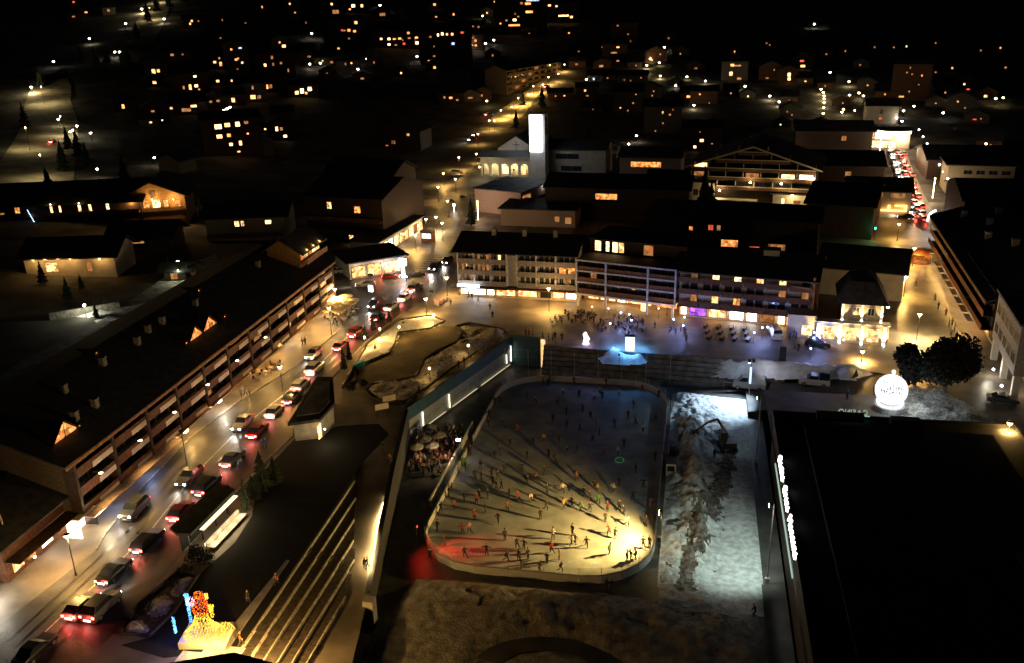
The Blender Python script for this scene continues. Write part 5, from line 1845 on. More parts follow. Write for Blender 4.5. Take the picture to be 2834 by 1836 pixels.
MB().prism([(-4.9, 2.6), (-3.9, 2.6), (-3.9, 3.6), (-4.9, 3.6)], .9, 1.7).quad((-4.9, 2.5, .9), (-3.9, 2.5, .9), (-3.9, 2.3, 1.5), (-4.9, 2.3, 1.5)).build('bucket', METAL, EX)
MB().tube((.2, .4, 2.0), (-.6, 2.2, 3.1), .07, n=5).build('hydraulic_ram', STEEL, EX)

# ================================================================== PEOPLE
SKIN = M('skin', (.45, .28, .2), .7)
PALETTE = {'d': ('dark', (.02, .02, .025)), 'r': ('red', (.26, .02, .025)), 'o': ('orange', (.28, .09, .02)), 'w': ('white', (.62, .6, .56)), 'y': ('yellow', (.5, .36, .06)), 'g': ('green', (.03, .2, .05)), 'b': ('blue', (.03, .06, .28)), 'p': ('pink', (.5, .2, .25)), 'k': ('grey', (.12, .12, .13))}
JACK = {k: M(v[0] + '_jacket', v[1], .8, var=.08) for k, v in PALETTE.items()}
TROU = [M('dark_trousers', (.02, .022, .03), .85), M('brown_trousers', (.06, .045, .035), .85), M('blue_trousers', (.03, .04, .09), .85)]
HAIR = [M('dark_hair', (.03, .02, .015), .7), M('light_hair', (.25, .16, .07), .7), M('knitted_hat', (.3, .05, .06), .9)]
POSES = {
    # joints: hip/knee/foot and shoulder/elbow/hand for both sides, lean of the trunk
    'stand': dict(kl=(-.1, .03, .5), fl=(-.11, 0, .06), kr=(.1, .03, .5), fr=(.12, 0, .06), el=(-.26, .0, 1.12), hl=(-.27, .1, .88), er=(.26, 0, 1.12), hr=(.27, .1, .88), lean=0.02),
    'walk': dict(kl=(-.1, .2, .52), fl=(-.1, .28, .07), kr=(.1, -.02, .48), fr=(.1, -.32, .1), el=(-.25, -.12, 1.12), hl=(-.24, -.14, .87), er=(.25, .12, 1.12), hr=(.22, .26, .9), lean=.06),
    'glide': dict(kl=(-.13, .22, .48), fl=(-.14, .1, .07), kr=(.15, -.12, .46), fr=(.3, -.5, .14), el=(-.33, -.1, 1.12), hl=(-.46, -.22, .95), er=(.32, .12, 1.12), hr=(.36, .34, 1.0), lean=.24),
    'arms': dict(kl=(-.13, .1, .5), fl=(-.17, .05, .06), kr=(.14, .08, .5), fr=(.22, -.06, .06), el=(-.42, .05, 1.3), hl=(-.66, .12, 1.2), er=(.42, .05, 1.28), hr=(.65, .1, 1.14), lean=.1),
    'bend': dict(kl=(-.13, .24, .46), fl=(-.15, .06, .06), kr=(.13, .22, .46), fr=(.16, .02, .06), el=(-.24, .34, .98), hl=(-.16, .5, .9), er=(.24, .34, .98), hr=(.16, .5, .9), lean=.42),
    'sit': dict(kl=(-.1, .42, .5), fl=(-.1, .44, .06), kr=(.1, .42, .5), fr=(.12, .46, .06), el=(-.26, .1, .86), hl=(-.18, .34, .78), er=(.26, .1, .86), hr=(.18, .34, .78), lean=.05, hip=.5),
}
BODY = {}


def person_mesh(pose):
    P = POSES[pose]
    hz = P.get('hip', .92)
    ln = P['lean']
    up = lambda h: (0, ln * h * .9, hz + h * (1 - ln * ln * .35))
    V = [((0, 0, hz), .15), (up(.2), .145), (up(.42), .17), (up(.53), .085), (up(.62), .075), (up(.74), .105), (up(.84), .06)]
    Ed = [(0, 1), (1, 2), (2, 3), (3, 4), (4, 5), (5, 6)]
    for s, k, f, e, h in ((-1, 'kl', 'fl', 'el', 'hl'), (1, 'kr', 'fr', 'er', 'hr')):
        i = len(V)
        dz = 0 if pose == 'sit' else 0
        V += [((s * .1, 0, hz - .06), .115), (P[k], .085), ((P[f][0], P[f][1], P[f][2] + .03), .058), ((P[f][0], P[f][1] + .15, P[f][2] - .01), .045)]
        Ed += [(0, i), (i, i + 1), (i + 1, i + 2), (i + 2, i + 3)]
        i = len(V)
        sh = up(.46)
        V += [((s * .19, sh[1], sh[2]), .085), (P[e], .062), (P[h], .045), ((P[h][0] * .98, P[h][1] + .05, P[h][2] - .07), .04)]
        Ed += [(2, i), (i, i + 1), (i + 1, i + 2), (i + 2, i + 3)]
    me = bpy.data.meshes.new('person_tmp')
    me.from_pydata([v for v, r in V], Ed, [])
    o = bpy.data.objects.new('person_tmp', me)
    COL.objects.link(o)
    md = o.modifiers.new('skin', 'SKIN')
    for sv, (v, r) in zip(me.skin_vertices[0].data, V):
        sv.radius = (r, r * (.75 if r > .14 else 1))
    me.skin_vertices[0].data[0].use_root = True
    sub = o.modifiers.new('sub', 'SUBSURF')
    sub.levels = sub.render_levels = 1
    dg = bpy.context.evaluated_depsgraph_get()
    out = bpy.data.meshes.new_from_object(o.evaluated_get(dg))
    bpy.data.objects.remove(o)
    out.materials.clear()
    out.name = 'person'
    for m in (JACK['d'], TROU[0], SKIN, TYRE):
        out.materials.append(m)
    head = up(.66)
    for p in out.polygons:
        c = p.center
        hand = min((Vector(P['hl']) - c).length, (Vector(P['hr']) - c).length) < .1
        foot = c.z < .13
        leg = c.z < hz - .03 and abs(c.x) < .45 and not hand and min((Vector(P['el']) - c).length, (Vector(P['er']) - c).length) > .16
        p.material_index = 3 if foot else 2 if (c.z > head[2] - .06 and (c - Vector(up(.72))).length < .2) or hand else 1 if leg else 0
        p.use_smooth = True
    hm = MB()
    hc = up(.76)
    hm.lathe([(.112, -.01), (.118, .04), (.1, .1), (.06, .14), (.001, .15)], 10, hc)
    return out, hm, up(.7)


HAT = {}


def person(x, y, z, rz, pose, jac, label, cat='person', scale=1.0, group=None, share=False, tr=None, hat=None):
    if pose not in BODY:
        BODY[pose], hm, hd = person_mesh(pose)
        hb = bpy.data.meshes.new('hair')
        hb.from_pydata(hm.v, [], hm.f)
        hb.materials.append(HAIR[0])
        # face: nose, eyes, mouth as small proud shapes
        fb = MB()
        hx, hy, hz = hd
        fb.m = 0
        fb.quad((hx - .016, hy + .1, hz + .0), (hx + .016, hy + .1, hz + .0), (hx, hy + .095, hz + .05))
        fb.quad((hx - .016, hy + .1, hz + .0), (hx, hy + .135, hz + .005), (hx, hy + .095, hz + .05))
        fb.quad((hx + .016, hy + .1, hz + .0), (hx, hy + .135, hz + .005), (hx, hy + .095, hz + .05))
        fb.m = 1
        for s in (-1, 1):
            fb.box(hx + s * .04 - .014, hx + s * .04 + .014, hy + .085, hy + .104, hz + .045, hz + .06)
        fb.box(hx - .025, hx + .025, hy + .08, hy + .1, hz - .035, hz - .025)
        fm = bpy.data.meshes.new('face')
        fm.from_pydata(fb.v, [], fb.f)
        fm.materials.append(SKIN)
        fm.materials.append(HAIR[0])
        fm.polygons.foreach_set('material_index', fb.mi)
        HAT[pose] = (hb, fm)
    o = bpy.data.objects.new('person', BODY[pose])
    COL.objects.link(o)
    o.location = (x, y, z)
    o.rotation_euler.z = rz
    o.scale = (scale,) * 3
    for i, m in ((0, JACK[jac]), (1, TROU[tr if tr is not None else random.randrange(3)])):
        o.material_slots[i].link = 'OBJECT'
        o.material_slots[i].material = m
    tag(o, label, cat, group, None, share)
    h = bpy.data.objects.new('hair' if hat is None else 'hat', HAT[pose][0])
    COL.objects.link(h)
    h.parent = o
    h.material_slots[0].link = 'OBJECT'
    h.material_slots[0].material = HAIR[random.randrange(3)]
    f = bpy.data.objects.new('face', HAT[pose][1])
    COL.objects.link(f)
    f.parent = o
    return o


SK = [(387, 870, 'd'), (425, 945, 'd'), (517, 885, 'r'), (552, 878, 'p'), (580, 815, 'r'), (698, 828, 'd'), (473, 760, 'o'), (745, 768, 'o'), (803, 718, 'r'), (865, 720, 'w'), (943, 762, 'd'), (915, 808, 'd'), (1033, 755, 'y'), (1072, 742, 'd'), (1113, 766, 'g'), (1168, 768, 'd'), (1245, 822, 'd'), (1256, 768, 'r'), (1318, 765, 'd'), (1345, 785, 'd'), (1355, 845, 'w'), (1453, 845, 'd'), (1472, 758, 'r'), (1263, 888, 'r'), (1293, 908, 'd'), (1150, 952, 'd'), (1078, 890, 'd'), (1092, 935, 'd'), (1072, 940, 'w'), (977, 912, 'w'), (972, 980, 'r'), (948, 1035, 'd'), (1012, 1015, 'r'), (1018, 1078, 'd'), (908, 1085, 'd'), (818, 1060, 'd'), (850, 1012, 'd'), (832, 965, 'd'), (797, 958, 'd'), (800, 1022, 'd'), (742, 1025, 'd'), (733, 915, 'd'), (640, 995, 'd'), (530, 1005, 'd'), (1260, 985, 'g'), (1438, 955, 'd'), (1470, 950, 'd'), (1355, 1018, 'd'), (1376, 1018, 'd'), (1404, 1008, 'd'), (405, 775, 'd'), (440, 690, 'd'), (460, 660, 'd'),
      (525, 718, 'd'), (590, 730, 'r'), (605, 705, 'd'), (645, 705, 'd'), (632, 775, 'd'), (715, 655, 'd'), (690, 655, 'd'), (672, 635, 'd'), (755, 695, 'd'), (665, 595, 'd'), (700, 612, 'd'), (610, 550, 'd'), (580, 605, 'd'), (612, 608, 'd'), (530, 558, 'd'), (886, 608, 'o'), (938, 585, 'd'), (845, 635, 'd'), (950, 680, 'd'), (993, 672, 'd'), (1029, 672, 'w'), (1100, 615, 'o'), (1190, 655, 'd'), (1206, 665, 'y'), (1166, 712, 'd'), (1211, 728, 'g'), (1130, 692, 'd'), (1285, 672, 'w'), (1315, 638, 'd'), (1386, 712, 'd'), (985, 520, 'd'), (960, 488, 'd'), (1053, 488, 'd'), (846, 500, 'd'), (820, 570, 'd'), (880, 420, 'd'), (933, 412, 'y'), (730, 570, 'd'), (710, 482, 'd'), (680, 490, 'd'), (1240, 482, 'r'), (1305, 482, 'w'), (1500, 510, 'd'), (1400, 572, 'd'), (1440, 650, 'd'),
      (795, 372, 'r'), (1045, 350, 'd'), (1116, 360, 'd'), (1200, 338, 'd'), (1215, 378, 'd'), (1290, 342, 'd'), (980, 312, 'd'), (1000, 235, 'd'), (1046, 275, 'd'), (1130, 262, 'd'), (1170, 298, 'd'), (1190, 205, 'w'), (1216, 170, 'w'), (1230, 195, 'd'), (1315, 178, 'w'), (1391, 245, 'd'), (1441, 362, 'w'), (1435, 160, 'r'), (930, 125, 'd'), (955, 130, 'd'), (1085, 120, 'r'), (1110, 185, 'd'), (1250, 120, 'd'), (1030, 175, 'w'), (845, 200, 'd'), (888, 215, 'w'), (705, 215, 'd'), (720, 342, 'd'), (650, 340, 'd'), (642, 292, 'd'), (1400, 332, 'd'), (1515, 190, 'd'), (1500, 312, 'd'), (968, 95, 'd'), (672, 228, 'd'), (1100, 470, 'd'), (760, 440, 'd'), (1180, 420, 'd'), (1340, 440, 'd'), (560, 480, 'd'), (1010, 420, 'd'), (1360, 300, 'd')]
POSN = ['glide', 'stand', 'arms', 'glide', 'bend', 'walk']
for i, (zx, zy, c) in enumerate(SK):
    p = G(839.8 + zx * .4554, 839.8 + zy * .4554, .02)
    p.x = max(-14.6, min(14.6, p.x))
    p.y = max(.6, min(59.5, p.y))
    # keep inside the rounded corners
    for cx, cyy in ((-6.5, 8.5), (6.5, 8.5), (-6.5, 51.5), (6.5, 51.5)):
        dx, dy = p.x - cx, p.y - cyy
        if dx * cx > 0 and (dy < 0) == (cyy < 30) and math.hypot(dx, dy) > 8.1:
            s = 8.1 / math.hypot(dx, dy)
            p.x, p.y = cx + dx * s, cyy + dy * s
    col = PALETTE[c][0]
    zone = 'on the bright near ice' if zy > 860 else 'on the middle ice' if zy > 560 else 'on the dim blue far ice'
    side = 'by left boards' if p.x < -11 else 'by right boards' if p.x > 11 else ''
    if c == 'd':
        c2 = random.choice('dddkb')
        who = 'dark skater'
        c = 'd' if c2 == 'k' else c2 if c2 == 'd' else 'd'
    else:
        who = col + ' jacketed skater'
    po = POSN[(i * 7 + i // 5) % 6]
    if zy > 860 and c == 'd':
        who = {'glide': 'gliding', 'stand': 'upright', 'arms': 'balancing', 'bend': 'crouching', 'walk': 'striding'}[po] + ' ' + who
    person(p.x, p.y, .03, random.uniform(0, 6.28), po, c, ' '.join((who + ' ' + zone + ' ' + side).split()), 'skater', random.choice((1.0, 1.0, .95, 1.05, .75 if i % 4 == 0 else 1)), 'skaters on the ice rink')
for zx, zy in ((1262, 1110), (1287, 1106)):
    p = G(839.8 + zx * .4554, 839.8 + zy * .4554, 0)
    person(p.x, -.9, 0, R(180), 'stand', 'd', 'onlooker in dark clothes leaning at the near boards outside the rink', 'person', .95, 'onlookers at the rink')
p = G(1000, 1302, 0)
person(p.x, p.y, 0, R(30), 'walk', 'd', 'lone figure walking through the red light outside the rink corner', 'person')
p = G(1660, 1072, 0)
person(p.x, p.y, .5, R(200), 'stand', 'd', 'worker standing on the cleared snow in front of the excavator', 'person')
p = G(1755, 1437, 0)
person(p.x, p.y, .1, R(60), 'bend', 'd', 'bending figure at the lower right end of the snow', 'person')


def group(pts, label, poses=('stand', 'walk'), cols='dddkrb', z=TOWN, grp=None, zf=None, scale=1.0):
    for x, y in pts:
        p = G(x, y, z)
        if zf:
            p.z = zf(p.x, p.y)
        person(p.x, p.y, p.z + .01, random.uniform(0, 6.28), random.choice(poses), random.choice(cols), label, 'person', scale * random.uniform(.94, 1.05), grp)


group([(846, 1292), (853, 1290)], 'walker in dark clothes on the lit ramp below the teal wall', ('walk',), 'd', zf=ramp_z)
group([(562, 925), (571, 921), (580, 920)], 'pedestrian on the pavement before the blue lit shop', ('walk',), 'dkr')
group([(612, 1045), (619, 1043)], 'pedestrian at the kerb near the tall pavilion', ('stand',), 'wb')
group([(776, 758), (784, 760), (795, 755), (704, 805), (710, 803)], 'passer by on the pavement near the terrace umbrellas', ('walk', 'stand'), 'rrdk')
group([(1090, 695), (1097, 696), (1112, 705), (1048, 712), (1145, 740), (1139, 722)], 'pedestrian on the left half of the open plaza', ('walk',), 'ddk')
group([(1001, 690), (1005, 689), (918, 605), (926, 604)], 'pedestrian crossing by the lit junction', ('walk',), 'dk')
group([(1222, 782), (1230, 783), (1238, 785), (1262, 790), (1275, 795), (1285, 793), (1290, 790), (1306, 793)], 'onlooker above the far end of the rink', ('stand',), 'dddrk')
group([(1522, 766), (1590, 775), (1595, 795), (1835, 790), (1845, 785), (1850, 790), (1860, 780), (1848, 815), (1855, 818)], 'person strolling on the right part of the plaza', ('walk', 'stand'), 'dddkb')
group([(2205, 760), (2212, 758), (2218, 772), (2209, 783), (2222, 790), (2180, 720), (2172, 700), (2128, 668), (2198, 735)], 'pedestrian before the lit shops of the timber row', ('walk', 'stand'), 'ddrk')
group([(1968, 930), (2030, 918)], 'lone figure near the glowing globe', ('stand',), 'bd')
group([(578, 1402), (560, 1500), (644, 1360)], 'passer by between the light sculpture and the tiers', ('walk',), 'dwo')
group([(890, 1050), (905, 1080), (909, 1083)], 'person by the wall lamp above the walkway', ('stand',), 'rd', zf=lambda x, y: 5)
group([(1080, 850), (1020, 880), (1067, 858), (975, 915)], 'stroller on the curved park path', ('walk',), 'dd')
# crowd on the sunken terrace beside the rink
random.seed(21)
TZ = 0.0
spots = [(x, y) for x in range(945, 1080, 9) for y in range(1010, 1112, 13)]
for x, y in spots:
    x += random.uniform(-4, 4)
    y += random.uniform(-5, 5)
    p = G(x, y, TZ)
    lim = W1[0] + (p.y - W1[1]) * (W2[0] - W1[0]) / (W2[1] - W1[1])
    if p.x < lim + 1.0 or p.x > -16.2 or random.random() < .25:
        continue
    person(p.x, p.y, TZ, random.uniform(0, 6.28), random.choice(('stand', 'stand', 'sit', 'walk')), (jc := random.choice('dddkkrowbp')), 'guest in %s clothes in the crowd on the sunken terrace' % PALETTE[jc][0], 'person', 1, 'terrace guests', True)

# ================================================================== LAMPS
def lantern(p, label, h=4.6, w=1800, col=WARM, em=E_LAMP, group_='street lanterns', headr=.36, style='post'):
    t = thing('street_lamp', label, 'street lamp', p, 0, group_)
    MB().tube((0, 0, 0), (0, 0, h - .5), .08, .055, 8).tube((0, 0, 0), (0, 0, .5), .13, .11, 8).build('pole', METAL, t)
    if style == 'arm':
        MB().tube((0, 0, h - .5), (.9, 0, h), .045, n=6).build('arm', METAL, t)
        MB().box(.6, 1.3, -.16, .16, h - .02, h + .1).build('lamp_head', em, t)
        if w:
            point((1, 0, h - .2), w, col, .15, t)
    else:
        MB().lathe([(.1, h - .5), (headr, h - .1), (headr * .9, h), (.02, h + .02)], 10).build('lamp_head', em, t)
        MB().lathe([(headr * 1.15, h + .03), (.03, h + .25)], 10).build('cap', METAL, t)
        if w:
            spot((0, 0, h - .62), (0, 0, 0), w * 1.25, col, 150 if h < 8 else 165, 1.0, .2, t)
            point((0, 0, h - .7), w * .24, col, .2, t)
    return t


LN = [
    (177, 1338, 5.6, 1400, 'warm lantern by the low shop with the lit displays'),
    (436, 1088, 6.0, 0, 'unlit tall lamp post on the pavement beside the oncoming estate car'),
    (660, 930, 6.2, 900, 'tall lamp on the pavement before the pavilion'),
    (771, 780, 6.0, 1500, 'tall lamp at the terrace umbrellas'),
    (783, 722, 5.0, 1700, 'bright lamp at the far end of the umbrellas'),
    (992, 735, 4.0, 1500, 'bright white post lamp at the plaza edge'),
    (1276, 724, 5.2, 1700, 'lantern in front of the white plaza block'),
    (1015, 540, 4.6, 2600, 'bright lamp on the street beyond the plaza row'),
    (992, 545, 4.6, 900, 'smaller lamp beside the street kiosk'),
    (968, 585, 4.6, 1900, 'lamp before the advertising kiosk'),
    (1068, 396, 5.2, 2200, 'lamp left of the church porch'),
    (1032, 432, 4.6, 1800, 'lamp lower down the church road'),
    (2130, 790, 5.2, 3200, 'lamp in the middle of the shopping street'),
    (2100, 690, 4.6, 2200, 'lamp up the shopping street behind the villa'),
    (2002, 842, 2.2, 1500, 'low white lantern between villa and snow bank'),
    (2112, 885, 4.2, 900, 'lamp half hidden in the bushy trees'),
    (2335, 1050, 4.6, 1500, 'lamp at the right edge beside the casino'),
    (1040, 690, 4.6, 900, 'lamp at the corner of the white plaza block'),
    (945, 655, 5, 1300, 'lamp at the junction near the glowing sign'),
    (1195, 420, 4, 0, 'small unlit post before the church'),
    (1108, 380, 4, 600, 'small lamp beside the church steps'),
    (2120, 620, 4.6, 1500, 'lamp beside the orange carousel'),
    (2085, 560, 4.6, 1500, 'lamp below the green traffic light'),
    (1550, 735, 4.4, 0, 'slim unlit post before the framed block'),
]
for x, y, h, w, lb in LN:
    p = G(x, y)
    lantern(p, lb, h, w * 3.6, WARM if w < 2500 else (1, .72, .36), E_LAMP if w else METAL)
for x, y, w in ((1112, 338, 1800), (1138, 305, 2200), (1150, 305, 2200), (1165, 280, 2800), (1190, 272, 2800), (1205, 250, 3300), (1228, 242, 3300), (1240, 222, 3800), (1262, 218, 3800), (1275, 200, 4200), (1298, 192, 4200), (1312, 170, 4200), (1020, 470, 1200), (1042, 505, 1300), (1060, 450, 1500), (1030, 560, 1300)):  # lamps added in a row so the church road is lit evenly
    p = T(x, y)
    lantern(p, 'lamp added to light the church road', 5.2, w * 1.6, WARM, E_LAMP, 'added lamps of the church road')
for x, y, w in ((104, 245, 3800), (150, 320, 2600), (70, 350, 2400), (105, 420, 2400), (352, 48, 5000), (372, 8, 5000)):  # tall lamps added to spread light over the lanes
    p = T(x, y)
    lantern(p, 'tall lamp added to light the empty upper left lanes', 9, w, (1, .78, .40), E_LAMP, 'added lamps of the upper left lanes', .2)
for x, y, tp, lb in ((1757, 1075, 11, 'slim dark floodlight mast behind the cleared snow'), (1783, 1355, 11, 'nearest dark floodlight mast at the snow edge')):
    p = G(x, y, 0)
    t = thing('floodlight_mast', lb, 'mast', (p.x, p.y, 0), 0, 'floodlight masts')
    MB().tube((0, 0, 0), (0, 0, tp), .09, .06, 8).build('pole', STEEL, t)
    MB().box(-.5, -.05, -.3, .3, tp - .5, tp - .1).build('lamp_head', METAL, t)
    MB().box(-.53, -.51, -.25, .25, tp - .46, tp - .14).build('lamp_glass', E('flood_green', (.8, 1, .88), 12), t)
    MB().box(-.25, .25, -.2, .2, .0, .7).build('switch_box', WHITE, t)
    if y > 1200:
        spot((-.6, 0, tp - .3), (-4.2, 4.6, 0), 7200, (.78, 1, .84), 92, .7, .2, t)
    else:
        spot((-.6, 0, tp - .3), (-6, 9, 0), 420, (.7, .88, 1), 90, .6, .2, t)
p = G(1741, 922, .6)
t = thing('light_mast', 'blue lit mast beside the delivery van flooding the snow', 'mast', (p.x, p.y, park_z(p.x)), 0)
MB().tube((0, 0, 0), (0, 0, 6.6), .1, .08, 8).build('pole', STEEL, t)
MB().box(-.16, .16, -.16, .16, 2.2, 5.2).build('light_tube', E('blue_tube', (.35, .62, 1), 2.4), t)
MB().box(-.6, -.1, -.4, .4, 6.2, 6.6).build('lamp_head', METAL, t)
MB().box(-.55, -.15, -.35, .35, 6.12, 6.18).build('lamp_glass', E('flood_blue', (.7, .85, 1), 12), t)
MB().box(.1, .6, -.2, .4, 6.2, 6.6).build('lamp_head', METAL, t)  # second head, added to brighten the snow bank behind
spot((.5, .3, 6.1), (9, 6.5, 2), 650, (.9, .88, 1), 100, .8, .25, t)
spot((.3, .4, 6.1), (-5, 8, 3), 350, (.6, .75, 1), 100, .8, .25, t)
spot((-.6, -.5, 6.0), (-3.4, -2.6, .2), 13000, (.60, .80, 1), 88, .6, .25, t)
spot((-.6, -.5, 6.0), (-6, -9, .2), 1100, (.5, .72, 1), 85, .7, .25, t)

# rink floodlight, low at the right boards, and the coloured lights
p = G(1520, 1262, 0)
t = thing('rink_floodlight', 'warm floodlight on a short stand at the lower right boards', 'floodlight', (15.9, 9.0, 0), 0, None)
MB().tube((0, 0, 0), (0, 0, 5.0), .06, .05, 8).build('stand', METAL, t)
MB().box(-.25, .05, -.4, .4, 4.95, 5.45).build('lamp_head', METAL, t)
MB().box(-.29, -.26, -.35, .35, 5.0, 5.4).build('lamp_glass', E('rink_flood', (1, .75, .3), 30), t)
spot((-.4, 0, 5.2), (-10, 1.2, 0), 32000, (1, .62, .16), 118, .9, .1, t)
spot((-.4, 0, 5.2), (-22, 8, 0), 4500, (1, .60, .16), 50, .8, .1, t)
p = G(975, 1290, 0)
point((.35, -.6, 4.4), 260, (1, .68, .24), .1, t)
t = thing('red_spotlight', 'small red spotlight outside the lower left rink corner', 'spotlight', (p.x - .6, p.y + 1.2, 0))
MB().tube((0, 0, 0), (0, 0, 3.4), .04, n=6).build('stand', METAL, t)
MB().box(-.15, .15, -.15, .15, 3.3, 3.6).build('lamp_head', METAL, t)
MB().box(.151, .17, -.12, .12, 3.33, 3.57).build('lamp_glass', E('red_glass', (1, .05, .03), 6), t)
spot((.2, 0, 3.4), (2.5, -1.4, .3), 800, (1, .035, .015), 104, .9, .1, t)
spot((.2, 0, 3.4), (6.5, .8, 0), 3200, (1, .03, .015), 62, .7, .1, t)
t = thing('blue_spotlight', 'blue stage light on a pole behind the far boards', 'spotlight', (6, 61.2, 0))
MB().tube((0, 0, 0), (0, 0, 5.5), .05, n=6).build('stand', METAL, t)
MB().box(-.2, .2, -.25, .1, 5.4, 5.75).build('lamp_head', METAL, t)
MB().box(-.17, .17, -.28, -.26, 5.42, 5.7).build('lamp_glass', METAL, t)
spot((0, -.3, 5.5), (-1.5, -11, 0), 150, (.10, .25, 1), 62, .6, .1, t)
spot((0, -.3, 5.5), (-3, -16, 0), 45, (.4, .6, 1), 120, .8, .1, t)
t = thing('logo_projector', 'green laser ring projected from a box onto the far ice', 'projector', (15.6, 30.5, 0))
MB().box(-.3, .3, -.3, .3, 0, 2.6).build('housing', METAL, t)
gp_ = G(1440, 1070, .03)
b = MB()
for k in range(20):
    a0, a1 = 2 * math.pi * k / 20, 2 * math.pi * (k + 1) / 20
    if k % 7 == 3:
        continue
    b.quad(*[(gp_.x + r * 1.0 * math.cos(a) - 15.6, gp_.y + r * 1.3 * math.sin(a) - 30.5, .034) for r, a in ((.6, a0), (.7, a0), (.7, a1), (.6, a1))])
b.build('laser_ring', E('laser_green', (.05, .8, .15), .28), t)  # projected light drawn as glowing strips lying on the ice
# little cabin and boxes on the right boards
for x, y, lb, w in ((1548, 1100, 'small white timing cabin at the right boards', 1.4), (1546, 1060, 'dark equipment box at the right boards', .9)):
    p = G(x, y, 0)
    t = thing('timing_cabin', lb, 'cabin', (16.6, p.y, 0))
    MB().box(-w / 2, w / 2, -1, 1, 0, 2.1).build('wall', WHITE if w > 1 else METAL, t)
    MB().box(-w / 2 - .1, w / 2 + .1, -1.1, 1.1, 2.12, 2.25).build('roof', METAL, t)
    MB().box(-w / 2 + .15, w / 2 - .15, -1.03, -1.005, .9, 1.8).build('window', GLASSD, t)
for x, y in ((1517, 1232), (1519, 1290), (1555, 917), (1552, 955)):
    p = G(x, y, 0)
    t = thing('loudspeaker', 'black loudspeaker box on a short pole at the right boards', 'loudspeaker', (15.75, p.y, 0), 0, 'loudspeakers at the boards')
    MB().tube((0, 0, 0), (0, 0, 2.2), .04, n=6).build('pole', METAL, t)
    MB().box(-.2, .25, -.3, .3, 2.2, 2.8).build('cabinet', BLACK, t)
t = thing('goal_frame', 'small white goal frame standing behind the snow heap', 'goal', G(1700, 905, .3))
b = MB()
for x in (-1.4, 1.4):
    b.tube((x, 0, 0), (x, 0, 1.3), .05, n=6)
b.tube((-1.4, 0, 1.3), (1.4, 0, 1.3), .05, n=6).tube((-1.4, 1, 0), (1.4, 1, 0), .04, n=6)
b.build('frame', POLE, t)

# ================================================================== terrace, pavilion, shelter, sculptures
def umbrella(p, label, r=1.7, h=2.5, mat=CREAM, grp=None, share=False):
    t = thing('parasol', label, 'parasol', p, random.random(), grp, share)
    MB().tube((0, 0, 0), (0, 0, h + .3), .04, n=6).build('pole', WOODL, t)
    b = MB()
    for k in range(8):
        a0, a1 = k * math.pi / 4, (k + 1) * math.pi / 4
        b.quad((0, 0, h + .45), (r * math.cos(a0), r * math.sin(a0), h), (r * math.cos(a1), r * math.sin(a1), h))
        b.quad((r * math.cos(a0), r * math.sin(a0), h), (r * math.cos(a0), r * math.sin(a0), h - .18), (r * math.cos(a1), r * math.sin(a1), h - .18), (r * math.cos(a1), r * math.sin(a1), h))
    b.build('canopy', mat, t)
    return t


def table(p, label, grp=None, n=4, mat=WOODL, share=False):
    t = thing('cafe_table', label, 'table', p, random.random() * 3, grp, share)
    MB().lathe([(.01, .74), (.42, .74), (.42, .70), (.01, .70)], 12).build('tabletop', mat, t)
    MB().tube((0, 0, 0), (0, 0, .7), .035, n=6).lathe([(.25, 0), (.04, .04)], 10).build('base', METAL, t)
    return t


def chair(p, rz, label, grp=None, mat=METAL, share=True):
    t = thing('cafe_chair', label, 'chair', p, rz, grp, share)
    MB().box(-.22, .22, -.22, .22, .43, .47).build('seat', mat, t)
    MB().box(-.22, .22, .2, .24, .47, .9).build('backrest', mat, t)
    b = MB()
    for x in (-.19, .19):
        for y in (-.19, .19):
            MB().tube((x, y, 0), (x, y, .43), .018, n=4).build('leg', METAL, t)
    return t


CHAIR0 = {}


def chairs_round(p, label, grp, n=3, mat=METAL):
    for k in range(n):
        a = 6.283 * k / n + random.random()
        q = Vector((p.x + .8 * math.cos(a), p.y + .8 * math.sin(a), p.z))
        if label not in CHAIR0:
            CHAIR0[label] = chair(q, a - math.pi / 2, label, grp, mat)
        else:
            c = copy_tree(CHAIR0[label])
            c.location = q
            c.rotation_euler.z = a - math.pi / 2


# cafe terrace under cream parasols on the left pavement
random.seed(5)
for i, (x, y) in enumerate(((757, 742), (770, 730), (785, 718), (772, 742), (788, 732), (800, 722), (790, 745), (803, 737), (815, 728), (822, 722), (806, 712))):
    p = G(x, y)
    umbrella(p, 'cream parasol of the brightly lit pavement terrace', 1.5, 2.4, M('parasol_cloth', (.72, .64, .48), .8), 'pavement parasols')
    q = p + Vector((1.0, -.6, 0))
    table(q, 'small round table under the cream parasols', 'pavement tables')
    chairs_round(q, 'dark chair at the tables under the cream parasols', 'pavement chairs', 3)
    if i % 3 == 0:
        MB().ball((0, 0, 2.25), .14).build('hanging_lamp', E_LAMPW, bpy.data.objects['parasol' if i == 0 else 'parasol.%03d' % i])
        point((p.x, p.y - .3, TOWN + 2.0), 130, (1, .8, .45), .2)
for x, y in ((590, 880), (602, 868), (617, 872), (630, 862), (640, 850)):
    p = G(x, y)
    table(p, 'small table outside the lit restaurant of the balcony row', 'restaurant tables')
    chairs_round(p, 'chair outside the lit restaurant of the balcony row', 'restaurant chairs', 3)
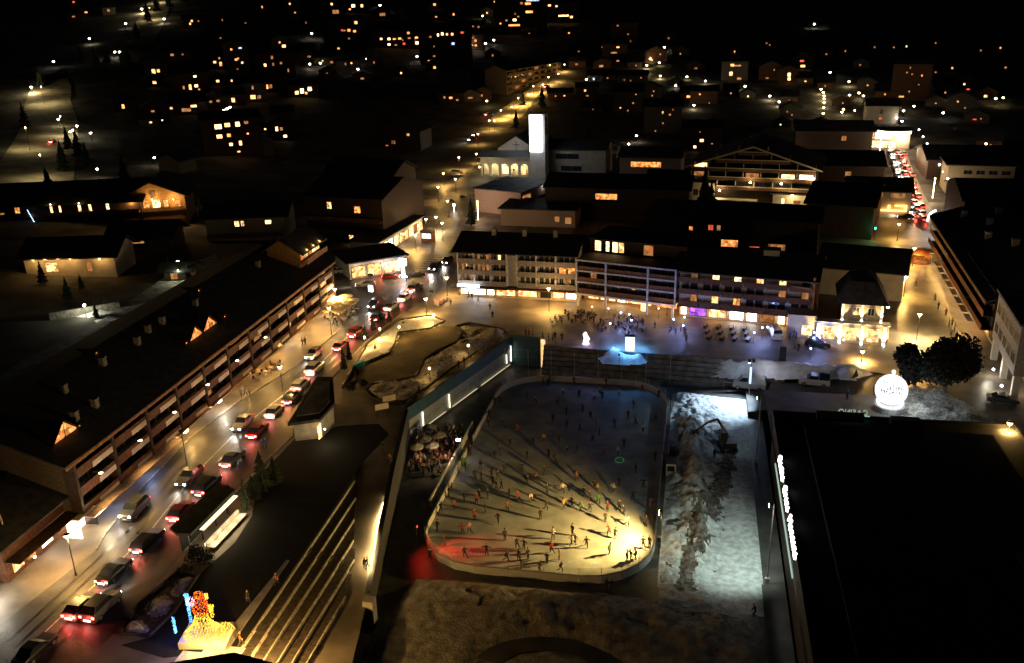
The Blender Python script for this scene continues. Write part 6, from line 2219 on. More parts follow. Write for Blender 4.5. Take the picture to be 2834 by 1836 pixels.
# plaza terraces
for i, (x, y) in enumerate(((1290, 752), (1310, 742), (1330, 750), (1345, 740), (1320, 732), (1360, 752), (1376, 742), (1392, 760), (1410, 750), (1430, 765), (1450, 755), (1468, 765), (1486, 752), (1440, 742), (1472, 745), (1400, 772), (1460, 776), (1490, 772))):
    p = G(x, y)
    table(p, 'small dark table of the crowded plaza terrace', 'plaza tables', mat=DARKW)
    chairs_round(p, 'dark chair of the crowded plaza terrace', 'plaza chairs', 3)
for i, (x, y) in enumerate(((1290, 745), (1305, 752), (1322, 742), (1338, 748), (1350, 746), (1366, 744), (1380, 750), (1396, 752), (1404, 760), (1418, 756), (1425, 752), (1436, 758), (1446, 764), (1458, 750), (1464, 758), (1478, 752), (1482, 762), (1494, 758), (1560, 772), (1570, 780), (1582, 772), (1592, 780))):
    p = G(x, y)
    person(p.x, p.y, p.z, random.random() * 6, random.choice(('sit', 'stand')), (jc := random.choice('dddkb')), 'guest in %s clothes at the crowded plaza terrace' % PALETTE[jc][0], 'person', 1, 'plaza terrace guests', True)
for i, (x, y, c) in enumerate(((1376, 738, 'o'), (1414, 742, 'o'), (1443, 752, 'b'), (1462, 756, 'b'), (1467, 770, 'b'), (1418, 778, 'b'), (1565, 768, 'b'), (1590, 763, 'b'), (1587, 783, 'b'), (1782, 787, 'b'), (1770, 788, 'b'), (1751, 800, 'b'), (1890, 800, 'b'), (1918, 800, 'b'), (1903, 812, 'b'), (1882, 838, 'b'), (1530, 742, 'o'))):
    p = G(x, y)
    t = thing('string_lamp', ('orange heater lamp' if c == 'o' else 'blue festive lamp') + ' on a thin post on the plaza', 'lamp', p, 0, 'festive lamps on the plaza')
    MB().tube((0, 0, 0), (0, 0, 2.2), .03, n=6).build('post', METAL, t)
    MB().ball((0, 0, 2.3), .16, 8).build('bulb_globe', E('heater_glow', (1, .45, .12), 12) if c == 'o' else E_BLUE, t)
    point((0, -.4, 2.2), 170 if c == 'o' else 260, (1, .5, .15) if c == 'o' else (.3, .4, 1), .15, t)
# stacked pale benches / planters on the right of the plaza
for i in range(12):
    x, y = 1640 + (i % 4) * 30 + (i // 4) * 4, 762 + (i // 4) * 13 + (i % 4) * 2
    p = G(x, y)
    t = thing('beer_bench_table', 'pale trestle table on the plaza terrace by the brown block', 'table', p, R(-14), 'trestle tables')
    MB().box(-.35, .35, -1.0, 1.0, .7, .75).build('tabletop', WHITE if i % 4 > 1 else WOODL, t)
    for yy in (-.7, .7):
        MB().box(-.3, .3, yy - .03, yy + .03, 0, .69).build('leg', METAL, t)
    for xx in (-.75, .75):
        MB().box(xx - .14, xx + .14, -1, 1, .4, .45).box(xx - .03, xx + .03, -.7, -.6, 0, .39).box(xx - .03, xx + .03, .6, .7, 0, .39).build('bench_seat', WOODL, t)

# sunken terrace tables with pale parasols
for i, (x, y) in enumerate(((988, 1050), (1000, 1022), (1020, 1040), (970, 1068), (1005, 1065))):
    p = G(x, y, 0)
    umbrella(p, 'pale parasol on the sunken terrace beside the rink', 1.2, 2.3, M('grey_cloth', (.34, .32, .28), .9), 'terrace parasols')
for i, (x, y) in enumerate(((960, 1085), (985, 1090), (1010, 1085), (1035, 1075), (1030, 1050), (1045, 1030), (1000, 1040))):
    p = G(x, y, 0)
    table(p, 'table on the sunken terrace beside the rink', 'terrace tables')
t = thing('terrace_lamp', 'yellow terrace lamp over a green barrel beside the rink boards', 'lamp', G(1068, 1082, 0))
MB().tube((0, 0, 0), (0, 0, 4.4), .05, n=6).build('pole', METAL, t)
MB().box(-.3, .3, -.2, .2, 4.3, 4.5).build('lamp_head', E_LAMPW, t)
MB().lathe([(.4, 0), (.48, .6), (.4, 1.2), (.01, 1.2)], 12, (.7, 0, 0)).build('barrel', M('green_barrel', (.15, .35, .06), .6), t)
spot((-.4, 0, 4.2), (-4.5, -1, 0), 900, (1, .74, .36), 110, .8, .2, t)
# low parapet between terrace and rink
t = thing('terrace_parapet', 'pale parapet between the sunken terrace and the rink boards', 'wall', (0, 0, 0))
for k in range(7):
    ya = 14 + k * 3.6
    MB().box(-16.6, -16.35, ya, ya + 3.5, 0, 1.3).build('parapet_panel', BOARD, t)

# pavilion with the faceted roof
pv = [G(x, y, 9.4) for x, y in ((672, 970), (742, 962), (775, 930), (772, 880), (735, 880))]
c = sum(pv, Vector()) / 5
PV = thing('pavilion', 'white pavilion with tilted faceted dark roof beside the car queue', 'pavilion', (c.x, c.y, TOWN))
hz = lambda x, y: 3.6 + .06 * (y)
loc = [(p.x - c.x, p.y - c.y) for p in pv]
loc = loc if sum(a[0] * b_[1] - b_[0] * a[1] for a, b_ in zip(loc, loc[1:] + loc[:1])) > 0 else loc[::-1]
MB().prism([(x * .9, y * .9) for x, y in loc], 0, lambda x, y: hz(x, y) - .05).build('wall', CONC, PV)
rf = MB().prism([(x * 1.06, y * 1.06) for x, y in loc], lambda x, y: hz(x, y), lambda x, y: hz(x, y) + .45).build('roof', ROOF, PV)
MB().prism([(x * .78, y * .78) for x, y in loc], lambda x, y: hz(x, y) + .46, lambda x, y: hz(x, y) + .6).build('roof_field', ROOFS, rf)
lp = max(loc, key=lambda q: q[0] - q[1] * .3)
MB().box(lp[0] * .9, lp[0] * .9 + .12, lp[1] * .9 - 1.2, lp[1] * .9 - .2, .4, 2.6).build('window', E_WIN2, PV)
point((lp[0] + 1.6, lp[1] - 2, 2.0), 140, (1, .8, .45), .2, PV)
MB().ball((lp[0] + 1.2, lp[1] - 1.2, 2.5), .12).build('wall_lamp', E_LAMPW, PV)
t = thing('board_sign', 'white folding board sign beside the pavilion', 'sign', G(737, 990), R(20))
for s in (-1, 1):
    MB().quad((-.4, s * .35, 0), (.4, s * .35, 0), (.4, 0, 1.2), (-.4, 0, 1.2)).build('panel', WHITE, t)
for x, y in ((889, 965), (906, 945)):
    t = thing('info_panel', 'pale slanted information panel at the park corner', 'panel', G(x, y), R(35), 'park panels')
    MB().box(-1.1, 1.1, -.05, .05, 1.0, 2.0).build('board', CREAM, t)
    MB().box(-.9, -.8, -.04, .04, 0, .99).box(.8, .9, -.04, .04, 0, .99).build('leg', METAL, t)

# bus shelter
s0, s1 = G(470, 1290), G(560, 1195)
d = s1 - s0
BS = thing('bus_shelter', 'long dark roofed bus shelter with glowing bench wall', 'bus shelter', (s0.x, s0.y, TOWN), math.atan2(d.y, d.x))
Ls = d.length
MB().prism([(-1.2, .2), (Ls - .2, .2), (Ls + .6, 1.6), (Ls + .3, 3.4), (-.6, 3.4), (-1.4, 2)], 3.4, 3.75).build('roof', ROOF, BS)
for x in (.2, Ls * .33, Ls * .66, Ls - .3):
    MB().box(x - .08, x + .08, 1.6, 1.76, 0, 3.38).build('post', METAL, BS)
MB().box(0, Ls, 2.6, 2.7, .2, 3.2).build('back_panel', GLASSD, BS)
MB().box(1.0, Ls - .5, -.1, .05, 0, 1.0).build('low_wall', CONC, BS)
MB().box(1.0, Ls - .5, -1.2, -.15, .42, .5).build('bench', CONC, BS)
MB().box(1.0, Ls - .5, .06, .12, .55, .95).build('light_strip', E('shelter_strip', (1, .78, .42), 5), BS)
for k in range(4):
    point((1.8 + (Ls - 3) * k / 3, -.9, 1.3), 130, (1, .76, .4), .25, BS)
MB().box(.9, Ls - .4, -.2, .4, 2.9, 3.0).build('light_box', E('shelter_box', (1, .8, .45), 2), BS)

# advertising kiosk, big white sign at the junction, sign in front
p = G(992, 565)
t = thing('ad_kiosk', 'small kiosk with pale blue screen on the street beyond the plaza row', 'kiosk', p, R(-6))
MB().box(-1.6, 1.6, 0, 2.6, 0, 3.0).build('wall', WOOD, t)
MB().box(-1.3, 1.3, -.08, -.01, 1.3, 2.6).build('screen', E('kiosk_screen', (.55, .78, 1), 2.6, .3, 1.5, (1, .9, .8)), t)
MB().box(-1.9, 1.9, -.5, 3, 3.02, 3.2).build('roof', ROOF, t)
p = G(938, 645)
t = thing('totem_sign', 'tall blue white glowing totem sign at the junction', 'sign', p, R(-6))
MB().box(-.35, .35, -.2, .2, 0, 3.0).build('column', E('totem_glow', (.8, .85, 1), 7), t)
MB().box(-.95, .95, -.25, .25, 3.02, 4.7).build('panel', E('totem_panel', (.62, .7, 1), 8, .3, 3), t)
point((0, -1.5, 3.5), 420, (.65, .72, 1), .4, t)
p = G(864, 700)
t = thing('post_sign', 'small glowing white sign on a post near the terrace umbrellas', 'sign', p, R(-6))
MB().tube((0, 0, 0), (0, 0, 2.2), .05, n=6).build('post', METAL, t)
MB().box(-.5, .5, -.1, .1, 2.2, 3.6).build('panel', E_SIGN, t)
point((0, -1, 2.6), 200, (1, 1, .95), .2, t)
for i, (x, y) in enumerate(((1018, 712), (1026, 707), (1033, 703), (1040, 700), (1012, 708))):
    p = G(x, y)
    t = thing('barrier_light', 'red warning light on a road barrier at the plaza entrance', 'light', p, 0, 'red barrier lights')
    MB().box(-.3, .3, -.06, .06, 0, .9).build('barrier', WHITE, t)
    MB().ball((0, 0, 1.0), .13, 8).build('lens', E('red_lens', (1, .08, .04), 9), t)
t = thing('teal_cushion', 'teal play shape lying at the edge of the park path', 'play object', G(834, 853), .4)
MB().prism([(-1, -.5), (.9, -.6), (1.1, .5), (-.6, .7)], 0, lambda x, y: .9 + .4 * x).build('shell', M('teal_plastic', (.02, .4, .38), .5), t)

# blue-white floodlights on the balcony row
for x, y, lb, c in ((340, 1081, 'blue white floodlight on the facade above the pink awning', 0), (258, 1153, 'blue white floodlight at the near end of the pink awning', 0), (510, 932, 'white shop floodlight halfway along the balcony row', 1), (432, 1002, 'round white wall lamp low on the balcony row', 2)):
    p = at_plane(x, y, Vector((pA.x + 1.6, pA.y, 0)), Vector((math.sin(aA), -math.cos(aA), 0)))
    t = thing('wall_floodlight', lb, 'floodlight', p, aA)
    MB().tube((0, 0, 0), (0, 1.5, .3), .04, n=6).build('bracket', METAL, t)
    MB().box(-.45, .45, -.15, .12, -.18, .18).build('lamp_head', [E('flood_blue_white', (.4, .55, 1), 22), E_LAMPW, E_LAMP][c], t)
    point((0, -.5, -.3), (110, 420, 420)[c], ((.4, .55, 1), (.95, 1, .9), WARM)[c], .2, t)

# light sculpture: golden gown, red figure, blue poles on a white plinth
p = G(478, 1487)
LS = thing('light_sculpture', 'glowing sculpture with golden gown, red upper body and blue sticks', 'light sculpture', (p.x, p.y, TOWN), R(10))
LS.scale = (.84,) * 3
EG = E('gold_string', (1, .55, .02), 2.4, .8, 2.4, (1, .72, .10))
ERD = E('red_string', (1, .03, .01), 3.0, .6, 2.4, (1, .22, .02))
EBL = E('blue_string', (.05, .28, 1), 4.0, .6, 3, (.2, .6, 1))
MB().box(-2.7, 3.0, -1.8, 2.2, 0, .9).build('plinth', WHITE, LS)
random.seed(9)


def bulbs(name, prof, mat, c, n=26, parent=LS, sx=1, sy=.7):
    """mesh of small bulbs over a turned shape"""
    b = MB()
    for j in range(len(prof) - 1):
        (r0, z0), (r1, z1) = prof[j], prof[j + 1]
        m = max(2, int((abs(z1 - z0) + abs(r1 - r0)) / .2))
        for q in range(m):
            f = q / m
            r, z = r0 + (r1 - r0) * f, z0 + (z1 - z0) * f
            k = max(5, int(r * n))
            for i in range(k):
                a = 6.283 * (i + (q % 2) / 2) / k
                x, y = c[0] + sx * r * math.cos(a) + random.uniform(-.05, .05), c[1] + sy * r * math.sin(a) + random.uniform(-.05, .05)
                s = random.uniform(.06, .1)
                zz = c[2] + z + random.uniform(-.06, .06)
                v = len(b.v)
                b.v += [(x, y, zz - s), (x + s, y, zz), (x, y + s, zz), (x - s, y, zz), (x, y - s, zz), (x, y, zz + s)]
                for t3 in ((0, 2, 1), (0, 3, 2), (0, 4, 3), (0, 1, 4), (5, 1, 2), (5, 2, 3), (5, 3, 4), (5, 4, 1)):
                    b.f.append(tuple(v + e for e in t3))
                    b.mi.append(0)
    o = b.build(name, mat, parent)
    o['kind'] = 'stuff'
    return o


bulbs('gown', [(2.6, 0), (2.1, .6), (1.25, 1.5), (.7, 2.8)], EG, (.0, 0, .95), 15)
bulbs('train', [(1.2, 0), (.9, .6), (.3, 1.0)], EG, (2.4, .6, .95), 14)
bulbs('golden_arm', [(.16, 0), (.2, .8), (.3, 1.6), (.12, 1.7)], EG, (1.35, 0, 3.5), 26)
bulbs('golden_arm', [(.16, 0), (.22, .6), (.1, .7)], EG, (.95, .2, 6.0), 26)
bulbs('body', [(.8, 0), (1.0, .7), (.95, 1.6), (.6, 2.3)], ERD, (.05, 0, 3.9), 13)
bulbs('head', [(.1, 0), (.5, .3), (.5, .8), (.1, 1.0)], ERD, (.1, 0, 6.1), 16)
bulbs('pole', [(.14, 0), (.14, 3.1), (.3, 4.2)], EBL, (-1.5, .2, 2.6), 34)
bulbs('pole', [(.13, 0), (.13, 2.4)], EBL, (-3.3, -.6, 1.6), 36)
bulbs('shoulder', [(.2, 0), (.5, .6), (.3, 1.3)], E('lilac_string', (.8, .3, 1), 2.4, .6, 3, (1, .8, 1)), (-1.0, 0, 5.1), 16)
MB().tube((0, 0, .9), (0, 0, 6.2), .08).build('frame', METAL, LS)
point((.2, -2.6, 1.9), 300, (1, .66, .14), .6, LS)
point((2.2, -2.2, 2.0), 160, (1, .7, .22), .5, LS)
point((0, -1.6, 4.8), 160, (1, .12, .04), .5, LS)
point((-3.6, -.8, 2.6), 220, (.08, .2, 1), .4, LS)

# glowing globe ornament
p = G(2066, 952)
GB = thing('glowing_globe', 'giant white glowing globe ornament on a round plinth', 'light sculpture', (p.x, p.y, TOWN))
GB.scale = (.9,) * 3
MB().lathe([(2.55, 0), (2.55, 1.0), (.01, 1.0)], 28).build('plinth', CONC, GB)
EGL = E('globe_light', (.86, .93, 1), 1.7, .4, 2.0, (1, 1, 1))
b = MB()
c0 = (0, 0, 3.75)
for k in range(16):
    a = math.pi * k / 16
    for j in range(28):
        q = [(2.6 * math.sin(6.283 * (j + e) / 28) * math.cos(a), 2.6 * math.sin(6.283 * (j + e) / 28) * math.sin(a), 2.6 * math.cos(6.283 * (j + e) / 28)) for e in (0, 1)]
        b.tube([q[0][i] + c0[i] for i in range(3)], [q[1][i] + c0[i] for i in range(3)], .085, n=4, cap=False)
for zz in (-2.1, -1.5, -.8, 0, .8, 1.5, 2.1):
    r = math.sqrt(2.6 ** 2 - zz ** 2)
    for j in range(28):
        a0, a1 = 6.283 * j / 28, 6.283 * (j + 1) / 28
        b.tube((r * math.cos(a0), r * math.sin(a0), c0[2] + zz), (r * math.cos(a1), r * math.sin(a1), c0[2] + zz), .1, n=4, cap=False)
b.build('light_mesh', EGL, GB)
MB().lathe([(.25, 6.4), (.25, 6.6), (.08, 6.7), (.3, 6.9), (.36, 7.2), (.2, 7.45)], 12).build('hanger', EGL, GB)
MB().lathe([(1.7, 1.02), (1.7, 1.3), (2.3, 1.6), (2.1, 1.02)], 20).build('collar', EGL, GB)
b = MB()
for j in range(10):
    a0, a1 = 6.283 * j / 10, 6.283 * (j + 1) / 10
    b.tube((1.1 * math.cos(a0), 1.1 * math.sin(a0), 3.6 + .5 * math.cos(a0)), (1.1 * math.cos(a1), 1.1 * math.sin(a1), 3.6 + .5 * math.cos(a1)), .12, n=4)
b.build('inner_ring', M('inner_metal', (.3, .36, .45), .5), GB)
point((0, -3.6, 2.6), 260, (.8, .9, 1), .8, GB)
point((4.6, -1.0, 4.6), 420, (.7, .85, 1), .8, GB)
point((0, 3.6, 2.6), 200, (.8, .9, 1), .8, GB)

# blue light column and violet figure above the rink steps
p = G(1464, 817, 4.6)
t = thing('light_column', 'tall cyan white light column on the snow above the rink', 'light sculpture', (p.x, p.y, 4.2))
MB().box(-.78, .78, -.5, .5, .4, 3.4).build('panel', E('cyan_panel', (.55, .92, 1), 5), t)
MB().box(-1.1, 1.1, -.8, .8, -.4, .38).build('base', WHITE, t)
MB().box(-.85, .85, -.55, .55, 3.42, 3.6).build('cap', METAL, t)
for x_, y_ in ((0, -1.3), (2.2, .3), (-2.2, .3), (0, 2.2)):
    spot((x_, y_, 2.6), (x_ * 1.6, y_ * 1.4, -1), 900, (.10, .42, 1), 128, .7, .4, t)
p = G(1362, 800, 5)
t = thing('light_figure', 'small glowing white violet figure on the snow above the rink', 'light sculpture', (p.x, p.y, 5.0), .2)
EV = E('violet_white', (1, .86, 1), 7)
MB().lathe([(.4, .2), (.5, .6), (.32, 1.2), (.42, 1.5), (.3, 1.75), (.05, 1.85)], 10, (0, 0, 0)).build('body', EV, t)
MB().ball((-.12, 0, 2.1), .3, 10).build('head', EV, t)
MB().tube((.3, 0, 1.5), (.62, 0, .9), .12, n=6).tube((-.3, 0, 1.4), (-.5, 0, 2.0), .1, n=6).build('arm', EV, t)
MB().lathe([(.75, -.05), (.7, .18), (.01, .2)], 14).build('plinth', E('plinth_glow', (.85, .7, 1), 1.6), t)
point((.2, -1.4, 1.2), 110, (.6, .3, 1), .4, t)
p = G(1420, 790, 5)

# orange carousel-like tent and traffic light on the shopping street
p = T(2138, 610)
t = thing('market_stall', 'round orange lit market stall in the middle of the shopping street', 'stall', p)
MB().lathe([(2.4, 0), (2.4, 1.0), (.01, 1.0)], 16).build('counter', WOOD, t)
MB().lathe([(2.2, 1.1), (2.2, 2.3)], 16).build('display', E('stall_glow', (1, .32, .05), .5, .7, 1.5), t)
MB().lathe([(3.0, 2.4), (1.6, 3.1), (.05, 3.6)], 16).build('canopy', M('stall_cloth', (.4, .12, .04), .8), t)
point((0, -3.4, 2.0), 120, (1, .5, .2), .4, t)
p = T(2031, 560)
t = thing('traffic_light', 'green traffic light at the mouth of the shopping street', 'traffic light', p)
MB().tube((0, 0, 0), (0, 0, 3.2), .06, n=6).build('pole', METAL, t)
MB().box(-.22, .22, -.15, .15, 3.2, 4.3).build('housing', BLACK, t)
for k, m in enumerate((E('green_lens', (.02, 1, .45), 22), BLACK, BLACK)):
    MB().lathe([(.2, 0), (.2, .04), (.01, .05)], 12).build('lens', m, t, loc=(0, -.16, 3.38 + k * .34)).rotation_euler = (R(90), 0, 0)
point((0, -1.2, 3.2), 160, (.02, 1, .45), .2, t)
for x, y, s in ((2205, 500, 5),):
    p = T(2170, 530)
    t = thing('arched_light', 'white curved neon arch at the corner of the timber row', 'sign', p, R(20))
    t.scale = (.8, .8, .8)
    b = MB()
    for k in range(8):
        a0, a1 = R(90 + 100 * k / 8), R(90 + 100 * (k + 1) / 8)
        b.tube((2.6 * math.cos(a0), 0, 3 + 3 * math.sin(a0)), (2.6 * math.cos(a1), 0, 3 + 3 * math.sin(a1)), .28, n=5)
    b.build('tube', E_SIGN, t)
    MB().box(.1, .3, -.1, .1, 0, 6).build('post', METAL, t)
    point((-1, -2, 3), 160, (1, .97, .95), .4, t)
for i in range(9):
    f = i / 8
    p = T(2092 + 58 * f, 330 + 140 * f)
    t = thing('street_lamp', 'warm lamp along the glowing far shopping street', 'street lamp', p + Vector((7, 0, 0)), 0, 'far street lamps')
    MB().tube((0, 0, 0), (0, 0, 5), .08, n=6).build('pole', METAL, t)
    MB().ball((0, 0, 5.1), .3, 8).build('lamp_head', E_LAMPW, t)
    point((-8, 0, 5), 2600, (1, .66, .36), .4, t)
t = thing('gable_sign', 'dark info column standing at the plaza edge above the steps', 'column', G(1818, 838))
MB().box(-.55, .55, -.3, .3, 0, 2.6).build('panel', BLACK, t)
MB().box(-.7, .7, -.4, .4, -.0, .12).build('base', METAL, t)
for x, y in ((2015, 868), (1970, 870), (1962, 850)):
    pass
t = thing('road_sign', 'leaning triangular banner at the end of the snow bank', 'banner', G(1987, 882), .5)
MB().tube((0, 0, 0), (0, 0, 1.8), .04, n=6).build('post', METAL, t)
MB().quad((-.6, -.06, .2), (.6, -.06, .5), (.1, -.06, 1.8)).quad((-.6, .06, .2), (.6, .06, .5), (.1, .06, 1.8)).build('cloth', BLACK, t)
for x, y, w in ((850, 815, 900), (885, 795, 900), (1010, 762, 900), (930, 790, 400), (1090, 835, 130), (1000, 890, 130)):
    p = G(x, y)
    t = thing('bed_lamp', 'short garden lamp standing in the lit park snow bed', 'lamp', p, 0, 'park bed lamps')
    MB().tube((0, 0, 0), (0, 0, 2.6), .05, n=6).build('post', METAL, t)
    MB().ball((0, 0, 2.7), .2, 8).build('lamp_head', E_LAMP, t)
    point((0, -.2, 2.4), w, WARM, .15, t)
for x, y in ((1905, 800), (1935, 792), (1960, 800), (1990, 796), (2020, 802), (2045, 795), (2060, 785)):
    p = G(x, y)
    t = thing('garden_light', 'small warm garden light in front of the floodlit villa', 'lamp', p, 0, 'villa garden lights')
    MB().tube((0, 0, 0), (0, 0, .7), .03, n=6).build('post', METAL, t)
    MB().ball((0, 0, .85), .16, 8).build('lamp_head', E_LAMP, t)
    point((0, -.3, 1.0), 70, WARM, .12, t)
t = thing('tier_lamp', 'lamp on a pole below the foot of the seating tiers', 'lamp', Vector((-22.6, -27.0, 2.4)))
MB().tube((0, 0, 0), (0, 0, 4.2), .06, n=6).build('post', METAL, t)
MB().ball((0, 0, 4.3), .22, 8).build('lamp_head', E_LAMP, t)
point((0, .5, 4.0), 8000, WARM, .2, t)
p = G(-14, 1398)  # added lamp, stands in for headlight glare from beyond the edge
t = thing('added_glare_lamp', 'bright lamp added at the left frame edge for off-frame glare', 'lamp', p)
MB().tube((0, 0, 0), (0, 0, 2.2), .05, n=6).build('post', METAL, t)
MB().ball((0, 0, 2.3), .2, 8).build('lamp_head', E_LAMPW, t)
point((.3, -.3, 2.0), 1100, (1, .9, .7), .2, t)
t = thing('flag_pole', 'pale pole leaning at the far left before the low shop', 'pole', G(40, 1318))
MB().tube((0, 0, 0), (-.5, -.2, 8.5), .14, .1, 8).build('mast', CONC, t)

# ================================================================== TREES
def leafy(name, label, p, h, r, seed, n=1500, cat='tree', group_=None):
    random.seed(seed)
    t = thing(name, label, cat, p, 0, group_)
    b = MB().tube((0, 0, 0), (.1, 0, h * .5), .22, .14, 7)
    for k in range(6):
        a = k * 1.05
        b.tube((.05, 0, h * (.3 + .04 * k)), (r * .6 * math.cos(a), r * .6 * math.sin(a), h * (.55 + .05 * k)), .08, .03, 5)
    b.build('trunk', BARK, t)
    cl = [(random.uniform(-.6, .6) * r, random.uniform(-.6, .6) * r, h * random.uniform(.32, .82), r * random.uniform(.4, .62)) for _ in range(11)]
    b = MB()
    for _ in range(n):
        cx, cyy, cz, cr = random.choice(cl)
        v = Vector((random.gauss(0, 1), random.gauss(0, 1), random.gauss(0, 1))).normalized() * cr * random.uniform(.65, 1.05)
        q = Vector((cx, cyy, cz)) + v
        s = random.uniform(.2, .46)
        u = Vector((random.uniform(-1, 1), random.uniform(-1, 1), random.uniform(-1, 1))).normalized()
        w = u.orthogonal().normalized()
        b.quad(q - u * s, q + w * s * .6, q + u * s, q - w * s * .6)
    b.build('crown', M('dark_leaves', (.02, .02, .014), .95, var=.4, scale=1.2), t)['kind'] = 'stuff'
    return t


leafy('bushy_tree', 'round bushy dark tree left of a bigger one near the globe', G(2125, 905), 7.5, 3.6, 1, 3000)
leafy('bushy_tree', 'biggest dark bushy tree between globe and lit street', G(2195, 925), 11, 4.6, 2, 4600)
leafy('bushy_tree', 'small dark bush at the right of the bushy trees', G(2250, 868), 4.5, 2.0, 3, 700)
PINE = {}


def pine(label, p, h, r, seed=0, group_=None, share=False, lean=0):
    k = seed % 4
    if k not in PINE:
        random.seed(100 + k)
        b = MB()
        for L in range(14):
            f = L / 14
            z0, z1 = .1 + f * .88, .1 + f * .88 + .12
            rr = (1 - f) ** .85
            m = 17
            i = len(b.v)
            b.v.append((0, 0, z1))
            for q in range(m):
                a = 6.283 * (q + random.uniform(-.3, .3)) / m
                e = rr * random.uniform(.5, 1.2) * (1 if q % 2 else .6)
                b.v.append((e * math.cos(a), e * math.sin(a), z0 - random.uniform(.0, .05)))
            for q in range(m):
                b.f.append((i, i + 1 + q, i + 1 + (q + 1) % m))
                b.mi.append(0)
        cm = b.build('crown', FOL)
        tm = MB().tube((0, 0, 0), (0, 0, .6), .05, .02, 6).build('trunk', BARK)
        PINE[k] = (cm.data, tm.data)
        bpy.data.objects.remove(cm)
        bpy.data.objects.remove(tm)
    t = thing('conifer', label, 'tree', p, random.random() * 6, group_, share)
    for nm, me, sc in (('crown', PINE[k][0], (r, r, h)), ('trunk', PINE[k][1], (r, r, h))):
        o = bpy.data.objects.new(nm, me)
        COL.objects.link(o)
        o.parent = t
        o.scale = sc
    return t


random.seed(31)
for x, y, h, r, lb in ((572, 1185, 4.6, .9, 'slim dark conifer at the end of the bus shelter'), (612, 1140, 6, 1.9, 'broad dark conifer behind the bus shelter'), (640, 1125, 4.2, 1.7, 'low spreading conifer right of the broad one'), (590, 1160, 3.6, 1.5, 'low conifer between slim and broad conifers'),
                       (1096, 525, 8.5, 1.9, 'tall conifer beside the pink house'), (800, 862, 4.5, .9, 'tall narrow conifer at the near end of the park snow'), (812, 838, 4, .8, 'narrow conifer among the lit park snow'), (850, 790, 3.2, .9, 'conifer beside the lamp lit snow bed'), (868, 770, 3.6, .9, 'lit yellow green conifer in the snow bed'), (884, 745, 3.0, .9, 'small conifer at the far end of the snow bed'), (872, 815, 1.2, .5, 'tiny conifer standing in the bright snow bed'), (905, 750, 3, .9, 'conifer by the kerb beside the queueing cars'), (1635, 500, 15, 3.4, 'tall black conifer before the chalet hotel'), (1650, 515, 12, 3.2, 'second black conifer before the chalet hotel'), (1250, 400, 7, 2, 'dark tree at the foot of the bell tower')):
    pine(lb, G(x, y), h, r, random.randrange(9), None)
for x, y, r in ((465, 1298, 1.3), (480, 1305, 1.1), (445, 1310, 1.2), (455, 1285, 1.0), (400, 1360, .9), (340, 1420, .9), (425, 1330, .8), (300, 1440, .7), (1350, 730, 1.1), (1375, 735, 1.2), (940, 757, .8), (825, 868, .8), (815, 905, 1.0), (845, 893, .9), (1075, 460, 1.1), (1050, 470, 1.0)):
    p = G(x, y)
    random.seed(int(x * 7 + y))
    t = thing('shrub', 'low dark shrub in a bed beside the street', 'shrub', p, 0, 'shrubs')
    b = MB()
    for _ in range(150):
        v = Vector((random.gauss(0, 1), random.gauss(0, 1), abs(random.gauss(0, 1)))).normalized() * r * random.uniform(.5, 1)
        s = random.uniform(.1, .22)
        u = Vector((random.uniform(-1, 1), random.uniform(-1, 1), random.uniform(-1, 1))).normalized()
        w = u.orthogonal().normalized()
        b.quad(v - u * s, v + w * s * .6, v + u * s, v - w * s * .6)
    b.build('foliage', M('dark_leaves', ()), t)['kind'] = 'stuff'
    MB().tube((0, 0, 0), (0, 0, r * .7), .04, n=5).build('stem', BARK, t)
# ================================================================== HILLSIDE: far lamps and houses with lit windows
WL = [(210, 90), (294, 57), (127, 144), (76, 205), (269, 121), (280, 121), (331, 22), (383, 46), (139, 282), (167, 312), (174, 308), (182, 298), (214, 315), (362, 374), (230, 402), (515, 262), (523, 259), (530, 256), (537, 252), (783, 100), (726, 78), (970, 131), (1062, 99), (1059, 113), (1030, 119), (1129, 101), (1148, 93), (1090, 106), (1096, 105), (833, 161), (796, 143), (746, 147), (721, 149), (832, 139), (853, 137), (884, 13), (1363, 185), (1544, 110), (1612, 247), (1639, 189), (1570, 200), (1723, 172), (1788, 225), (1810, 239), (1892, 58), (1479, 320), (1461, 340), (1828, 341), (2036, 208), (2061, 206), (2103, 193), (2117, 189), (2132, 187), (1928, 169), (2098, 261), (2190, 266), (2271, 352), (2283, 375), (2300, 375), (2314, 396), (1893, 284), (510, 521), (2094, 286), (2082, 278), (1731, 202), (1746, 211), (844, 175)]
YL = [(1907, 209), (1912, 217), (1914, 225), (1914, 232), (1914, 241), (1913, 253), (1912, 267), (1514, 128), (1511, 137), (1503, 152), (1500, 165), (1531, 132), (1532, 146), (1534, 177), (1973, 223), (2005, 225), (1995, 218), (2076, 239), (2078, 269), (1959, 257), (1955, 264), (2122, 250), (1596, 179), (1132, 236), (1972, 191), (2202, 237), (2312, 232), (2329, 230), (2289, 341), (418, 625), (1122, 38), (1237, 45)]
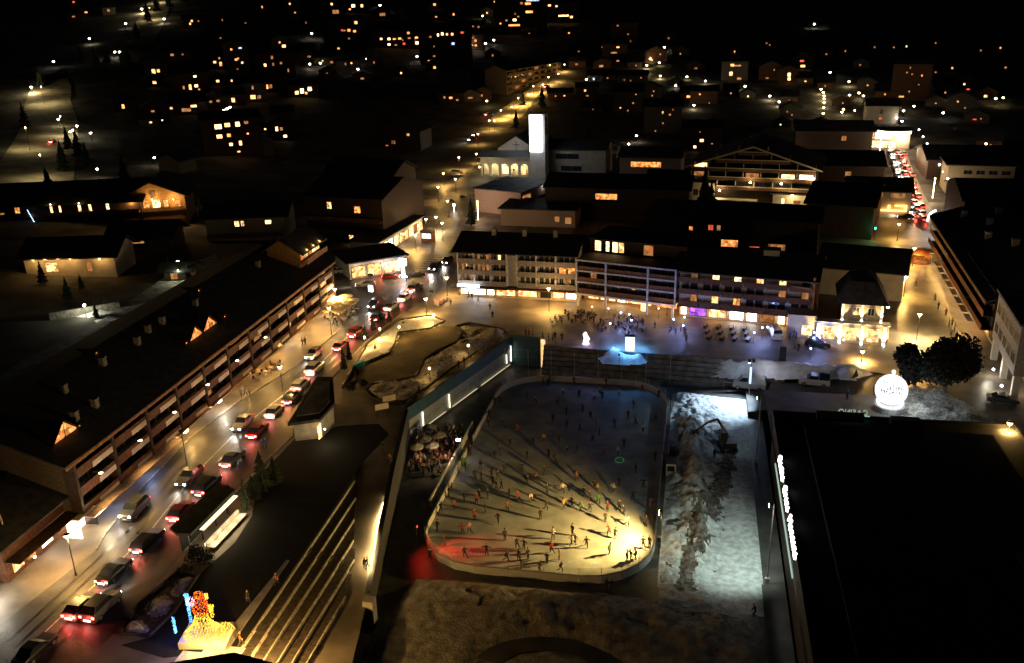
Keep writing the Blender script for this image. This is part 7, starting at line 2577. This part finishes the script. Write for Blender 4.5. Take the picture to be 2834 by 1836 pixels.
WN = [(200, 29, 'o', 7, 4), (252, 25, 'd', 6, 6), (171, 39, 'd', 7, 3), (171, 5, 'r', 5, 4), (298, 136, 'd', 6, 8), (357, 167, 'w', 9, 13), (368, 165, 'w', 7, 8), (359, 192, 'w', 9, 7), (400, 128, 'd', 9, 6), (424, 127, 'd', 5, 4), (427, 204, 'd', 5, 9), (442, 203, 'w', 7, 14), (453, 178, 'y', 8, 5), (456, 200, 'y', 9, 7), (457, 223, 'w', 6, 4), (499, 145, 'w', 8, 6), (513, 149, 'o', 7, 11), (549, 139, 'w', 7, 5), (563, 146, 'w', 5, 5), (558, 112, 'b', 9, 4), (552, 161, 'd', 6, 4), (506, 189, 'w', 8, 6), (286, 248, 'w', 7, 11), (397, 252, 'w', 9, 6), (450, 247, 'w', 16, 6), (433, 256, 'd', 24, 9), (355, 259, 'd', 9, 5), (350, 285, 'w', 7, 4), (377, 280, 'y', 4, 3), (542, 233, 'w', 9, 12), (507, 235, 'd', 9, 6), (490, 237, 'd', 7, 5), (588, 226, 'w', 14, 11), (602, 226, 'd', 10, 10), (587, 204, 'd', 5, 10),
      (507, 295, 'y', 19, 13), (528, 291, 'w', 15, 11), (552, 289, 'y', 12, 13), (572, 285, 'd', 11, 8), (510, 318, 'y', 15, 10), (532, 315, 'w', 10, 9), (576, 311, 'w', 5, 4), (537, 336, 'y', 9, 8), (559, 333, 'y', 8, 13), (555, 353, 'w', 8, 4),
      (771, 10, 'w', 6, 6), (821, 14, 'y', 10, 8), (841, 14, 'w', 7, 8), (813, 22, 'w', 6, 4), (780, 28, 'd', 18, 10), (889, 34, 'd', 16, 8), (827, 53, 'w', 9, 8), (811, 71, 'o', 8, 7), (824, 73, 'o', 8, 6), (795, 71, 'r', 6, 5), (787, 113, 'o', 7, 5), (650, 99, 'w', 5, 4), (660, 109, 'w', 10, 11), (718, 132, 'd', 9, 5), (771, 145, 'd', 8, 6), (842, 183, 'd', 10, 5), (616, 152, 'w', 7, 8), (632, 134, 'd', 6, 9), (635, 150, 'd', 5, 8), (653, 147, 'd', 6, 6), (670, 164, 'd', 4, 9), (620, 202, 'w', 8, 12), (629, 201, 'd', 8, 11), (690, 216, 'y', 10, 9), (702, 212, 'y', 10, 14), (720, 207, 'y', 11, 11), (712, 217, 'w', 7, 7), (659, 272, 'w', 8, 7), (643, 300, 'y', 7, 12), (654, 300, 'd', 8, 9), (663, 317, 'y', 10, 7), (606, 350, 'w', 8, 9), (597, 346, 'd', 6, 4),
      (886, 91, 'y', 6, 5), (904, 91, 'y', 8, 6), (917, 91, 'o', 9, 4), (929, 90, 'o', 9, 5), (949, 77, 'o', 7, 6), (968, 88, 'w', 9, 5), (951, 89, 'd', 8, 4), (904, 104, 'y', 8, 6), (939, 102, 'r', 7, 6), (969, 100, 'y', 9, 7), (920, 105, 'd', 8, 4), (980, 99, 'd', 5, 4), (1018, 82, 'y', 5, 8), (1028, 79, 'y', 7, 8), (1039, 80, 'o', 6, 6), (1051, 80, 'o', 7, 7), (990, 86, 'd', 7, 5), (1000, 86, 'd', 7, 5), (1065, 66, 'o', 6, 8), (1074, 76, 'r', 9, 5), (1053, 102, 'b', 9, 7), (1105, 95, 'o', 6, 6), (1106, 106, 'o', 6, 5), (997, 143, 'o', 6, 7), (1010, 157, 'o', 7, 7), (1009, 131, 'd', 7, 4), (1010, 11, 'o', 7, 6), (1098, 62, 'd', 9, 4), (1196, 47, 'y', 10, 6), (1195, 59, 'o', 34, 5), (1177, 48, 'd', 6, 4), (1227, 9, 'o', 17, 6), (1230, 28, 'o', 21, 6), (1238, 1, 'b', 38, 5), (1212, 8, 'd', 8, 6), (1258, 26, 'y', 8, 6), (1230, 78, 'd', 5, 3), (1277, 13, 'w', 8, 5), (1293, 15, 'w', 7, 4), (1310, 37, 'y', 30, 4), (1328, 40, 'w', 8, 6), (1257, 45, 'w', 7, 4), (1048, 228, 'o', 10, 6), (1033, 227, 'd', 6, 7), (1063, 233, 'd', 8, 5), (1093, 228, 'd', 14, 5), (1119, 222, 'd', 7, 7),
      (1360, 211, 'o', 6, 6), (1365, 223, 'd', 8, 4), (1380, 184, 'b', 5, 6), (1397, 154, 'd', 12, 6), (1436, 110, 'w', 8, 4), (1436, 142, 'd', 8, 4), (1427, 123, 'd', 18, 4), (1442, 251, 'w', 4, 3), (1600, 225, 'o', 10, 6), (1617, 159, 'd', 8, 4), (1702, 152, 'w', 10, 7), (1715, 153, 'd', 20, 4), (1699, 172, 'w', 9, 11), (1718, 183, 'd', 12, 6), (1834, 174, 'y', 8, 9), (1834, 184, 'w', 8, 8), (1866, 154, 'w', 12, 6), (1864, 142, 'r', 11, 5), (1872, 189, 'w', 6, 4), (1783, 182, 'd', 8, 4), (1631, 327, 'w', 11, 8), (1615, 342, 'y', 8, 7), (1557, 267, 'd', 6, 5), (1541, 287, 'd', 4, 5), (2095, 225, 'o', 13, 4), (2291, 224, 'w', 8, 6), (2284, 487, 'w', 11, 7), (2306, 488, 'w', 14, 8), (2312, 456, 'd', 9, 6), (2250, 208, 'r', 8, 3), (2265, 278, 'r', 9, 3), (1436, 60, 'd', 6, 4), (1460, 80, 'd', 5, 3), (1345, 120, 'd', 6, 4), (1412, 182, 'd', 5, 4), (1340, 150, 'd', 8, 5)]
# fainter single lights between the brighter ones
random.seed(404)
for _ in range(55):
    x, y = random.uniform(430, 1340), random.uniform(3, 330)
    if 640 < x < 1100 and y > 190 or y > 250 and x > 640:
        continue
    WN.append((x, y, random.choice('dddddoow'), random.uniform(3, 6), random.uniform(3, 6)))
for _ in range(80):
    x, y = random.uniform(1340, 2350), random.uniform(60, 345)
    if y < 100 and x > 1560:
        continue
    WN.append((x, y, random.choice('ddddow'), random.uniform(3, 5), random.uniform(3, 5)))
EF = {'w': E('far_window_warm', (1, .6, .22), 2.6, .5, .6), 'y': E('far_window_yellow', (1, .72, .32), 5, .5, .6), 'o': E('far_window_orange', (1, .42, .12), 2.2, .5, .6), 'd': E('far_window_dim', (1, .52, .22), .5, .6, .6), 'r': E('far_window_red', (1, .12, .06), 1.6, .4, .6), 'b': E('far_window_blue', (.35, .6, 1), 2.2, .4, .6)}
for m in list(EF.values()) + [E_FARW, E_FARY]:
    m.cycles.emission_sampling = 'NONE'
# houses: neighbouring windows share a house
left = sorted(WN, key=lambda q: (round(q[0] / 60), q[1]))
cl = []
used = set()
for i, q in enumerate(WN):
    if i in used:
        continue
    grp, stack = [], [i]
    used.add(i)
    while stack:
        a = stack.pop()
        grp.append(WN[a])
        for j, w in enumerate(WN):
            if j not in used and abs(w[0] - WN[a][0]) < 26 and abs(w[1] - WN[a][1]) < 23:
                if max(g[0] for g in grp + [w]) - min(g[0] for g in grp + [w]) < 105 and max(g[1] for g in grp + [w]) - min(g[1] for g in grp + [w]) < 75:
                    used.add(j)
                    stack.append(j)
    cl.append(grp)


def zone(x, y):
    if x < 260:
        return 'by the empty left lane'
    if x < 480:
        return 'above the gable chalet'
    if x < 640:
        return 'above the long balcony row' if y > 180 else 'high on the left hillside'
    if x < 870:
        return 'left of the church road' if y > 110 else 'at the top left of centre'
    if x < 1160:
        return 'in the long light chain' if y < 130 else 'on the slope by the church'
    if x < 1340:
        return 'around the hilltop lights'
    if x < 1560:
        return 'right of the bell tower'
    if x < 1760:
        return 'above the chalet hotel'
    if x < 1960:
        return 'left of the far street'
    return 'on the dark right hillside'


WNM = {'w': 'warm', 'y': 'bright yellow', 'o': 'orange', 'd': 'dim', 'r': 'red', 'b': 'blue'}
HW = [DARKW, M('dusk_render', (.16, .145, .13), .9), WOOD]
random.seed(77)
for gi, g in enumerate(cl):
    mx = sum(q[0] for q in g) / len(g)
    yb = max(q[1] + q[4] / 2 for q in g) + 7
    if yb < 12:
        yb = 12
    p = T(mx, yb)
    dv = Vector((CAM.x - p.x, CAM.y - p.y, 0)).normalized()
    rz = math.atan2(dv.y, dv.x) + math.pi / 2
    ax = Vector((math.cos(rz), math.sin(rz), 0))
    dist = (p - CAM).length
    mpp = dist / 2072
    W_ = []
    for x, y, c, w, h in g:
        q = at_plane(x, y, p, dv)
        lx, lz = (q - p).dot(ax), q.z - p.z
        W_.append((lx - w * mpp / 2, lx + w * mpp / 2, lz - h * mpp / 2, lz + h * mpp / 2, c))
    lo, hi = min(w[0] for w in W_) - 3 - random.random() * 2, max(w[1] for w in W_) + 3 + random.random() * 2
    top = max(w[3] for w in W_) + 1.5
    n = len(g)
    cs = sorted(q[2] for q in g)
    cn = WNM[max(set(cs), key=cs.count)]
    nn = 'one' if n == 1 else 'two' if n == 2 else 'three' if n == 3 else 'several'
    lb = 'house with %s %s window%s %s' % (nn, cn, '' if n == 1 else 's', zone(mx, g[0][1]))
    t = thing('hillside_house', lb, 'house', p, rz, 'lit houses on the dark hillside')
    d = random.uniform(9, 14)
    ax_ = 'y' if hi - lo < 14 and random.random() < .6 else 'x'
    rise = (hi - lo) * .22 if ax_ == 'y' else d * .22
    gable_wall(MB(), hi - lo, d, -5, top, rise, ax_, lo, .1).build('wall', HW[gi % 3], t)
    gable_roof(t, hi - lo, d, top, rise, .7, ROOF, ax_, x0=lo, y0=.1)
    for x0, x1, z0, z1, c in W_:
        cx, cz = (x0 + x1) / 2, (z0 + z1) / 2
        w, h = (x1 - x0) * .37, (z1 - z0) * .37
        f = MB().box(-w - .1, w + .1, .03, .09, -h - .1, -h).box(-w - .1, w + .1, .03, .09, h, h + .1).box(-w - .1, -w, .03, .09, -h, h).box(w, w + .1, .03, .09, -h, h).build('window', FRAMED, t, loc=(cx, 0, cz))
        MB().box(-w, w, .05, .08, -h, h).build('pane', EF[c], f)
# lamps
LAMPSET = [(x, y, E_FARW, 'white') for x, y in WL] + [(x, y, E_FARY, 'yellow') for x, y in YL]
lit_pts = {(76, 205), (139, 282), (182, 298), (230, 402), (362, 374), (331, 22), (383, 46), (1544, 110), (1639, 189), (1788, 225), (1810, 239), (1731, 202), (1746, 211), (1972, 191), (1995, 218), (2005, 225), (1907, 209), (1914, 225), (1914, 241), (1912, 267), (1514, 128), (1503, 152), (1500, 165), (1531, 132), (1534, 177), (1479, 320), (1461, 340), (210, 90), (1959, 257), (2076, 239), (510, 521), (1893, 284), (1612, 247), (721, 149), (1122, 38), (1132, 236), (1828, 341), (269, 121), (690, 216)}
for x, y, m, c in LAMPSET:
    yb = y + (14 if y > 60 else 10)
    p = T(x, yb)
    dist = (p - CAM).length
    q = at_plane(x, y, p, Vector((_fw.x, _fw.y, 0)).normalized())
    h = max(3.5, q.z - p.z)
    t = thing('lane_lamp', 'small %s street lamp %s' % (c, zone(x, y)), 'street lamp', p, random.random(), 'lamps on the hillside')
    MB().tube((0, 0, 0), (0, 0, h - .3), .08, .05, 5).build('pole', METAL, t)
    r = dist * .0009 + .12
    MB().lathe([(.05, h - r * .9), (r, h - r * .2), (r * .9, h + r * .2), (.03, h + r * .5)], 8).build('lamp_head', m, t)
    if (x, y) in lit_pts:
        point((0, 0, h - r - .4), (3800 if (x, y) in ((76, 205), (331, 22)) else 550 if x > 1490 and y > 120 and x < 1990 else 160) * (dist / 400), (1, .74, .36) if c == 'white' else (1, .72, .34), .3, t)
# road with snow banks and bare trees caught by the lane lamps
random.seed(12)
for (x, y, r) in ((190, 150, 6), (225, 165, 7), (250, 150, 6), (160, 350, 5), (185, 370, 6), (150, 400, 6), (205, 390, 5), (95, 205, 5), (345, 55, 8), (365, 30, 8), (320, 90, 6), (395, 20, 9), (430, 10, 9), (1370, 330, 4), (290, 420, 5), (470, 520, 4), (300, 160, 7), (120, 470, 6), (60, 300, 6), (1200, 300, 5), (1260, 250, 6), (1215, 245, 5), (440, 655, 2.5), (395, 640, 2.5), (250, 720, 2.2), (225, 740, 2), (160, 700, 3), (100, 660, 3), (190, 672, 2)):
    p = T(x, y)
    pine('conifer %s' % zone(x, y), p, r * 1.9, r * .5, int(x), 'hillside conifers')
# dark wood on the upper right: one mass
b = MB()
random.seed(50)
for _ in range(420):
    x, y = random.uniform(250, 900), random.uniform(420, 1250)
    z = hill(x, y)
    h, r = random.uniform(10, 20), random.uniform(2, 4)
    i = len(b.v)
    b.v += [(x, y, z + h)] + [(x + r * math.cos(k * 1.05), y + r * math.sin(k * 1.05), z + 1) for k in range(6)]
    for k in range(6):
        b.f.append((i, i + 1 + k, i + 1 + (k + 1) % 6))
        b.mi.append(0)
b.build('wood', FOL)['kind'] = 'stuff'
resolve_labels()
